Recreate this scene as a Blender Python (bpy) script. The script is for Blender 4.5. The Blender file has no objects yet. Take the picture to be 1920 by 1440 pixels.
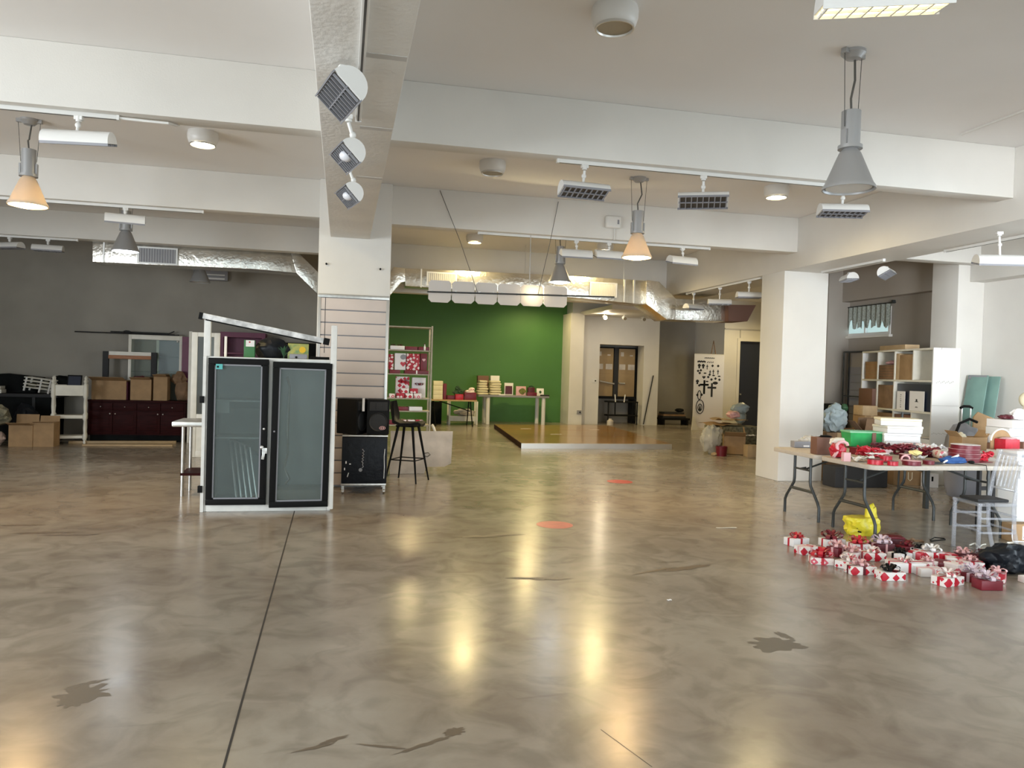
import bpy, bmesh, math, random
from mathutils import Vector, Matrix, noise
C = bpy.context.scene.collection
SC = bpy.context.scene
rnd = random.Random(7)
R_ = math.radians

# ---------------------------------------------------------------- camera (a phone held at 1.53 m), world, daylight and added fill lights, exposure
EYE = 1.53
FPX = 1440.0
ROT = Matrix(((0.97603975, 0.02538667, 0.21610626), (-0.21558713, -0.0216943, 0.97624359), (0.02947185, -0.99944228, -0.01570146)))
cam_data = bpy.data.cameras.new('camera')
cam_data.sensor_width = 36.0
cam_data.sensor_fit = 'HORIZONTAL'
cam_data.lens = 36.0 * FPX / 1920.0
cam_data.clip_start = 0.05
cam = bpy.data.objects.new('camera', cam_data)
C.objects.link(cam)
_r, _u, _b = ROT @ Vector((1, 0, 0)), ROT @ Vector((0, -1, 0)), ROT @ Vector((0, 0, -1))
cam.matrix_world = Matrix(((_r.x, _u.x, _b.x, 0), (_r.y, _u.y, _b.y, 0), (_r.z, _u.z, _b.z, EYE), (0, 0, 0, 1)))
SC.camera = cam

SC.view_settings.view_transform = 'Standard'
SC.view_settings.look = 'None'
SC.view_settings.gamma = 1.0
SC.view_settings.use_curve_mapping = False
SC.view_settings.exposure = 0.36

wd = bpy.data.worlds.new('world')
SC.world = wd
wd.use_nodes = True
wd.node_tree.nodes['Background'].inputs[0].default_value = (0.62, 0.80, 0.90, 1)
wd.node_tree.nodes['Background'].inputs[1].default_value = 1.6

def area(name, loc, target, sx, sy, watts, col, spread=180):
    d = bpy.data.lights.new(name, 'AREA')
    d.shape = 'RECTANGLE'
    d.size, d.size_y, d.energy, d.color = sx, sy, watts, col
    d.spread = R_(spread)
    o = bpy.data.objects.new(name, d)
    o.location = loc
    o.rotation_euler = (Vector(target) - Vector(loc)).to_track_quat('-Z', 'Y').to_euler()
    C.objects.link(o)
    return o
DAY = (0.90, 0.95, 1.0)
area('daylight_shopfront', (5.2, -4.5, 1.75), (5.6, 0, 2.2), 7.4, 2.9, 135, DAY)
area('narrow_daylight_fill', (7.4, -4.5, 1.45), (7.35, 10.4, 1.55), 2.8, 2.3, 16, (0.88, 0.94, 1.0), 42)  # added narrow fill that brightens the right column front; no doorway is built
area('narrow_daylight_fill', (3.4, -4.5, 1.45), (9.9, 8.8, 2.0), 2.8, 2.3, 80, (0.92, 0.96, 1.0), 44)  # added narrow fill aimed to brighten the right wall
area('daylight_shopfront', (-4.8, -4.5, 1.75), (-4.8, -2.6, 4.6), 6.4, 2.9, 50, DAY)
area('side_daylight_fill', (-9.4, 1.2, 1.75), (-5.0, 1.7, 2.3), 7.6, 2.7, 720, (0.92, 0.96, 1.0))  # fill added to lift the left zone; its side window is made up
area('side_daylight_fill', (10.3, 3.0, 2.0), (0, 3.0, 1.9), 5.6, 2.0, 120, (0.82, 0.91, 1.0))

# pixel of the photograph -> point on a plane of the room (X, Y or Z given)
def W(px, py, X=None, Y=None, Z=None):
    r = ROT @ Vector((px - 960.0, py - 720.0, FPX))
    if Y is not None: t = Y / r.y
    elif X is not None: t = X / r.x
    else: t = (Z - EYE) / r.z
    return Vector((r.x * t, r.y * t, EYE + r.z * t))

# ---------------------------------------------------------------- materials
def nodes(m):
    m.use_nodes = True
    return m.node_tree, m.node_tree.nodes['Principled BSDF']
def lk(t, a, b): t.links.new(a, b)
def mat(name, col, rough=0.6, metal=0.0, var=0.0, scale=6.0, bump=0.0, bscale=60.0, spec=0.5, col2=None, stretch=None, emit=None, estr=0.0, alpha=1.0):
    m = bpy.data.materials.new(name)
    t, b = nodes(m)
    b.inputs['Base Color'].default_value = (*col, 1)
    b.inputs['Roughness'].default_value = rough
    b.inputs['Metallic'].default_value = metal
    b.inputs['Specular IOR Level'].default_value = spec
    if emit:
        b.inputs['Emission Color'].default_value = (*emit, 1)
        b.inputs['Emission Strength'].default_value = estr
    if alpha < 1: b.inputs['Alpha'].default_value = alpha
    if var or bump:
        tc = t.nodes.new('ShaderNodeTexCoord')
        src = tc.outputs['Object']
        if stretch:
            mp = t.nodes.new('ShaderNodeMapping')
            mp.inputs['Scale'].default_value = stretch
            lk(t, src, mp.inputs[0]); src = mp.outputs[0]
    if var:
        n = t.nodes.new('ShaderNodeTexNoise')
        n.inputs['Scale'].default_value = scale
        n.inputs['Detail'].default_value = 5
        lk(t, src, n.inputs['Vector'])
        mx = t.nodes.new('ShaderNodeMix'); mx.data_type = 'RGBA'
        c2 = col2 or tuple(max(0, c * (1 - var)) for c in col)
        c1 = col if col2 else tuple(min(1, c * (1 + var * 0.5)) for c in col)
        mx.inputs[6].default_value = (*c1, 1); mx.inputs[7].default_value = (*c2, 1)
        rp = t.nodes.new('ShaderNodeMapRange')
        rp.inputs[1].default_value = 0.35; rp.inputs[2].default_value = 0.65
        lk(t, n.outputs[0], rp.inputs[0]); lk(t, rp.outputs[0], mx.inputs[0])
        lk(t, mx.outputs[2], b.inputs['Base Color'])
    if bump:
        n2 = t.nodes.new('ShaderNodeTexNoise')
        n2.inputs['Scale'].default_value = bscale
        n2.inputs['Detail'].default_value = 3
        lk(t, src, n2.inputs['Vector'])
        bp = t.nodes.new('ShaderNodeBump')
        bp.inputs['Strength'].default_value = bump
        bp.inputs['Distance'].default_value = 0.02
        lk(t, n2.outputs[0], bp.inputs['Height']); lk(t, bp.outputs[0], b.inputs['Normal'])
    return m
def glassy(name, tint, haze, rough=0.05, hazecol=(0.4, 0.42, 0.42), ior=1.32):
    m = bpy.data.materials.new(name)
    t, b = nodes(m)
    out = t.nodes['Material Output']
    tr = t.nodes.new('ShaderNodeBsdfTransparent'); tr.inputs[0].default_value = (*tint, 1)
    gl = t.nodes.new('ShaderNodeBsdfGlossy'); gl.inputs['Roughness'].default_value = rough
    df = t.nodes.new('ShaderNodeBsdfDiffuse'); df.inputs[0].default_value = (*hazecol, 1)
    fr = t.nodes.new('ShaderNodeFresnel'); fr.inputs[0].default_value = ior
    a = t.nodes.new('ShaderNodeMixShader'); c = t.nodes.new('ShaderNodeMixShader')
    a.inputs[0].default_value = haze
    lk(t, tr.outputs[0], a.inputs[1]); lk(t, df.outputs[0], a.inputs[2])
    ge = t.nodes.new('ShaderNodeNewGeometry'); inv = t.nodes.new('ShaderNodeMath'); inv.operation = 'SUBTRACT'; inv.inputs[0].default_value = 1.0
    lk(t, ge.outputs['Backfacing'], inv.inputs[1])
    mu = t.nodes.new('ShaderNodeMath'); mu.operation = 'MULTIPLY'
    lk(t, fr.outputs[0], mu.inputs[0]); lk(t, inv.outputs[0], mu.inputs[1])
    lk(t, mu.outputs[0], c.inputs[0]); lk(t, a.outputs[0], c.inputs[1]); lk(t, gl.outputs[0], c.inputs[2])
    lk(t, c.outputs[0], out.inputs[0])
    return m
def spotted(name, base, dots, scale=13.0, thr=0.40, third=None):
    # heart-like blotches scattered over wrapping paper
    m = bpy.data.materials.new(name)
    t, b = nodes(m)
    b.inputs['Roughness'].default_value = 0.45
    tc = t.nodes.new('ShaderNodeTexCoord')
    v = t.nodes.new('ShaderNodeTexVoronoi'); v.inputs['Scale'].default_value = scale
    v.inputs['Randomness'].default_value = 0.8
    v.distance = 'MANHATTAN'; thr *= 1.35
    lk(t, tc.outputs['Object'], v.inputs['Vector'])
    lt = t.nodes.new('ShaderNodeMath'); lt.operation = 'LESS_THAN'; lt.inputs[1].default_value = thr
    lk(t, v.outputs['Distance'], lt.inputs[0])
    mx = t.nodes.new('ShaderNodeMix'); mx.data_type = 'RGBA'
    mx.inputs[6].default_value = (*base, 1); mx.inputs[7].default_value = (*dots, 1)
    lk(t, lt.outputs[0], mx.inputs[0])
    src = mx.outputs[2]
    if third:
        l2 = t.nodes.new('ShaderNodeMath'); l2.operation = 'LESS_THAN'; l2.inputs[1].default_value = thr * 0.45
        lk(t, v.outputs['Distance'], l2.inputs[0])
        m2 = t.nodes.new('ShaderNodeMix'); m2.data_type = 'RGBA'
        m2.inputs[7].default_value = (*third, 1)
        lk(t, l2.outputs[0], m2.inputs[0]); lk(t, src, m2.inputs[6]); src = m2.outputs[2]
    lk(t, src, b.inputs['Base Color'])
    return m

def translucent(name, col, k=0.45):
    m = bpy.data.materials.new(name)
    t, b = nodes(m)
    b.inputs['Base Color'].default_value = (*col, 1); b.inputs['Roughness'].default_value = 0.7
    tr = t.nodes.new('ShaderNodeBsdfTranslucent'); tr.inputs[0].default_value = (*col, 1)
    mx = t.nodes.new('ShaderNodeMixShader'); mx.inputs[0].default_value = k
    lk(t, b.outputs[0], mx.inputs[1]); lk(t, tr.outputs[0], mx.inputs[2]); lk(t, mx.outputs[0], t.nodes['Material Output'].inputs[0])
    return m
M = {}
M['paint'] = mat('white_wall_paint', (0.71, 0.685, 0.635), 0.55, var=0.05, scale=1.2, bump=0.06, bscale=90)
M['paint_rough'] = mat('white_rough_plaster', (0.74, 0.72, 0.68), 0.55, var=0.05, scale=2.5, bump=0.25, bscale=28)
M['ceil'] = mat('ceiling_paint', (0.80, 0.775, 0.745), 0.6, var=0.03, scale=0.8)
M['grey_wall'] = mat('grey_wall_tone', (0.31, 0.285, 0.240), 0.6, var=0.10, scale=1.3)  # one even grey, darker than the other walls
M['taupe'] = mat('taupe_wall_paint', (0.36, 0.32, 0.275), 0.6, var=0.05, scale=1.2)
M['dull_metal'] = mat('dull_tan_metal', (0.36, 0.32, 0.24), 0.45, var=0.15, scale=12)
M['green'] = mat('green_wall_paint', (0.066, 0.195, 0.042), 0.55, var=0.06, scale=1.0)
M['trim'] = mat('joint_grey', (0.50, 0.48, 0.45), 0.6)
M['white'] = mat('white_enamel', (0.74, 0.73, 0.70), 0.35)
M['offwhite'] = mat('offwhite_lacquer', (0.74, 0.71, 0.62), 0.4, var=0.06, scale=8)
M['white_metal'] = mat('white_chipped_metal', (0.78, 0.77, 0.72), 0.4, var=0.35, scale=9, col2=(0.70, 0.69, 0.65), bump=0.05)
M['scuffed'] = mat('scuffed_white_board', (0.72, 0.72, 0.70), 0.45, var=0.4, scale=11)
M['plastic_white'] = mat('white_plastic', (0.74, 0.74, 0.735), 0.3)
M['paper'] = mat('white_paper', (0.79, 0.77, 0.76), 0.6)
M['cream'] = mat('cream_card', (0.80, 0.74, 0.56), 0.55, var=0.05)
M['black'] = mat('black_plastic', (0.009, 0.009, 0.009), 0.5, spec=0.10)
M['black_matt'] = mat('black_matt', (0.009, 0.010, 0.010), 0.8, var=0.3, spec=0.08)
M['black_film'] = mat('black_bag_film', (0.010, 0.012, 0.016), 0.38, bump=0.35, bscale=14, spec=0.16)
M['charcoal'] = mat('charcoal', (0.035, 0.035, 0.036), 0.55, spec=0.15)
M['darkmetal'] = mat('dark_steel', (0.05, 0.055, 0.055), 0.42, metal=0.4)
M['steel'] = mat('brushed_steel', (0.55, 0.54, 0.51), 0.32, metal=0.9, var=0.1, scale=20)
M['alu'] = mat('aluminium', (0.66, 0.65, 0.62), 0.35, metal=0.85)
M['shade_grey'] = mat('grey_lamp_metal', (0.40, 0.40, 0.40), 0.4, metal=0.35)
M['shade_in'] = mat('lamp_inside_white', (0.75, 0.75, 0.73), 0.4)
M['foil'] = mat('foil_duct_skin', (0.74, 0.71, 0.64), 0.24, metal=0.92, var=0.2, scale=4, bump=0.30, bscale=17)
M['card'] = mat('cardboard', (0.36, 0.225, 0.11), 0.75, var=0.12, scale=7)
M['card_dark'] = mat('old_cardboard', (0.24, 0.145, 0.08), 0.8, var=0.2, scale=7)
M['card_pale'] = mat('pale_cardboard', (0.48, 0.34, 0.19), 0.75, var=0.1, scale=7)
M['tape'] = mat('packing_tape', (0.45, 0.31, 0.16), 0.3)
M['wood_red'] = mat('cherry_wood', (0.030, 0.006, 0.006), 0.5, var=0.3, spec=0.06, scale=5, stretch=(1, 1, 8))
M['wood_tan'] = mat('tan_board', (0.36, 0.25, 0.125), 0.5, var=0.1, scale=3)
M['wood_orange'] = mat('orange_wood', (0.38, 0.15, 0.055), 0.5, var=0.2, scale=8, stretch=(1, 6, 6))
M['wood_floor'] = mat('varnished_stage_boards', (0.36, 0.20, 0.060), 0.16, var=0.22, scale=3, stretch=(0.5, 4, 1))
M['red'] = mat('red_satin', (0.50, 0.012, 0.030), 0.35, var=0.15, scale=20)
M['darkred'] = mat('dark_red_card', (0.16, 0.008, 0.018), 0.4, var=0.15, scale=10)
M['maroon'] = mat('maroon_card', (0.09, 0.010, 0.016), 0.45)
M['pink'] = mat('pale_pink_ribbon', (0.72, 0.42, 0.43), 0.4)
M['lilac'] = mat('pale_lilac_ribbon', (0.62, 0.50, 0.56), 0.4)
M['magenta'] = mat('magenta_panel', (0.13, 0.012, 0.055), 0.45, var=0.1)
M['hearts'] = spotted('white_paper_red_hearts', (0.80, 0.75, 0.72), (0.50, 0.010, 0.030), 12, 0.46)
M['hearts_dense'] = spotted('red_paper_white_hearts', (0.42, 0.010, 0.028), (0.82, 0.72, 0.70), 17, 0.42)
M['hearts_pink'] = spotted('white_paper_pink_hearts', (0.80, 0.72, 0.68), (0.62, 0.10, 0.14), 14, 0.40, third=(0.8, 0.7, 0.66))
M['yellow'] = mat('yellow_bag_film', (0.72, 0.62, 0.035), 0.35, bump=0.4, bscale=22)
M['lemon'] = mat('lemon_ribbon', (0.80, 0.70, 0.30), 0.4)
M['bin_green'] = mat('green_bin_plastic', (0.025, 0.33, 0.09), 0.35, var=0.35, scale=5)
M['mint'] = mat('mint_plastic', (0.22, 0.48, 0.28), 0.4)
M['blue'] = mat('blue_fabric', (0.025, 0.09, 0.28), 0.7, bump=0.2)
M['navy'] = mat('navy_panel', (0.016, 0.022, 0.045), 0.4)
M['brown'] = mat('brown_card', (0.17, 0.080, 0.052), 0.6)
M['greybag'] = mat('grey_blue_bag_film', (0.36, 0.43, 0.45), 0.35, bump=0.5, bscale=14)
M['clearbag'] = glassy('clear_bag_film', (0.9, 0.9, 0.88), 0.45, 0.15, (0.72, 0.70, 0.64))
M['greyplastic'] = mat('grey_plastic', (0.26, 0.26, 0.28), 0.45)
M['tan_table'] = mat('granite_grey_tabletop', (0.50, 0.45, 0.38), 0.45, var=0.06, scale=40)
M['whitecloth'] = mat('cream_folded_cloth', (0.72, 0.66, 0.47), 0.8, bump=0.3, bscale=25)
M['slat'] = mat('pink_beige_slat_board', (0.62, 0.54, 0.49), 0.5, var=0.05, scale=2)
M['marble'] = mat('pale_stone_board', (0.58, 0.53, 0.47), 0.4, var=0.22, scale=3.5)
M['fabric_panel'] = translucent('white_fabric_shade', (0.80, 0.77, 0.74))
M['teal_glass'] = mat('teal_glass_sheet', (0.22, 0.36, 0.32), 0.2, var=0.15, scale=2)
M['glass'] = glassy('fridge_door_glass', (0.80, 0.86, 0.86), 0.26, 0.10, (0.24, 0.27, 0.26), 1.18)
M['clear'] = glassy('display_glass', (0.90, 0.95, 0.93), 0.10, 0.03)
M['fridge_in'] = mat('fridge_lining', (0.52, 0.53, 0.49), 0.5, var=0.12, scale=3)
M['acrylic'] = glassy('clear_acrylic', (0.90, 0.91, 0.93), 0.20, 0.04, (0.75, 0.77, 0.82))
M['camo'] = mat('mottled_olive_fabric', (0.26, 0.24, 0.16), 0.85, var=0.6, scale=16, col2=(0.07, 0.07, 0.05))
M['plant'] = mat('dark_green_leaf', (0.02, 0.07, 0.025), 0.6, var=0.4, scale=12)
M['sticker'] = mat('red_floor_sticker', (0.52, 0.075, 0.055), 0.35, var=0.12, scale=9)
M['cableblack'] = mat('cable_grey', (0.10, 0.095, 0.085), 0.6)
M['curtain'] = mat('grey_patterned_net', (0.34, 0.37, 0.33), 0.8, var=0.5, scale=14, stretch=(1, 9, 2))
M['lens_off'] = mat('frosted_lens', (0.30, 0.26, 0.19), 0.25)
M['lv_dark'] = mat('louvre_dark', (0.07, 0.065, 0.06), 0.4, metal=0.4)
M['warm_on'] = mat('lamp_glow_warm', (1, 0.85, 0.6), 0.5, emit=(1.0, 0.66, 0.30), estr=26)
M['louvre_on'] = mat('louvre_glow', (1, 0.85, 0.5), 0.5, emit=(1.0, 0.80, 0.36), estr=3.2)
M['shade_lit'] = translucent('lit_lamp_shade', (0.50, 0.47, 0.42), 0.22)
M['ware_on'] = mat('lamp_glow_white', (1, 0.9, 0.7), 0.5, emit=(1.0, 0.80, 0.45), estr=40)
M['cool_on'] = mat('lamp_glow_cool', (0.9, 0.95, 1), 0.5, emit=(0.86, 0.93, 1.0), estr=14)
M['bulb_off'] = mat('white_bulb', (0.75, 0.76, 0.80), 0.25)

# polished concrete: cloudy brown-grey, glossy, with its own scuffs
def concrete():
    m = bpy.data.materials.new('polished_concrete')
    t, b = nodes(m)
    tc = t.nodes.new('ShaderNodeTexCoord')
    n1 = t.nodes.new('ShaderNodeTexNoise'); n1.inputs['Scale'].default_value = 0.55; n1.inputs['Detail'].default_value = 8; n1.inputs['Roughness'].default_value = 0.62
    n2 = t.nodes.new('ShaderNodeTexNoise'); n2.inputs['Scale'].default_value = 3.2; n2.inputs['Detail'].default_value = 8; n2.inputs['Distortion'].default_value = 1.2
    lk(t, tc.outputs['Object'], n1.inputs['Vector']); lk(t, tc.outputs['Object'], n2.inputs['Vector'])
    r1 = t.nodes.new('ShaderNodeValToRGB')
    e = r1.color_ramp.elements
    e[0].position = 0.34; e[0].color = (0.235, 0.190, 0.145, 1)
    e[1].position = 0.66; e[1].color = (0.390, 0.352, 0.290, 1)
    lk(t, n1.outputs[0], r1.inputs[0])
    r2 = t.nodes.new('ShaderNodeValToRGB')
    e = r2.color_ramp.elements
    e[0].position = 0.36; e[0].color = (0.70, 0.68, 0.65, 1)
    e[1].position = 0.56; e[1].color = (1, 1, 1, 1)
    lk(t, n2.outputs[0], r2.inputs[0])
    mu = t.nodes.new('ShaderNodeMix'); mu.data_type = 'RGBA'; mu.blend_type = 'MULTIPLY'; mu.inputs[0].default_value = 0.75
    lk(t, r1.outputs[0], mu.inputs[6]); lk(t, r2.outputs[0], mu.inputs[7])
    mp = t.nodes.new('ShaderNodeMapping'); mp.inputs['Scale'].default_value = (0.8, 4.5, 1); mp.inputs['Rotation'].default_value = (0, 0, 0.25)
    lk(t, tc.outputs['Object'], mp.inputs[0])
    n3 = t.nodes.new('ShaderNodeTexNoise'); n3.inputs['Scale'].default_value = 1.3; n3.inputs['Detail'].default_value = 7; n3.inputs['Distortion'].default_value = 0.8
    lk(t, mp.outputs[0], n3.inputs['Vector'])
    r3 = t.nodes.new('ShaderNodeValToRGB')
    e = r3.color_ramp.elements
    e[0].position = 0.66; e[0].color = (1, 1, 1, 1)
    e[1].position = 0.76; e[1].color = (0.66, 0.64, 0.61, 1)
    lk(t, n3.outputs[0], r3.inputs[0])
    m3 = t.nodes.new('ShaderNodeMix'); m3.data_type = 'RGBA'; m3.blend_type = 'MULTIPLY'; m3.inputs[0].default_value = 0.8
    lk(t, mu.outputs[2], m3.inputs[6]); lk(t, r3.outputs[0], m3.inputs[7])
    lk(t, m3.outputs[2], b.inputs['Base Color'])
    mr = t.nodes.new('ShaderNodeMapRange'); mr.inputs[3].default_value = 0.17; mr.inputs[4].default_value = 0.27
    lk(t, n2.outputs[0], mr.inputs[0]); lk(t, mr.outputs[0], b.inputs['Roughness'])
    b.inputs['Specular IOR Level'].default_value = 0.75
    n4 = t.nodes.new('ShaderNodeTexNoise'); n4.inputs['Scale'].default_value = 5.0; n4.inputs['Detail'].default_value = 3
    lk(t, tc.outputs['Object'], n4.inputs['Vector'])
    bp = t.nodes.new('ShaderNodeBump'); bp.inputs['Strength'].default_value = 0.02; bp.inputs['Distance'].default_value = 0.05
    lk(t, n4.outputs[0], bp.inputs['Height']); lk(t, bp.outputs[0], b.inputs['Normal'])
    return m
M['floor'] = concrete()

# ---------------------------------------------------------------- mesh builder
class MB:
    def __init__(s): s.v = []; s.f = []; s.m = []
    def add(s, vs, fs, mi=0, mx=None):
        o = len(s.v)
        s.v += [tuple(mx @ Vector(p)) if mx else tuple(p) for p in vs]
        s.f += [tuple(i + o for i in f) for f in fs]
        s.m += [mi] * len(fs)
        return s
    def box(s, x0, x1, y0, y1, z0, z1, mi=0, mx=None):
        return s.add([(x0, y0, z0), (x1, y0, z0), (x1, y1, z0), (x0, y1, z0), (x0, y0, z1), (x1, y0, z1), (x1, y1, z1), (x0, y1, z1)],
              [(0, 3, 2, 1), (4, 5, 6, 7), (0, 1, 5, 4), (1, 2, 6, 5), (2, 3, 7, 6), (3, 0, 4, 7)], mi, mx)
    def cbox(s, c, d, mi=0, rz=0, rx=0, ry=0):
        mx = Matrix.Translation(c) @ Matrix.Rotation(rz, 4, 'Z') @ Matrix.Rotation(ry, 4, 'Y') @ Matrix.Rotation(rx, 4, 'X')
        return s.box(-d[0] / 2, d[0] / 2, -d[1] / 2, d[1] / 2, -d[2] / 2, d[2] / 2, mi, mx)
    def prism(s, poly, a, b, axis='Y', mi=0, mx=None):
        n = len(poly)
        def p3(p, t): return (p[0], t, p[1]) if axis == 'Y' else ((t, p[0], p[1]) if axis == 'X' else (p[0], p[1], t))
        vs = [p3(p, a) for p in poly] + [p3(p, b) for p in poly]
        fs = [tuple(range(n)), tuple(range(2 * n - 1, n - 1, -1))] + [(i, n + i, n + (i + 1) % n, (i + 1) % n) for i in range(n)]
        return s.add(vs, fs, mi, mx)
    def cyl(s, p0, p1, r0, r1=None, n=14, mi=0, cap=True):
        r1 = r0 if r1 is None else r1
        p0, p1 = Vector(p0), Vector(p1)
        d = (p1 - p0).normalized()
        a = d.orthogonal().normalized(); b = d.cross(a)
        vs = []
        for p, r in ((p0, r0), (p1, r1)):
            for i in range(n):
                t = 2 * math.pi * i / n
                vs.append(p + a * (r * math.cos(t)) + b * (r * math.sin(t)))
        fs = [(i, (i + 1) % n, n + (i + 1) % n, n + i) for i in range(n)]
        if cap: fs += [tuple(range(n - 1, -1, -1)), tuple(range(n, 2 * n))]
        return s.add(vs, fs, mi)
    def tube(s, path, r, n=8, mi=0, closed=False):
        pts = [Vector(p) for p in path]
        N = len(pts); vs = []; prev = None
        for i, p in enumerate(pts):
            q0 = pts[(i - 1) % N] if closed else pts[max(0, i - 1)]
            q1 = pts[(i + 1) % N] if closed else pts[min(N - 1, i + 1)]
            d = (q1 - q0).normalized()
            a = d.orthogonal().normalized() if prev is None else (prev - d * prev.dot(d)).normalized()
            prev = a; b = d.cross(a)
            rr = r[i] if isinstance(r, (list, tuple)) else r
            for k in range(n):
                t = 2 * math.pi * k / n
                vs.append(p + a * (rr * math.cos(t)) + b * (rr * math.sin(t)))
        fs = []
        for i in range(N if closed else N - 1):
            j = (i + 1) % N
            fs += [(i * n + k, i * n + (k + 1) % n, j * n + (k + 1) % n, j * n + k) for k in range(n)]
        if not closed: fs += [tuple(range(n - 1, -1, -1)), tuple(range((N - 1) * n, N * n))]
        return s.add(vs, fs, mi)
    def lathe(s, prof, c=(0, 0, 0), n=24, mi=0, mx=None):
        vs = []
        for r, z in prof:
            for i in range(n):
                t = 2 * math.pi * i / n
                vs.append((c[0] + r * math.cos(t), c[1] + r * math.sin(t), c[2] + z))
        k = len(prof)
        fs = [(j * n + i, j * n + (i + 1) % n, (j + 1) * n + (i + 1) % n, (j + 1) * n + i) for j in range(k - 1) for i in range(n)]
        if prof[0][0] > 1e-6: fs.append(tuple(range(n - 1, -1, -1)))
        if prof[-1][0] > 1e-6: fs.append(tuple(range((k - 1) * n, k * n)))
        return s.add(vs, fs, mi, mx)
    def lump(s, c, r, seed=0, amp=0.25, freq=1.6, sub=3, floor=None, mi=0, top=None, boxy=0.0):
        bm = bmesh.new()
        bmesh.ops.create_icosphere(bm, subdivisions=sub, radius=1)
        vs = []
        for v in bm.verts:
            p = v.co.copy()
            if boxy:
                k = 1 / max(abs(p.x), abs(p.y), abs(p.z))
                p = p.lerp(p * k, boxy)
            d = 1 + amp * noise.noise(v.co * freq + Vector((seed * 7.3, seed * 3.1, seed * 1.7))) + amp * 0.5 * noise.noise(v.co * freq * 2.7 + Vector((seed, 9, 2)))
            q = Vector((c[0] + p.x * d * r[0], c[1] + p.y * d * r[1], c[2] + p.z * d * r[2]))
            if floor is not None: q.z = max(q.z, floor)
            if top is not None: q.z = min(q.z, top)
            vs.append(q)
        bm.verts.index_update()
        fs = [tuple(v.index for v in f.verts) for f in bm.faces]
        bm.free()
        return s.add(vs, fs, mi)
    def sheet(s, c, sx, sy, seed=0, amp=0.03, freq=4, n=12, rz=0, rx=0, mi=0, th=0.004):
        # a lightly crumpled sheet with real thickness, resting with its lowest point at c.z
        g = []; lo = 9
        for j in range(n + 1):
            for i in range(n + 1):
                u, w = i / n - 0.5, j / n - 0.5
                z = amp * (noise.noise(Vector((u * freq + seed * 5, w * freq, seed))) + 0.5 * noise.noise(Vector((u * freq * 2.5, w * freq * 2.5 + seed, 4))))
                g.append(Vector((u * sx, w * sy, z)))
        mx = Matrix.Rotation(rz, 4, 'Z') @ Matrix.Rotation(rx, 4, 'X')
        g = [mx @ p for p in g]
        lo = min(p.z for p in g)
        k = n + 1
        vs = [p + Vector((c[0], c[1], c[2] - lo)) for p in g] + [p + Vector((c[0], c[1], c[2] - lo + th)) for p in g]
        fs = []
        for j in range(n):
            for i in range(n):
                a = j * k + i
                fs.append((a, a + k, a + k + 1, a + 1)); b = a + k * k
                fs.append((b, b + 1, b + k + 1, b + k))
        K = k * k
        for i in range(n):
            fs += [(i, i + 1, K + i + 1, K + i), (n * k + i + 1, n * k + i, K + n * k + i, K + n * k + i + 1)]
            fs += [((i + 1) * k, i * k, K + i * k, K + (i + 1) * k), (i * k + n, (i + 1) * k + n, K + (i + 1) * k + n, K + i * k + n)]
        return s.add(vs, fs, mi)
    def bow(s, c, r, seed=0, loops=6, mi=0, h=0.8):
        rr = random.Random(seed)
        R0 = r
        for k in range(loops + 3):
            a = 2 * math.pi * k / loops + rr.uniform(-0.3, 0.3)
            up = rr.uniform(0.15, 0.7) * h if k < loops else 1.3 * h
            r = R0 if k < loops else R0 * 0.75
            w = r * 0.19
            d = Vector((math.cos(a), math.sin(a), 0)); q = Vector((-d.y, d.x, 0))
            vs = []; n = 13
            for i in range(n):
                t = i / (n - 1)
                rad = r * 0.5 * (1 - math.cos(2 * math.pi * t))
                zz = max(0.0015, up * 0.75 * rad + 0.33 * r * math.sin(2 * math.pi * t) * (1 if t < 0.5 else 0.6))
                ww = w * (0.45 + 0.55 * math.sin(math.pi * t))
                p = Vector(c) + d * rad + Vector((0, 0, zz))
                vs += [p - q * ww, p + q * ww]
            fs = [(2 * i, 2 * i + 1, 2 * i + 3, 2 * i + 2) for i in range(n - 1)]
            s.add(vs, fs, mi)
        r = R0
        return s.lump((c[0], c[1], c[2] + r * 0.2), (r * 0.2, r * 0.2, r * 0.2), seed, 0.1, sub=1, mi=mi)
    def build(s, name, mats, parent=None, loc=None, rz=0, bev=0.0, smooth=True, seg=2):
        me = bpy.data.meshes.new(name)
        me.from_pydata([tuple(p) for p in s.v], [], s.f)
        if not isinstance(mats, (list, tuple)): mats = [mats]
        for m in mats: me.materials.append(M[m] if isinstance(m, str) else m)
        if len(mats) > 1: me.polygons.foreach_set('material_index', s.m)
        bm = bmesh.new(); bm.from_mesh(me)
        bmesh.ops.recalc_face_normals(bm, faces=bm.faces)
        if bev: 
            es = [e for e in bm.edges if len(e.link_faces) == 2 and e.calc_face_angle(0) > 0.6]
            bmesh.ops.bevel(bm, geom=es, offset=bev, segments=seg, affect='EDGES', clamp_overlap=True, profile=0.6)
        bm.to_mesh(me); bm.free()
        if smooth:
            me.polygons.foreach_set('use_smooth', [True] * len(me.polygons))
            me.set_sharp_from_angle(angle=R_(38))
        o = bpy.data.objects.new(name, me)
        C.objects.link(o)
        if parent is not None: o.parent = parent
        if loc is not None: o.location = loc
        if rz: o.rotation_euler = (0, 0, rz)
        return o

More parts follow.
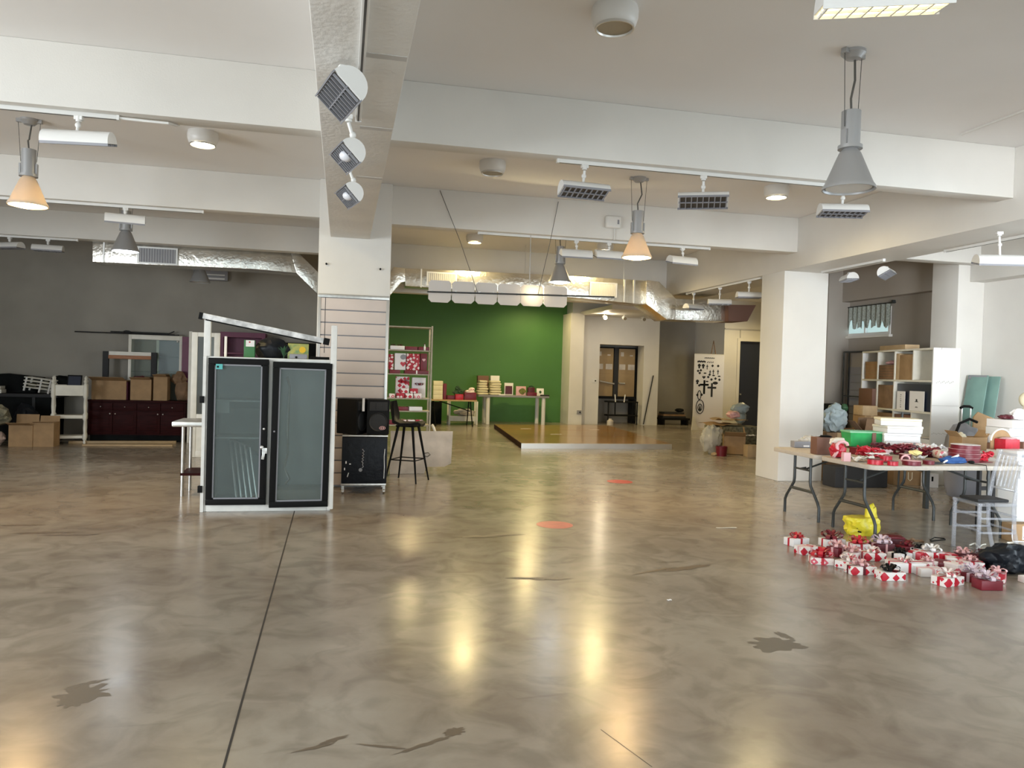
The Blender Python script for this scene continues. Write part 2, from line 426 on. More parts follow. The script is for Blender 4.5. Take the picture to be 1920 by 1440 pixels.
def tag(o, label, cat, group=None, kind=None):
    o['label'] = label; o['category'] = cat
    if group: o['group'] = group
    if kind: o['kind'] = kind
    return o
def thing(name, label, cat, loc=(0, 0, 0), rz=0, group=None, rx=0, ry=0):
    o = bpy.data.objects.new(name, None)
    o.empty_display_size = 0.1
    C.objects.link(o)
    o.location = loc; o.rotation_euler = (rx, ry, rz)
    return tag(o, label, cat, group)
def struct(mb, name, m, label=None, cat=None, bev=0.0, parent=None):
    o = mb.build(name, m, parent, bev=bev)
    if parent is None:
        o['kind'] = 'structure'
        if label: o['label'] = label; o['category'] = cat or 'wall'
    return o
def dup(root, loc, rz=None, label=None, group=None, scale=None):
    r = root.copy(); C.objects.link(r); r.location = loc
    if rz is not None: r.rotation_euler = (root.rotation_euler[0], root.rotation_euler[1], rz)
    if scale: r.scale = scale
    if label: r['label'] = label
    if group: r['group'] = group
    for ch in list(root.children):
        c = ch.copy(); C.objects.link(c); c.parent = r
        for g in list(ch.children):
            d = g.copy(); C.objects.link(d); d.parent = c
    return r

# ================================================================ THE SETTING
ZC = 3.9
struct(MB().box(-9.2, 10.1, -4.4, 15.05, -0.12, 0).box(-9.2, 13.8, 15.05, 24, -0.12, 0), 'floor', 'floor')
struct(MB().box(-9.2, 10.1, -4.4, 15.05, ZC, ZC + 0.15).box(-9.2, 13.8, 15.05, 24, ZC, ZC + 0.15), 'ceiling', 'ceil')
# saw-cut joint in the slab
struct(MB().prism([(-0.325, -4), (-0.335, -4), (-0.475, 10.0), (-0.465, 10.0)], 0.0004, 0.0010, 'Z'), 'trim_1', mat('joint_black', (0.035, 0.03, 0.025), 0.8))
struct((lambda a, b: MB().prism([(a.x, a.y), (a.x + 0.0025, a.y), (b.x + 0.0025, b.y), (b.x, b.y)], 0.0004, 0.0009, 'Z'))(W(1126, 1368, Z=0), W(1222, 1438, Z=0)), 'trim_2', mat('hairline_crack', (0.12, 0.10, 0.075), 0.8))

def wallbox(name, x0, x1, y0, y1, z0, z1, m='paint', holes=(), along='X'):
    mb = MB()
    a0, a1 = (x0, x1) if along == 'X' else (y0, y1)
    def put(p0, p1, q0, q1):
        if p1 - p0 < 1e-6 or q1 - q0 < 1e-6: return
        if along == 'X': mb.box(p0, p1, y0, y1, q0, q1)
        else: mb.box(x0, x1, p0, p1, q0, q1)
    cur = a0
    for h0, h1, hz0, hz1 in sorted(holes):
        put(cur, h0, z0, z1); put(h0, h1, z0, hz0); put(h0, h1, hz1, z1); cur = h1
    put(cur, a1, z0, z1)
    return struct(mb, name, m)
wallbox('wall_shopfront', -9.2, 10.1, -4.4, -4.2, 0, ZC, 'paint', [(-8.0, -1.6, 0.3, 3.2), (1.5, 8.9, 0.3, 3.2)])
wallbox('wall_left', -9.2, -9.0, -4.2, 16.6, 0, ZC, 'paint', [(-2.6, 5.0, 0.35, 3.1)], along='Y')  # side opening added to let the left fill light in
wallbox('wall_grey_back', -9.2, 0.4, 16.45, 16.6, 0, ZC, 'grey_wall')
wallbox('wall_green_side', 0.4, 0.55, 16.45, 23.2, 0, ZC, 'green', along='Y')
wallbox('wall_green', 0.55, 6.78, 23.0, 23.2, 0, ZC, 'green')
wallbox('wall_alcove', 6.78, 9.62, 22.4, 22.9, 0, ZC, 'paint', [(7.68, 9.12, 0, 2.46)])
wallbox('wall_alcove_back', 6.78, 9.62, 23.5, 23.6, 0, ZC, 'grey_wall')
wallbox('wall_recess', 9.62, 11.35, 23.5, 23.65, 0, ZC, 'grey_wall')
wallbox('wall_recess_side', 9.5, 9.62, 22.9, 23.5, 0, ZC, 'paint', along='Y')
wallbox('wall_beige', 11.35, 13.6, 21.5, 21.75, 0, ZC, 'paint', [(11.87, 12.75, 0, 2.68)])
wallbox('wall_beige_side', 11.35, 11.47, 21.75, 23.65, 0, ZC, 'paint', along='Y')
wallbox('wall_far_right', 13.6, 13.75, 15.05, 24, 0, ZC, 'paint', along='Y')
wallbox('wall_step', 10.1, 13.75, 15.05, 15.2, 0, ZC, 'paint')
wallbox('wall_right', 9.9, 10.1, -4.2, 10.6, 0, ZC, 'paint', [(0.2, 6.0, 0.9, 3.1)], along='Y')
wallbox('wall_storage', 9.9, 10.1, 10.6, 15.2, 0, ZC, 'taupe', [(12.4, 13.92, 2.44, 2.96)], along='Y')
wallbox('wall_end', -9.2, 13.8, 23.85, 24.0, 0, ZC, 'paint')
wallbox('wall_alcove_side', 6.78, 6.9, 22.9, 23.85, 0, ZC, 'paint', along='Y')
# pier that frames the green wall, with its pale returns
struct(MB().box(6.66, 7.08, 22.15, 23.0, 0, 3.35), 'wall_pier', 'paint')
struct(MB().box(7.04, 9.62, 19.6, 22.4, 3.30, 3.42), 'trim_3', 'paint')
# door recess in the beige wall
d = MB().box(11.87, 12.75, 21.60, 21.65, 0.0, 2.68).build('door_1', 'navy'); d['kind'] = 'structure'
MB().cyl((11.97, 21.60, 1.05), (11.97, 21.53, 1.05), 0.025).build('door_handle', 'steel', d)
struct(MB().box(11.78, 11.87, 21.46, 21.5, 0, 2.76).box(12.75, 12.84, 21.46, 21.5, 0, 2.76).box(11.87, 12.75, 21.46, 21.5, 2.68, 2.76), 'trim_4', 'paint')
struct(MB().box(11.35, 13.6, 21.46, 21.5, 3.03, 3.06).box(11.86, 11.885, 21.47, 21.5, 2.78, 3.03), 'trim_5', 'trim')

# concrete frame: spine beams run away from the camera, cross beams span between them
struct(MB().box(-0.19, 0.30, -4.2, 10.02, 3.17, ZC), 'beam', 'paint_rough', bev=0.012)
struct(MB().box(-0.19, 0.30, 10.70, 14.7, 3.17, ZC), 'beam', 'paint')
struct(MB().box(6.45, 7.20, -4.2, 15.0, 3.17, ZC), 'beam', 'paint', bev=0.012)
for y0, w in ((2.75, 0.2), (6.40, 0.2), (10.1, 0.24)):
    struct(MB().box(-9.0, -0.19, y0, y0 + w, 3.42, ZC), 'beam', 'paint', bev=0.008)
    struct(MB().box(0.30, 6.45, y0, y0 + w, 3.40, ZC), 'beam', 'paint', bev=0.008)
    struct(MB().box(7.20, 9.9, y0, y0 + w, 3.42, ZC), 'beam', 'paint', bev=0.008)
struct(MB().box(-9.0, -0.19, 13.62, 13.86, 3.47, ZC), 'beam', 'paint', bev=0.008)
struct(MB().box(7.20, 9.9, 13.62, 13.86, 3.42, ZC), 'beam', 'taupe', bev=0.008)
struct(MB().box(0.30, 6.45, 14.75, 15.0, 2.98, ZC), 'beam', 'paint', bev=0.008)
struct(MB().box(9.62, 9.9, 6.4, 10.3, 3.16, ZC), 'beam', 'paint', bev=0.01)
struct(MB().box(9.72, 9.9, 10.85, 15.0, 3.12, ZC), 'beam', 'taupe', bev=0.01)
# shallow mortar bands, their soft shadow painted as grey strips, under the near spine beam
for y in (4.1, 5.35, 6.75):
    struct(MB().box(0.075, 0.292, y, y + 0.06, 3.1675, 3.172), 'trim_6', 'trim')
# columns
struct(MB().box(-0.33, 0.575, 10.02, 10.70, 0, ZC), 'column', 'paint', bev=0.012)
struct(MB().box(6.452, 7.198, 10.42, 11.06, 0, 3.175), 'column', 'paint', bev=0.012)
struct(MB().box(9.41, 9.9, 10.3, 10.85, 0, ZC), 'column', 'paint', bev=0.012)
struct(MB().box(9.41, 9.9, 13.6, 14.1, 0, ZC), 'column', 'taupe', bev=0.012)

# high window of the side room: frame, pane, and the net in front of it
w = MB().box(9.88, 10.02, 12.40, 12.45, 2.44, 2.96).box(9.88, 10.02, 13.87, 13.92, 2.44, 2.96).box(9.88, 10.02, 12.45, 13.87, 2.44, 2.49).box(9.88, 10.02, 12.45, 13.87, 2.91, 2.96).box(9.92, 9.98, 13.14, 13.18, 2.49, 2.91).build('window_1', 'white')
w['kind'] = 'structure'
MB().box(9.945, 9.955, 12.45, 13.87, 2.49, 2.91).build('window_pane', 'clear', w)
struct(MB().box(9.82, 9.9, 12.35, 13.98, 2.39, 2.435), 'trim_7', 'paint')
cv = MB(); n = 60
lo = [2.56 + 0.08 * noise.noise(Vector((i * 0.35, 0, 0))) + 0.05 * rnd.random() for i in range(n + 1)]
vs = []
for i in range(n + 1):
    y = 12.36 + 1.60 * i / n; x = 9.855 + 0.018 * math.sin(i * 1.25)
    vs += [(x, y, 3.005), (x, y, lo[i] if i % 7 > 1 or i < 8 else lo[i] + 0.14)]
cv.add(vs, [(2 * i, 2 * i + 1, 2 * i + 3, 2 * i + 2) for i in range(n)])
t = thing('window_curtain', 'ragged grey net curtain on the high window of the storage side', 'curtain', (0, 0, 0))
cv.build('net', 'curtain', t)
MB().cyl((9.86, 12.25, 3.015), (9.86, 14.05, 3.015), 0.012).build('curtain_rod', 'darkmetal', t)
for y in (12.3, 13.98): MB().box(9.84, 9.9, y, y + 0.04, 3.0, 3.06).build('rod_bracket', 'darkmetal', t)

# scuffs and worn flakes in the floor finish (their own shapes)
def blot(px, py, sx, sy, seed, rz=0.0):
    p = W(px, py, Z=0); z0 = 0.0003 + seed * 0.0001; mb = MB(); r = random.Random(seed); pts = []
    n = 26
    for i in range(n):
        a = 2 * math.pi * i / n
        k = 0.95 + 0.45 * r.random() if i % 3 else 0.6 + 0.4 * r.random()
        x, y = sx * k * math.cos(a), sy * k * math.sin(a)
        pts.append((p.x + x * math.cos(rz) - y * math.sin(rz), p.y + x * math.sin(rz) + y * math.cos(rz)))
    mb.prism(pts, z0, z0 + 0.00008, 'Z')
    return mb
fs = MB()
for a in ((155, 1302, 0.10, 0.10, 1, 0.7), (160, 1283, 0.08, 0.02, 2, 0.5), (140, 1315, 0.06, 0.05, 3, 0.5), (1455, 1208, 0.16, 0.10, 4, 0.1), (1470, 1192, 0.03, 0.06, 5, 0.2)):
    b_ = blot(*a); fs.add(b_.v, b_.f)
struct(fs, 'trim_8', mat('worn_floor_flake', (0.125, 0.108, 0.088), 0.4))
fs = MB()
for a in ((852, 1372, 0.045, 0.03, 6, 0.5), (800, 1395, 0.13, 0.012, 7, 0.45), (625, 1388, 0.06, 0.014, 8, 0.5), (590, 1402, 0.08, 0.01, 9, 0.3), (715, 1400, 0.09, 0.008, 10, -0.35), (90, 999, 0.22, 0.04, 11, 0.0), (40, 985, 0.16, 0.03, 12, 0), (130, 1003, 0.2, 0.03, 13, 0), (900, 1006, 0.22, 0.035, 14, 0), (950, 1003, 0.2, 0.02, 15, 0), (1290, 1065, 0.24, 0.04, 16, 0.3), (1010, 1085, 0.2, 0.03, 17, -0.2), (1230, 1070, 0.2, 0.02, 18, 0.4)):
    b_ = blot(*a); fs.add(b_.v, b_.f)
struct(fs, 'trim_9', mat('floor_scuff', (0.15, 0.115, 0.08), 0.4))
for i, (px, py, lab) in enumerate(((1040, 984, 'red round sticker on the bare floor, the nearer one to the camera'), (1162, 903, 'small red round floor sticker between the stage and the nearer sticker'))):
    p = W(px, py, Z=0)
    tag(MB().cyl((p.x, p.y, 0.0003), (p.x, p.y, 0.0015), 0.185, n=40).build('floor_sticker', 'sticker'), lab, 'sticker', 'red floor stickers')

# ================================================================ LAMPS, TRACKS, DUCT
def pendant(x, y, label, on=None, zbot=2.93, sag=0.0, turn=0.0):
    t = thing('pendant_lamp', label, 'lamp', (x, y, ZC), turn, 'bell pendant lamps')
    H = ZC - zbot
    MB().lathe([(0.085, 0), (0.085, -0.02), (0.05, -0.055), (0.0, -0.06)], n=20).box(-0.115, 0.115, -0.02, 0.02, -0.035, -0.002).build('ceiling_canopy', 'shade_grey', t)
    MB().tube([(0.02, 0, -0.05), (0.03 * sag, 0, -0.2), (-0.01, 0, -(H - 0.55) + 0.1), (0, 0, -(H - 0.55))], 0.008).build('cord', 'cableblack', t)
    for sx in (-1, 1):
        MB().cyl((sx * 0.10, 0, -0.03), (sx * 0.072, 0, -(H - 0.44)), 0.0025, n=6).build('support_wire', 'darkmetal', t)
    MB().cyl((0, 0, -(H - 0.56)), (0, 0, -(H - 0.31)), 0.066, n=24).box(-0.082, -0.066, -0.02, 0.02, -(H - 0.31), -(H - 0.42)).box(0.066, 0.082, -0.02, 0.02, -(H - 0.31), -(H - 0.42)).cyl((0, 0, -(H - 0.315)), (0, 0, -(H - 0.29)), 0.084, n=24).build('lamp_holder', 'shade_grey', t)
    prof = [(0.050, -(H - 0.29)), (0.075, -(H - 0.26)), (0.165, -(H - 0.04)), (0.180, -(H - 0.02)), (0.182, -H), (0.172, -H), (0.160, -(H - 0.035)), (0.070, -(H - 0.25)), (0.045, -(H - 0.28))]
    MB().lathe(prof, n=36).build('shade', 'shade_lit' if on == 'warm_on' else 'shade_grey', t)
    MB().lathe([(0.0, -(H + 0.022)), (0.08, -(H + 0.017)), (0.14, -(H + 0.004)), (0.166, -(H - 0.012)), (0.15, -(H - 0.02)), (0, -(H - 0.015))] if on else [(0.0, -(H - 0.02)), (0.155, -(H - 0.02)), (0.155, -(H - 0.012)), (0, -(H - 0.012))], n=30).build('diffuser', on or 'shade_in', t)
    if on:
        col = {'warm_on': (1, 0.62, 0.26), 'cool_on': (0.85, 0.93, 1.0)}[on]
        d = bpy.data.lights.new('lamp_light', 'SPOT'); d.energy = 120 if on == 'warm_on' else 70; d.color = col
        d.spot_size = R_(150); d.spot_blend = 0.6; d.shadow_soft_size = 0.14
        o = bpy.data.objects.new('lamp_light', d); C.objects.link(o); o.parent = t; o.location = (0, 0, -H - 0.04)
        if on == 'warm_on':
            d = bpy.data.lights.new('lamp_inner_light', 'POINT'); d.energy = 4; d.color = col; d.shadow_soft_size = 0.04
            o = bpy.data.objects.new('lamp_inner_light', d); C.objects.link(o); o.parent = t; o.location = (0, 0, -H + 0.07)
    return t
pendant(3.52, 4.9, 'large unlit grey bell pendant hanging near the lit louvre lamp', None, 2.91, 1.0, 0.35)
pendant(-3.10, 8.55, 'warm glowing bell pendant at the far end of the rail with the white tube spotlight', 'warm_on', 3.04)
pendant(3.41, 8.7, 'warm glowing bell pendant in front of the small white wall box', 'warm_on', 2.94, 1.4)
pendant(-2.98, 11.6, 'white glowing bell pendant in front of the duct grille near the grey wall', 'cool_on', 3.04)
pendant(3.28, 11.6, 'small bluish bell pendant glowing white before the hanging fabric panels', 'cool_on', 2.95)
pd = pendant(-2.62, 15.2, 'dark unlit bell pendant half hidden behind the foil duct', None, 3.02)

def downlight(x, y, label, on=None, watts=60):
    t = thing('ceiling_downlight', label, 'lamp', (x, y, ZC), 0, 'round surface ceiling lamps')
    MB().lathe([(0.0, 0), (0.145, 0), (0.152, -0.025), (0.150, -0.07), (0.138, -0.11), (0.124, -0.124), (0.122, -0.118), (0.0, -0.118)], n=36).build('housing', 'white', t)
    MB().lathe([(0.0, -0.129), (0.112, -0.129), (0.112, -0.124), (0, -0.124)], n=30).build('lens', on or 'lens_off', t)
    MB().lathe([(0.112, -0.125), (0.118, -0.14), (0.126, -0.14), (0.128, -0.125)], n=30).build('rim', 'alu', t)
    if on:
        d = bpy.data.lights.new('lamp_light', 'SPOT'); d.energy = watts; d.color = (1.0, 0.78, 0.36)
        d.spot_size = R_(165); d.spot_blend = 0.5; d.shadow_soft_size = 0.10
        o = bpy.data.objects.new('lamp_light', d); C.objects.link(o); o.parent = t; o.location = (0, 0, -0.16)
    return t
downlight(1.66, 4.75, 'large unlit round ceiling lamp nearest the camera')
downlight(1.60, 8.58, 'unlit round ceiling lamp beyond the cross beam, above the hanging wires')
downlight(-1.46, 8.45, 'lit round ceiling lamp beside the scuffed white central beam', 'ware_on', 45)
downlight(5.15, 8.56, 'lit round ceiling lamp behind the large grey pendant', 'ware_on', 45)
downlight(2.20, 13.3, 'lit round ceiling lamp above the row of hanging fabric panels', 'ware_on', 150)
downlight(4.60, 13.3, 'lit round ceiling lamp behind the small white wall box', 'ware_on', 150)
# the same lamps in the bay of the green wall, behind the cross beam
downlight(1.7, 18.6, 'round ceiling lamp over the green wall bay, hidden by the duct', 'ware_on', 200)
downlight(4.6, 18.6, 'round ceiling lamp over the stage, hidden by the duct', 'ware_on', 260)
downlight(5.6, 21.6, 'round ceiling lamp close to the end of the green wall', 'ware_on', 110)
downlight(11.6, 19.6, 'round ceiling lamp before the beige wall, hidden by the beam', 'ware_on', 150)

def rail(p0, p1, label, drop=0.0):
    p0, p1 = Vector(p0), Vector(p1)
    a = math.atan2(p1.y - p0.y, p1.x - p0.x); L = (p1 - p0).length
    t = thing('lighting_track', label, 'track', p0, a, 'white lighting tracks')
    MB().box(0, L, -0.018, 0.018, -0.032, 0).build('rail', 'white', t, bev=0.004)
    MB().box(0, L, -0.006, 0.006, -0.0335, -0.031).build('slot', 'lv_dark', t)
    for x in (-0.02, L):
        MB().box(x, x + 0.02, -0.02, 0.02, -0.036, 0).build('end_cap', 'white', t)
    return t
rail((-7.5, 6.5, 3.42), (-1.75, 6.5, 3.42), 'white track under the near cross beam towards the warm pendant')
rail((-7.5, 10.2, 3.42), (-1.75, 10.2, 3.42), 'white track under the second cross beam above the white pendant')
rail((-7.5, 13.72, 3.47), (-4.25, 13.72, 3.47), 'white track under the beam before the grey wall')
rail((1.80, 6.5, 3.40), (4.55, 6.5, 3.40), 'white track with three tube spotlights in front of the large pendant')
rail((1.75, 10.22, 3.40), (5.1, 10.22, 3.40), 'white track under the beam with the small white wall box')
rail((0.06, 2.2, 3.17), (0.06, 5.15, 3.17), 'white track along the underside of the central beam')
rail((6.95, 8.9, 3.17), (6.95, 10.2, 3.17), 'short white track beside the bright square column')
rail((7.12, 3.8, 3.17), (7.12, 8.0, 3.17), 'white track above the leaning teal glass sheet')
rail((6.52, 11.2, 3.17), (6.52, 13.9, 3.17), 'white track behind the bright square column towards the stage')
MB_ = MB()
tag(MB().tube([(-1.75, 6.50, 3.404), (-1.55, 6.50, 3.40), (-1.38, 6.50, 3.398), (-1.34, 6.58, 3.41), (-1.33, 6.63, 3.43)], 0.011).build('power_cord', 'white'), 'white cord leaving the track end near the lit round ceiling lamp', 'cord')

def spot(c, top, rz, roll, label, lit=False, L=0.44, r=0.085):
    # half-cylinder tube spotlight hung from its track by a short adapter
    c = Vector(c)
    t = thing('track_spotlight', label, 'lamp', c, rz, 'white tube spotlights on tracks')
    mx = Matrix.Rotation(roll, 4, 'X')
    n = 12
    arc = [(r * math.cos(math.pi * i / n), r * 1.05 * math.sin(math.pi * i / n) - 0.02) for i in range(n + 1)]
    MB().prism(arc, -L / 2, L / 2, 'X', mx=mx).build('housing', 'white', t)
    g = MB().box(-L / 2 + 0.015, L / 2 - 0.015, -r + 0.012, r - 0.012, -0.026, -0.018, mx=mx)
    lam = g.build('reflector', 'louvre_on' if lit else 'lv_dark', t)
    lv = MB()
    k = 9
    for i in range(k):
        x = -L / 2 + 0.02 + (L - 0.04) * i / (k - 1)
        lv.box(x - 0.004, x + 0.004, -r + 0.012, r - 0.012, -0.038, -0.02, mx=mx)
    lv.box(-L / 2 + 0.01, L / 2 - 0.01, -0.004, 0.004, -0.036, -0.02, mx=mx).box(-L / 2, L / 2, -r, -r + 0.008, -0.038, -0.018, mx=mx).box(-L / 2, L / 2, r - 0.008, r, -0.038, -0.018, mx=mx)
    lv.build('louvre', 'white' if lit else 'greyplastic', t)
    h = top - c.z
    q = mx @ Vector((0, 0, r))
    MB().cyl((0, 0, h - 0.075), (0, 0, h - 0.032), 0.022, n=12).box(-0.03, 0.03, -0.018, 0.018, h - 0.06, h - 0.032).cyl((0, 0, h - 0.08), (q.x, q.y, q.z - 0.02), 0.012, n=10).lump((q.x * 0.5, q.y * 0.5, (h - 0.08 + q.z) / 2), (0.022, 0.022, 0.024), 1, 0, sub=2).build('track_adapter', 'white', t)
    if lit:
        d = bpy.data.lights.new('lamp_light', 'AREA'); d.shape = 'RECTANGLE'; d.size = L - 0.05; d.size_y = 0.12; d.energy = 12; d.color = (1, 0.85, 0.6)
        o = bpy.data.objects.new('lamp_light', d); C.objects.link(o); o.parent = t
        o.location = mx @ Vector((0, 0, -0.05)); o.rotation_euler = (roll, 0, 0)
    return t
def spx(px, py, Y, top, rz, roll, label, **k):
    p = W(px, py, Y=Y)
    return spot((p.x, p.y, min(p.z, top - 0.12)), top, R_(rz), R_(roll), label, **k)
spx(147, 262, 6.5, 3.42, -8, 14, 'white tube spotlight on the near track, left of the lit round lamp', L=0.50)
spx(235, 412, 10.2, 3.42, 10, 18, 'white tube spotlight directly above the white glowing pendant')
spx(18, 462, 13.72, 3.47, -25, 0, 'white tube spotlight cut by the picture edge above the grey wall')
spx(90, 467, 13.72, 3.47, 4, 0, 'white tube spotlight just left of the foil duct end')
spx(1095, 357, 6.5, 3.40, 4, -20, 'white tube spotlight with louvre beside the unlit round lamp')
spx(1318, 375, 6.5, 3.40, -24, -30, 'tilted white tube spotlight with dark louvre between the two pendants', L=0.45)
spx(1580, 396, 6.5, 3.40, -14, -10, 'white tube spotlight right below the large grey pendant')
spx(1080, 477, 10.22, 3.40, 0, 18, 'white tube spotlight next to the small bluish pendant')
spx(1141, 479, 10.22, 3.40, 4, 18, 'white tube spotlight half hidden by the warm pendant glow', L=0.40)
spx(1279, 490, 10.22, 3.40, 12, 14, 'white tube spotlight at the track end beside the side beam')
spx(640, 178, 4.25, 3.17, 104, 42, 'large tube spotlight under the central beam, nearest of its three', L=0.40, r=0.10)
spx(652, 292, 5.05, 3.17, 104, 44, 'middle tube spotlight under the central beam with a round bulb showing', L=0.32)
spx(655, 366, 6.30, 3.17, 104, 46, 'farthest tube spotlight under the central beam, above the square column', L=0.32)
spx(1300, 577, W(1300, 577, X=6.52).y, 3.17, 20, 0, 'small tube spotlight before the shiny duct bend', L=0.40)
spx(1349, 568, W(1349, 568, X=6.52).y, 3.17, -20, 0, 'middle small tube spotlight behind the bright square column', L=0.40)
spx(1404, 555, W(1404, 555, X=6.52).y, 3.17, -12, 0, 'small tube spotlight touching the edge of the bright square column', L=0.40)
spx(1592, 508, 10.0, 3.17, 70, 0, 'white tube spotlight seen end-on beside the bright square column', L=0.40)
spx(1662, 511, 9.3, 3.17, 40, -30, 'grey shaded tube spotlight above the storage shelf', L=0.42)
spx(1872, 490, 6.75, 3.17, -16, 14, 'long tube spotlight by the bright wall, cut by the picture edge', L=0.46)
spx(1655, 4, 2.9, 3.40, -22, 12, 'brightly lit louvre spotlight at the top edge of the picture', lit=True, L=0.52, r=0.10)
# the two round bulbs visible in the middle and far spots of the central beam
for o in [x for x in C.objects if x.name.startswith('track_spotlight') and 'central beam' in x['label'] and 'nearest' not in x['label']]:
    mx = Matrix.Rotation(R_(45), 4, 'X')
    MB().lump(mx @ Vector((-0.06, 0, -0.028)), (0.05, 0.05, 0.036), 3, 0, sub=2).build('bulb', 'bulb_off', o)
struct(MB().box(5.62, 5.64, 5.2, 6.2, ZC - 0.02, ZC - 0.001), 'trim_10', 'paint')

# foil-wrapped air duct: low bend behind the column, drop to the right end
def q(px, py, Y=13.95):
    p = W(px, py, Y=Y); return (p.x, p.z)
t = thing('air_duct', 'foil wrapped rectangular air duct running across the room at beam height', 'duct', (0, 0, 0))
y0, y1 = 13.95, 14.45
MB().prism([q(173, 448), q(400, 463), q(545, 474), q(556, 512), q(480, 505), q(173, 491)], y0, y1).build('duct_run', 'foil', t, bev=0.01)
MB().prism([q(545, 474), q(560, 474), q(606, 520), q(600, 556), q(556, 512)], y0, y1).build('duct_bend', 'foil', t, bev=0.01)
MB().prism([q(606, 520), q(722, 528), q(726, 560), q(600, 556)], y0, y1).build('duct_run', 'foil', t, bev=0.01)
MB().prism([q(722, 528), q(738, 500), q(760, 503), q(760, 528), q(752, 530), q(726, 560)], y0, y1).build('duct_bend', 'foil', t, bev=0.01)
MB().prism([q(760, 503), q(1050, 516), q(1208, 526), q(1208, 571), q(1050, 556), q(760, 536)], y0, y1).build('duct_run', 'foil', t, bev=0.01)
MB().prism([q(1208, 526), q(1232, 529), q(1263, 560), q(1263, 600), q(1246, 600), q(1208, 571)], y0 - 0.1, y1).build('duct_bend', 'foil', t, bev=0.012)
MB().prism([q(1263, 560), q(1360, 564), q(1360, 603), q(1263, 600)], y0, y1).build('duct_run', 'foil', t, bev=0.012)
MB().prism([q(1360, 572), q(1412, 573), q(1396, 603), q(1360, 603)], y0 - 0.12, y1, mi=0).build('duct_end', M['brown'], t, bev=0.01)
for px in (195, 1180, 1170, 1303):
    a = W(px, 480 if px < 600 else 540, Y=y0); 
for (a, b, cpx, lab) in (((262, 465), (330, 495), None, 0), ((803, 512), (853, 536), None, 0), ((1108, 531), (1153, 556), None, 0)):
    p0, p1 = q(*a), q(*b)
    x0, x1, zt, zb = p0[0], p1[0], p0[1], p1[1]
    if lab == 0:
        g = MB().box(x0, x1, y0 - 0.03, y0 - 0.004, zb, zt)
        fr = MB().box(x0 - .03, x1 + .03, y0 - 0.035, y0 - 0.004, zt, zt + .025).box(x0 - .03, x1 + .03, y0 - 0.035, y0 - 0.004, zb - .025, zb).box(x0 - .03, x0, y0 - 0.035, y0 - 0.004, zb, zt).box(x1, x1 + .03, y0 - 0.035, y0 - 0.004, zb, zt).build('vent_frame', 'alu', t)
        g2 = MB(); k = 14
        for i in range(k):
            x = x0 + (x1 - x0) * (i + .5) / k
            g2.box(x - 0.006, x + 0.006, y0 - 0.036, y0 - 0.028, zb, zt)
        g.build('vent_grille', 'greyplastic', fr); g2.build('vent_slat', 'shade_grey', fr)
hg = MB()
for px, yt in ((198, 440), (1170, 520), (985, 505)):
    p = W(px, yt, Y=y0); hg.cyl((p.x, y0 + 0.02, p.z - 0.35), (p.x, y0 + 0.02, ZC if px != 198 else 3.9), 0.006, n=6)
hg.build('hanger_rod', 'alu', t)
for px in (195, 790, 1172, 1190):
    for k in range(1):
        p = W(px, 510 if px > 600 else 470, Y=y0)
        zt = {195: q(px, 449)[1], 790: q(px, 504)[1], 1172: q(px, 524)[1], 1190: q(px, 525)[1]}[px]
        zb = {195: q(px, 492)[1], 790: q(px, 539)[1], 1172: q(px, 567)[1], 1190: q(px, 569)[1]}[px]
        MB().box(p.x - 0.012, p.x + 0.012, y0 - 0.012, y0 - 0.002, zb, zt).build('duct_strap', 'alu', t)
# wall unit half hidden behind the duct
t = thing('air_conditioner', 'grey wall air conditioner partly hidden under the foil duct', 'air conditioner', W(398, 520, Y=16.35))
MB().box(-0.36, 0.30, -0.02, 0.09, -0.06, 0.22).build('body', 'greyplastic', t, bev=0.02)
MB().box(-0.30, 0.24, -0.035, -0.02, -0.04, -0.01).box(-0.30, 0.24, -0.035, -0.02, 0.04, 0.06).build('outlet_slat', 'white', t)

# rod with six hanging fabric panels
A, B = W(801, 547, Y=9.95), W(1152, 557, Y=9.95)
t = thing('hanging_rod', 'thin dark rod slung on two wires under the second cross beam', 'rod', (0, 0, 0))
MB().cyl(A, B, 0.011, n=10).build('rod', 'darkmetal', t)
for a, b in (((825, 357), 892), ((1047, 378), 1004)):
    f = (b - 801) / 351.0
    e = A.lerp(B, f)
    p0 = W(*a, Y=10.085); m_ = p0.lerp(e, 0.5)
    MB().tube([p0, m_ + Vector((0.012, 0, 0.02)), e], 0.004, n=6).build('wire', 'cableblack', t)
for i, (xa, xb, lab) in enumerate(((804, 845, 'white fabric panel on the hanging rod, nearest the square column'), (848, 889, 'white fabric panel hanging second from the square column'), (892, 931, 'white fabric panel hanging third from the square column'), (934, 975, 'pinkish white fabric panel hanging beside the brightly glowing one'), (977, 1017, 'fabric panel on the rod glowing from a lamp behind it'), (1020, 1062, 'last fabric panel on the rod, under the bluish pendant'))):
    a = W(xa, 525 + i * 2.2, Y=9.99); b = W(xb, 568 + i * 1.8, Y=9.99)
    cx = (a.x + b.x) / 2; w_ = (b.x - a.x) / 2; zt, zb = a.z, b.z; c_ = 0.04
    t = thing('fabric_panel', lab, 'panel', (cx, 9.99, zb), 0, 'white fabric panels on the rod')
    pl = [(-w_, c_), (-w_ + c_, 0), (w_ - c_, 0), (w_, c_), (w_, zt - zb - 0.03), (w_ - 0.03, zt - zb), (-w_ + 0.03, zt - zb), (-w_, zt - zb - 0.03)]
    MB().prism(pl, -0.012, 0.008).build('fabric', 'fabric_panel', t)
    zr = A.lerp(B, (cx - A.x) / (B.x - A.x)).z - zb
    for sx in (-0.65, 0.65):
        MB().box(w_ * sx - 0.012, w_ * sx + 0.012, -0.022, -0.011, zr - 0.012, zr + 0.02).build('clip', 'alu', t)
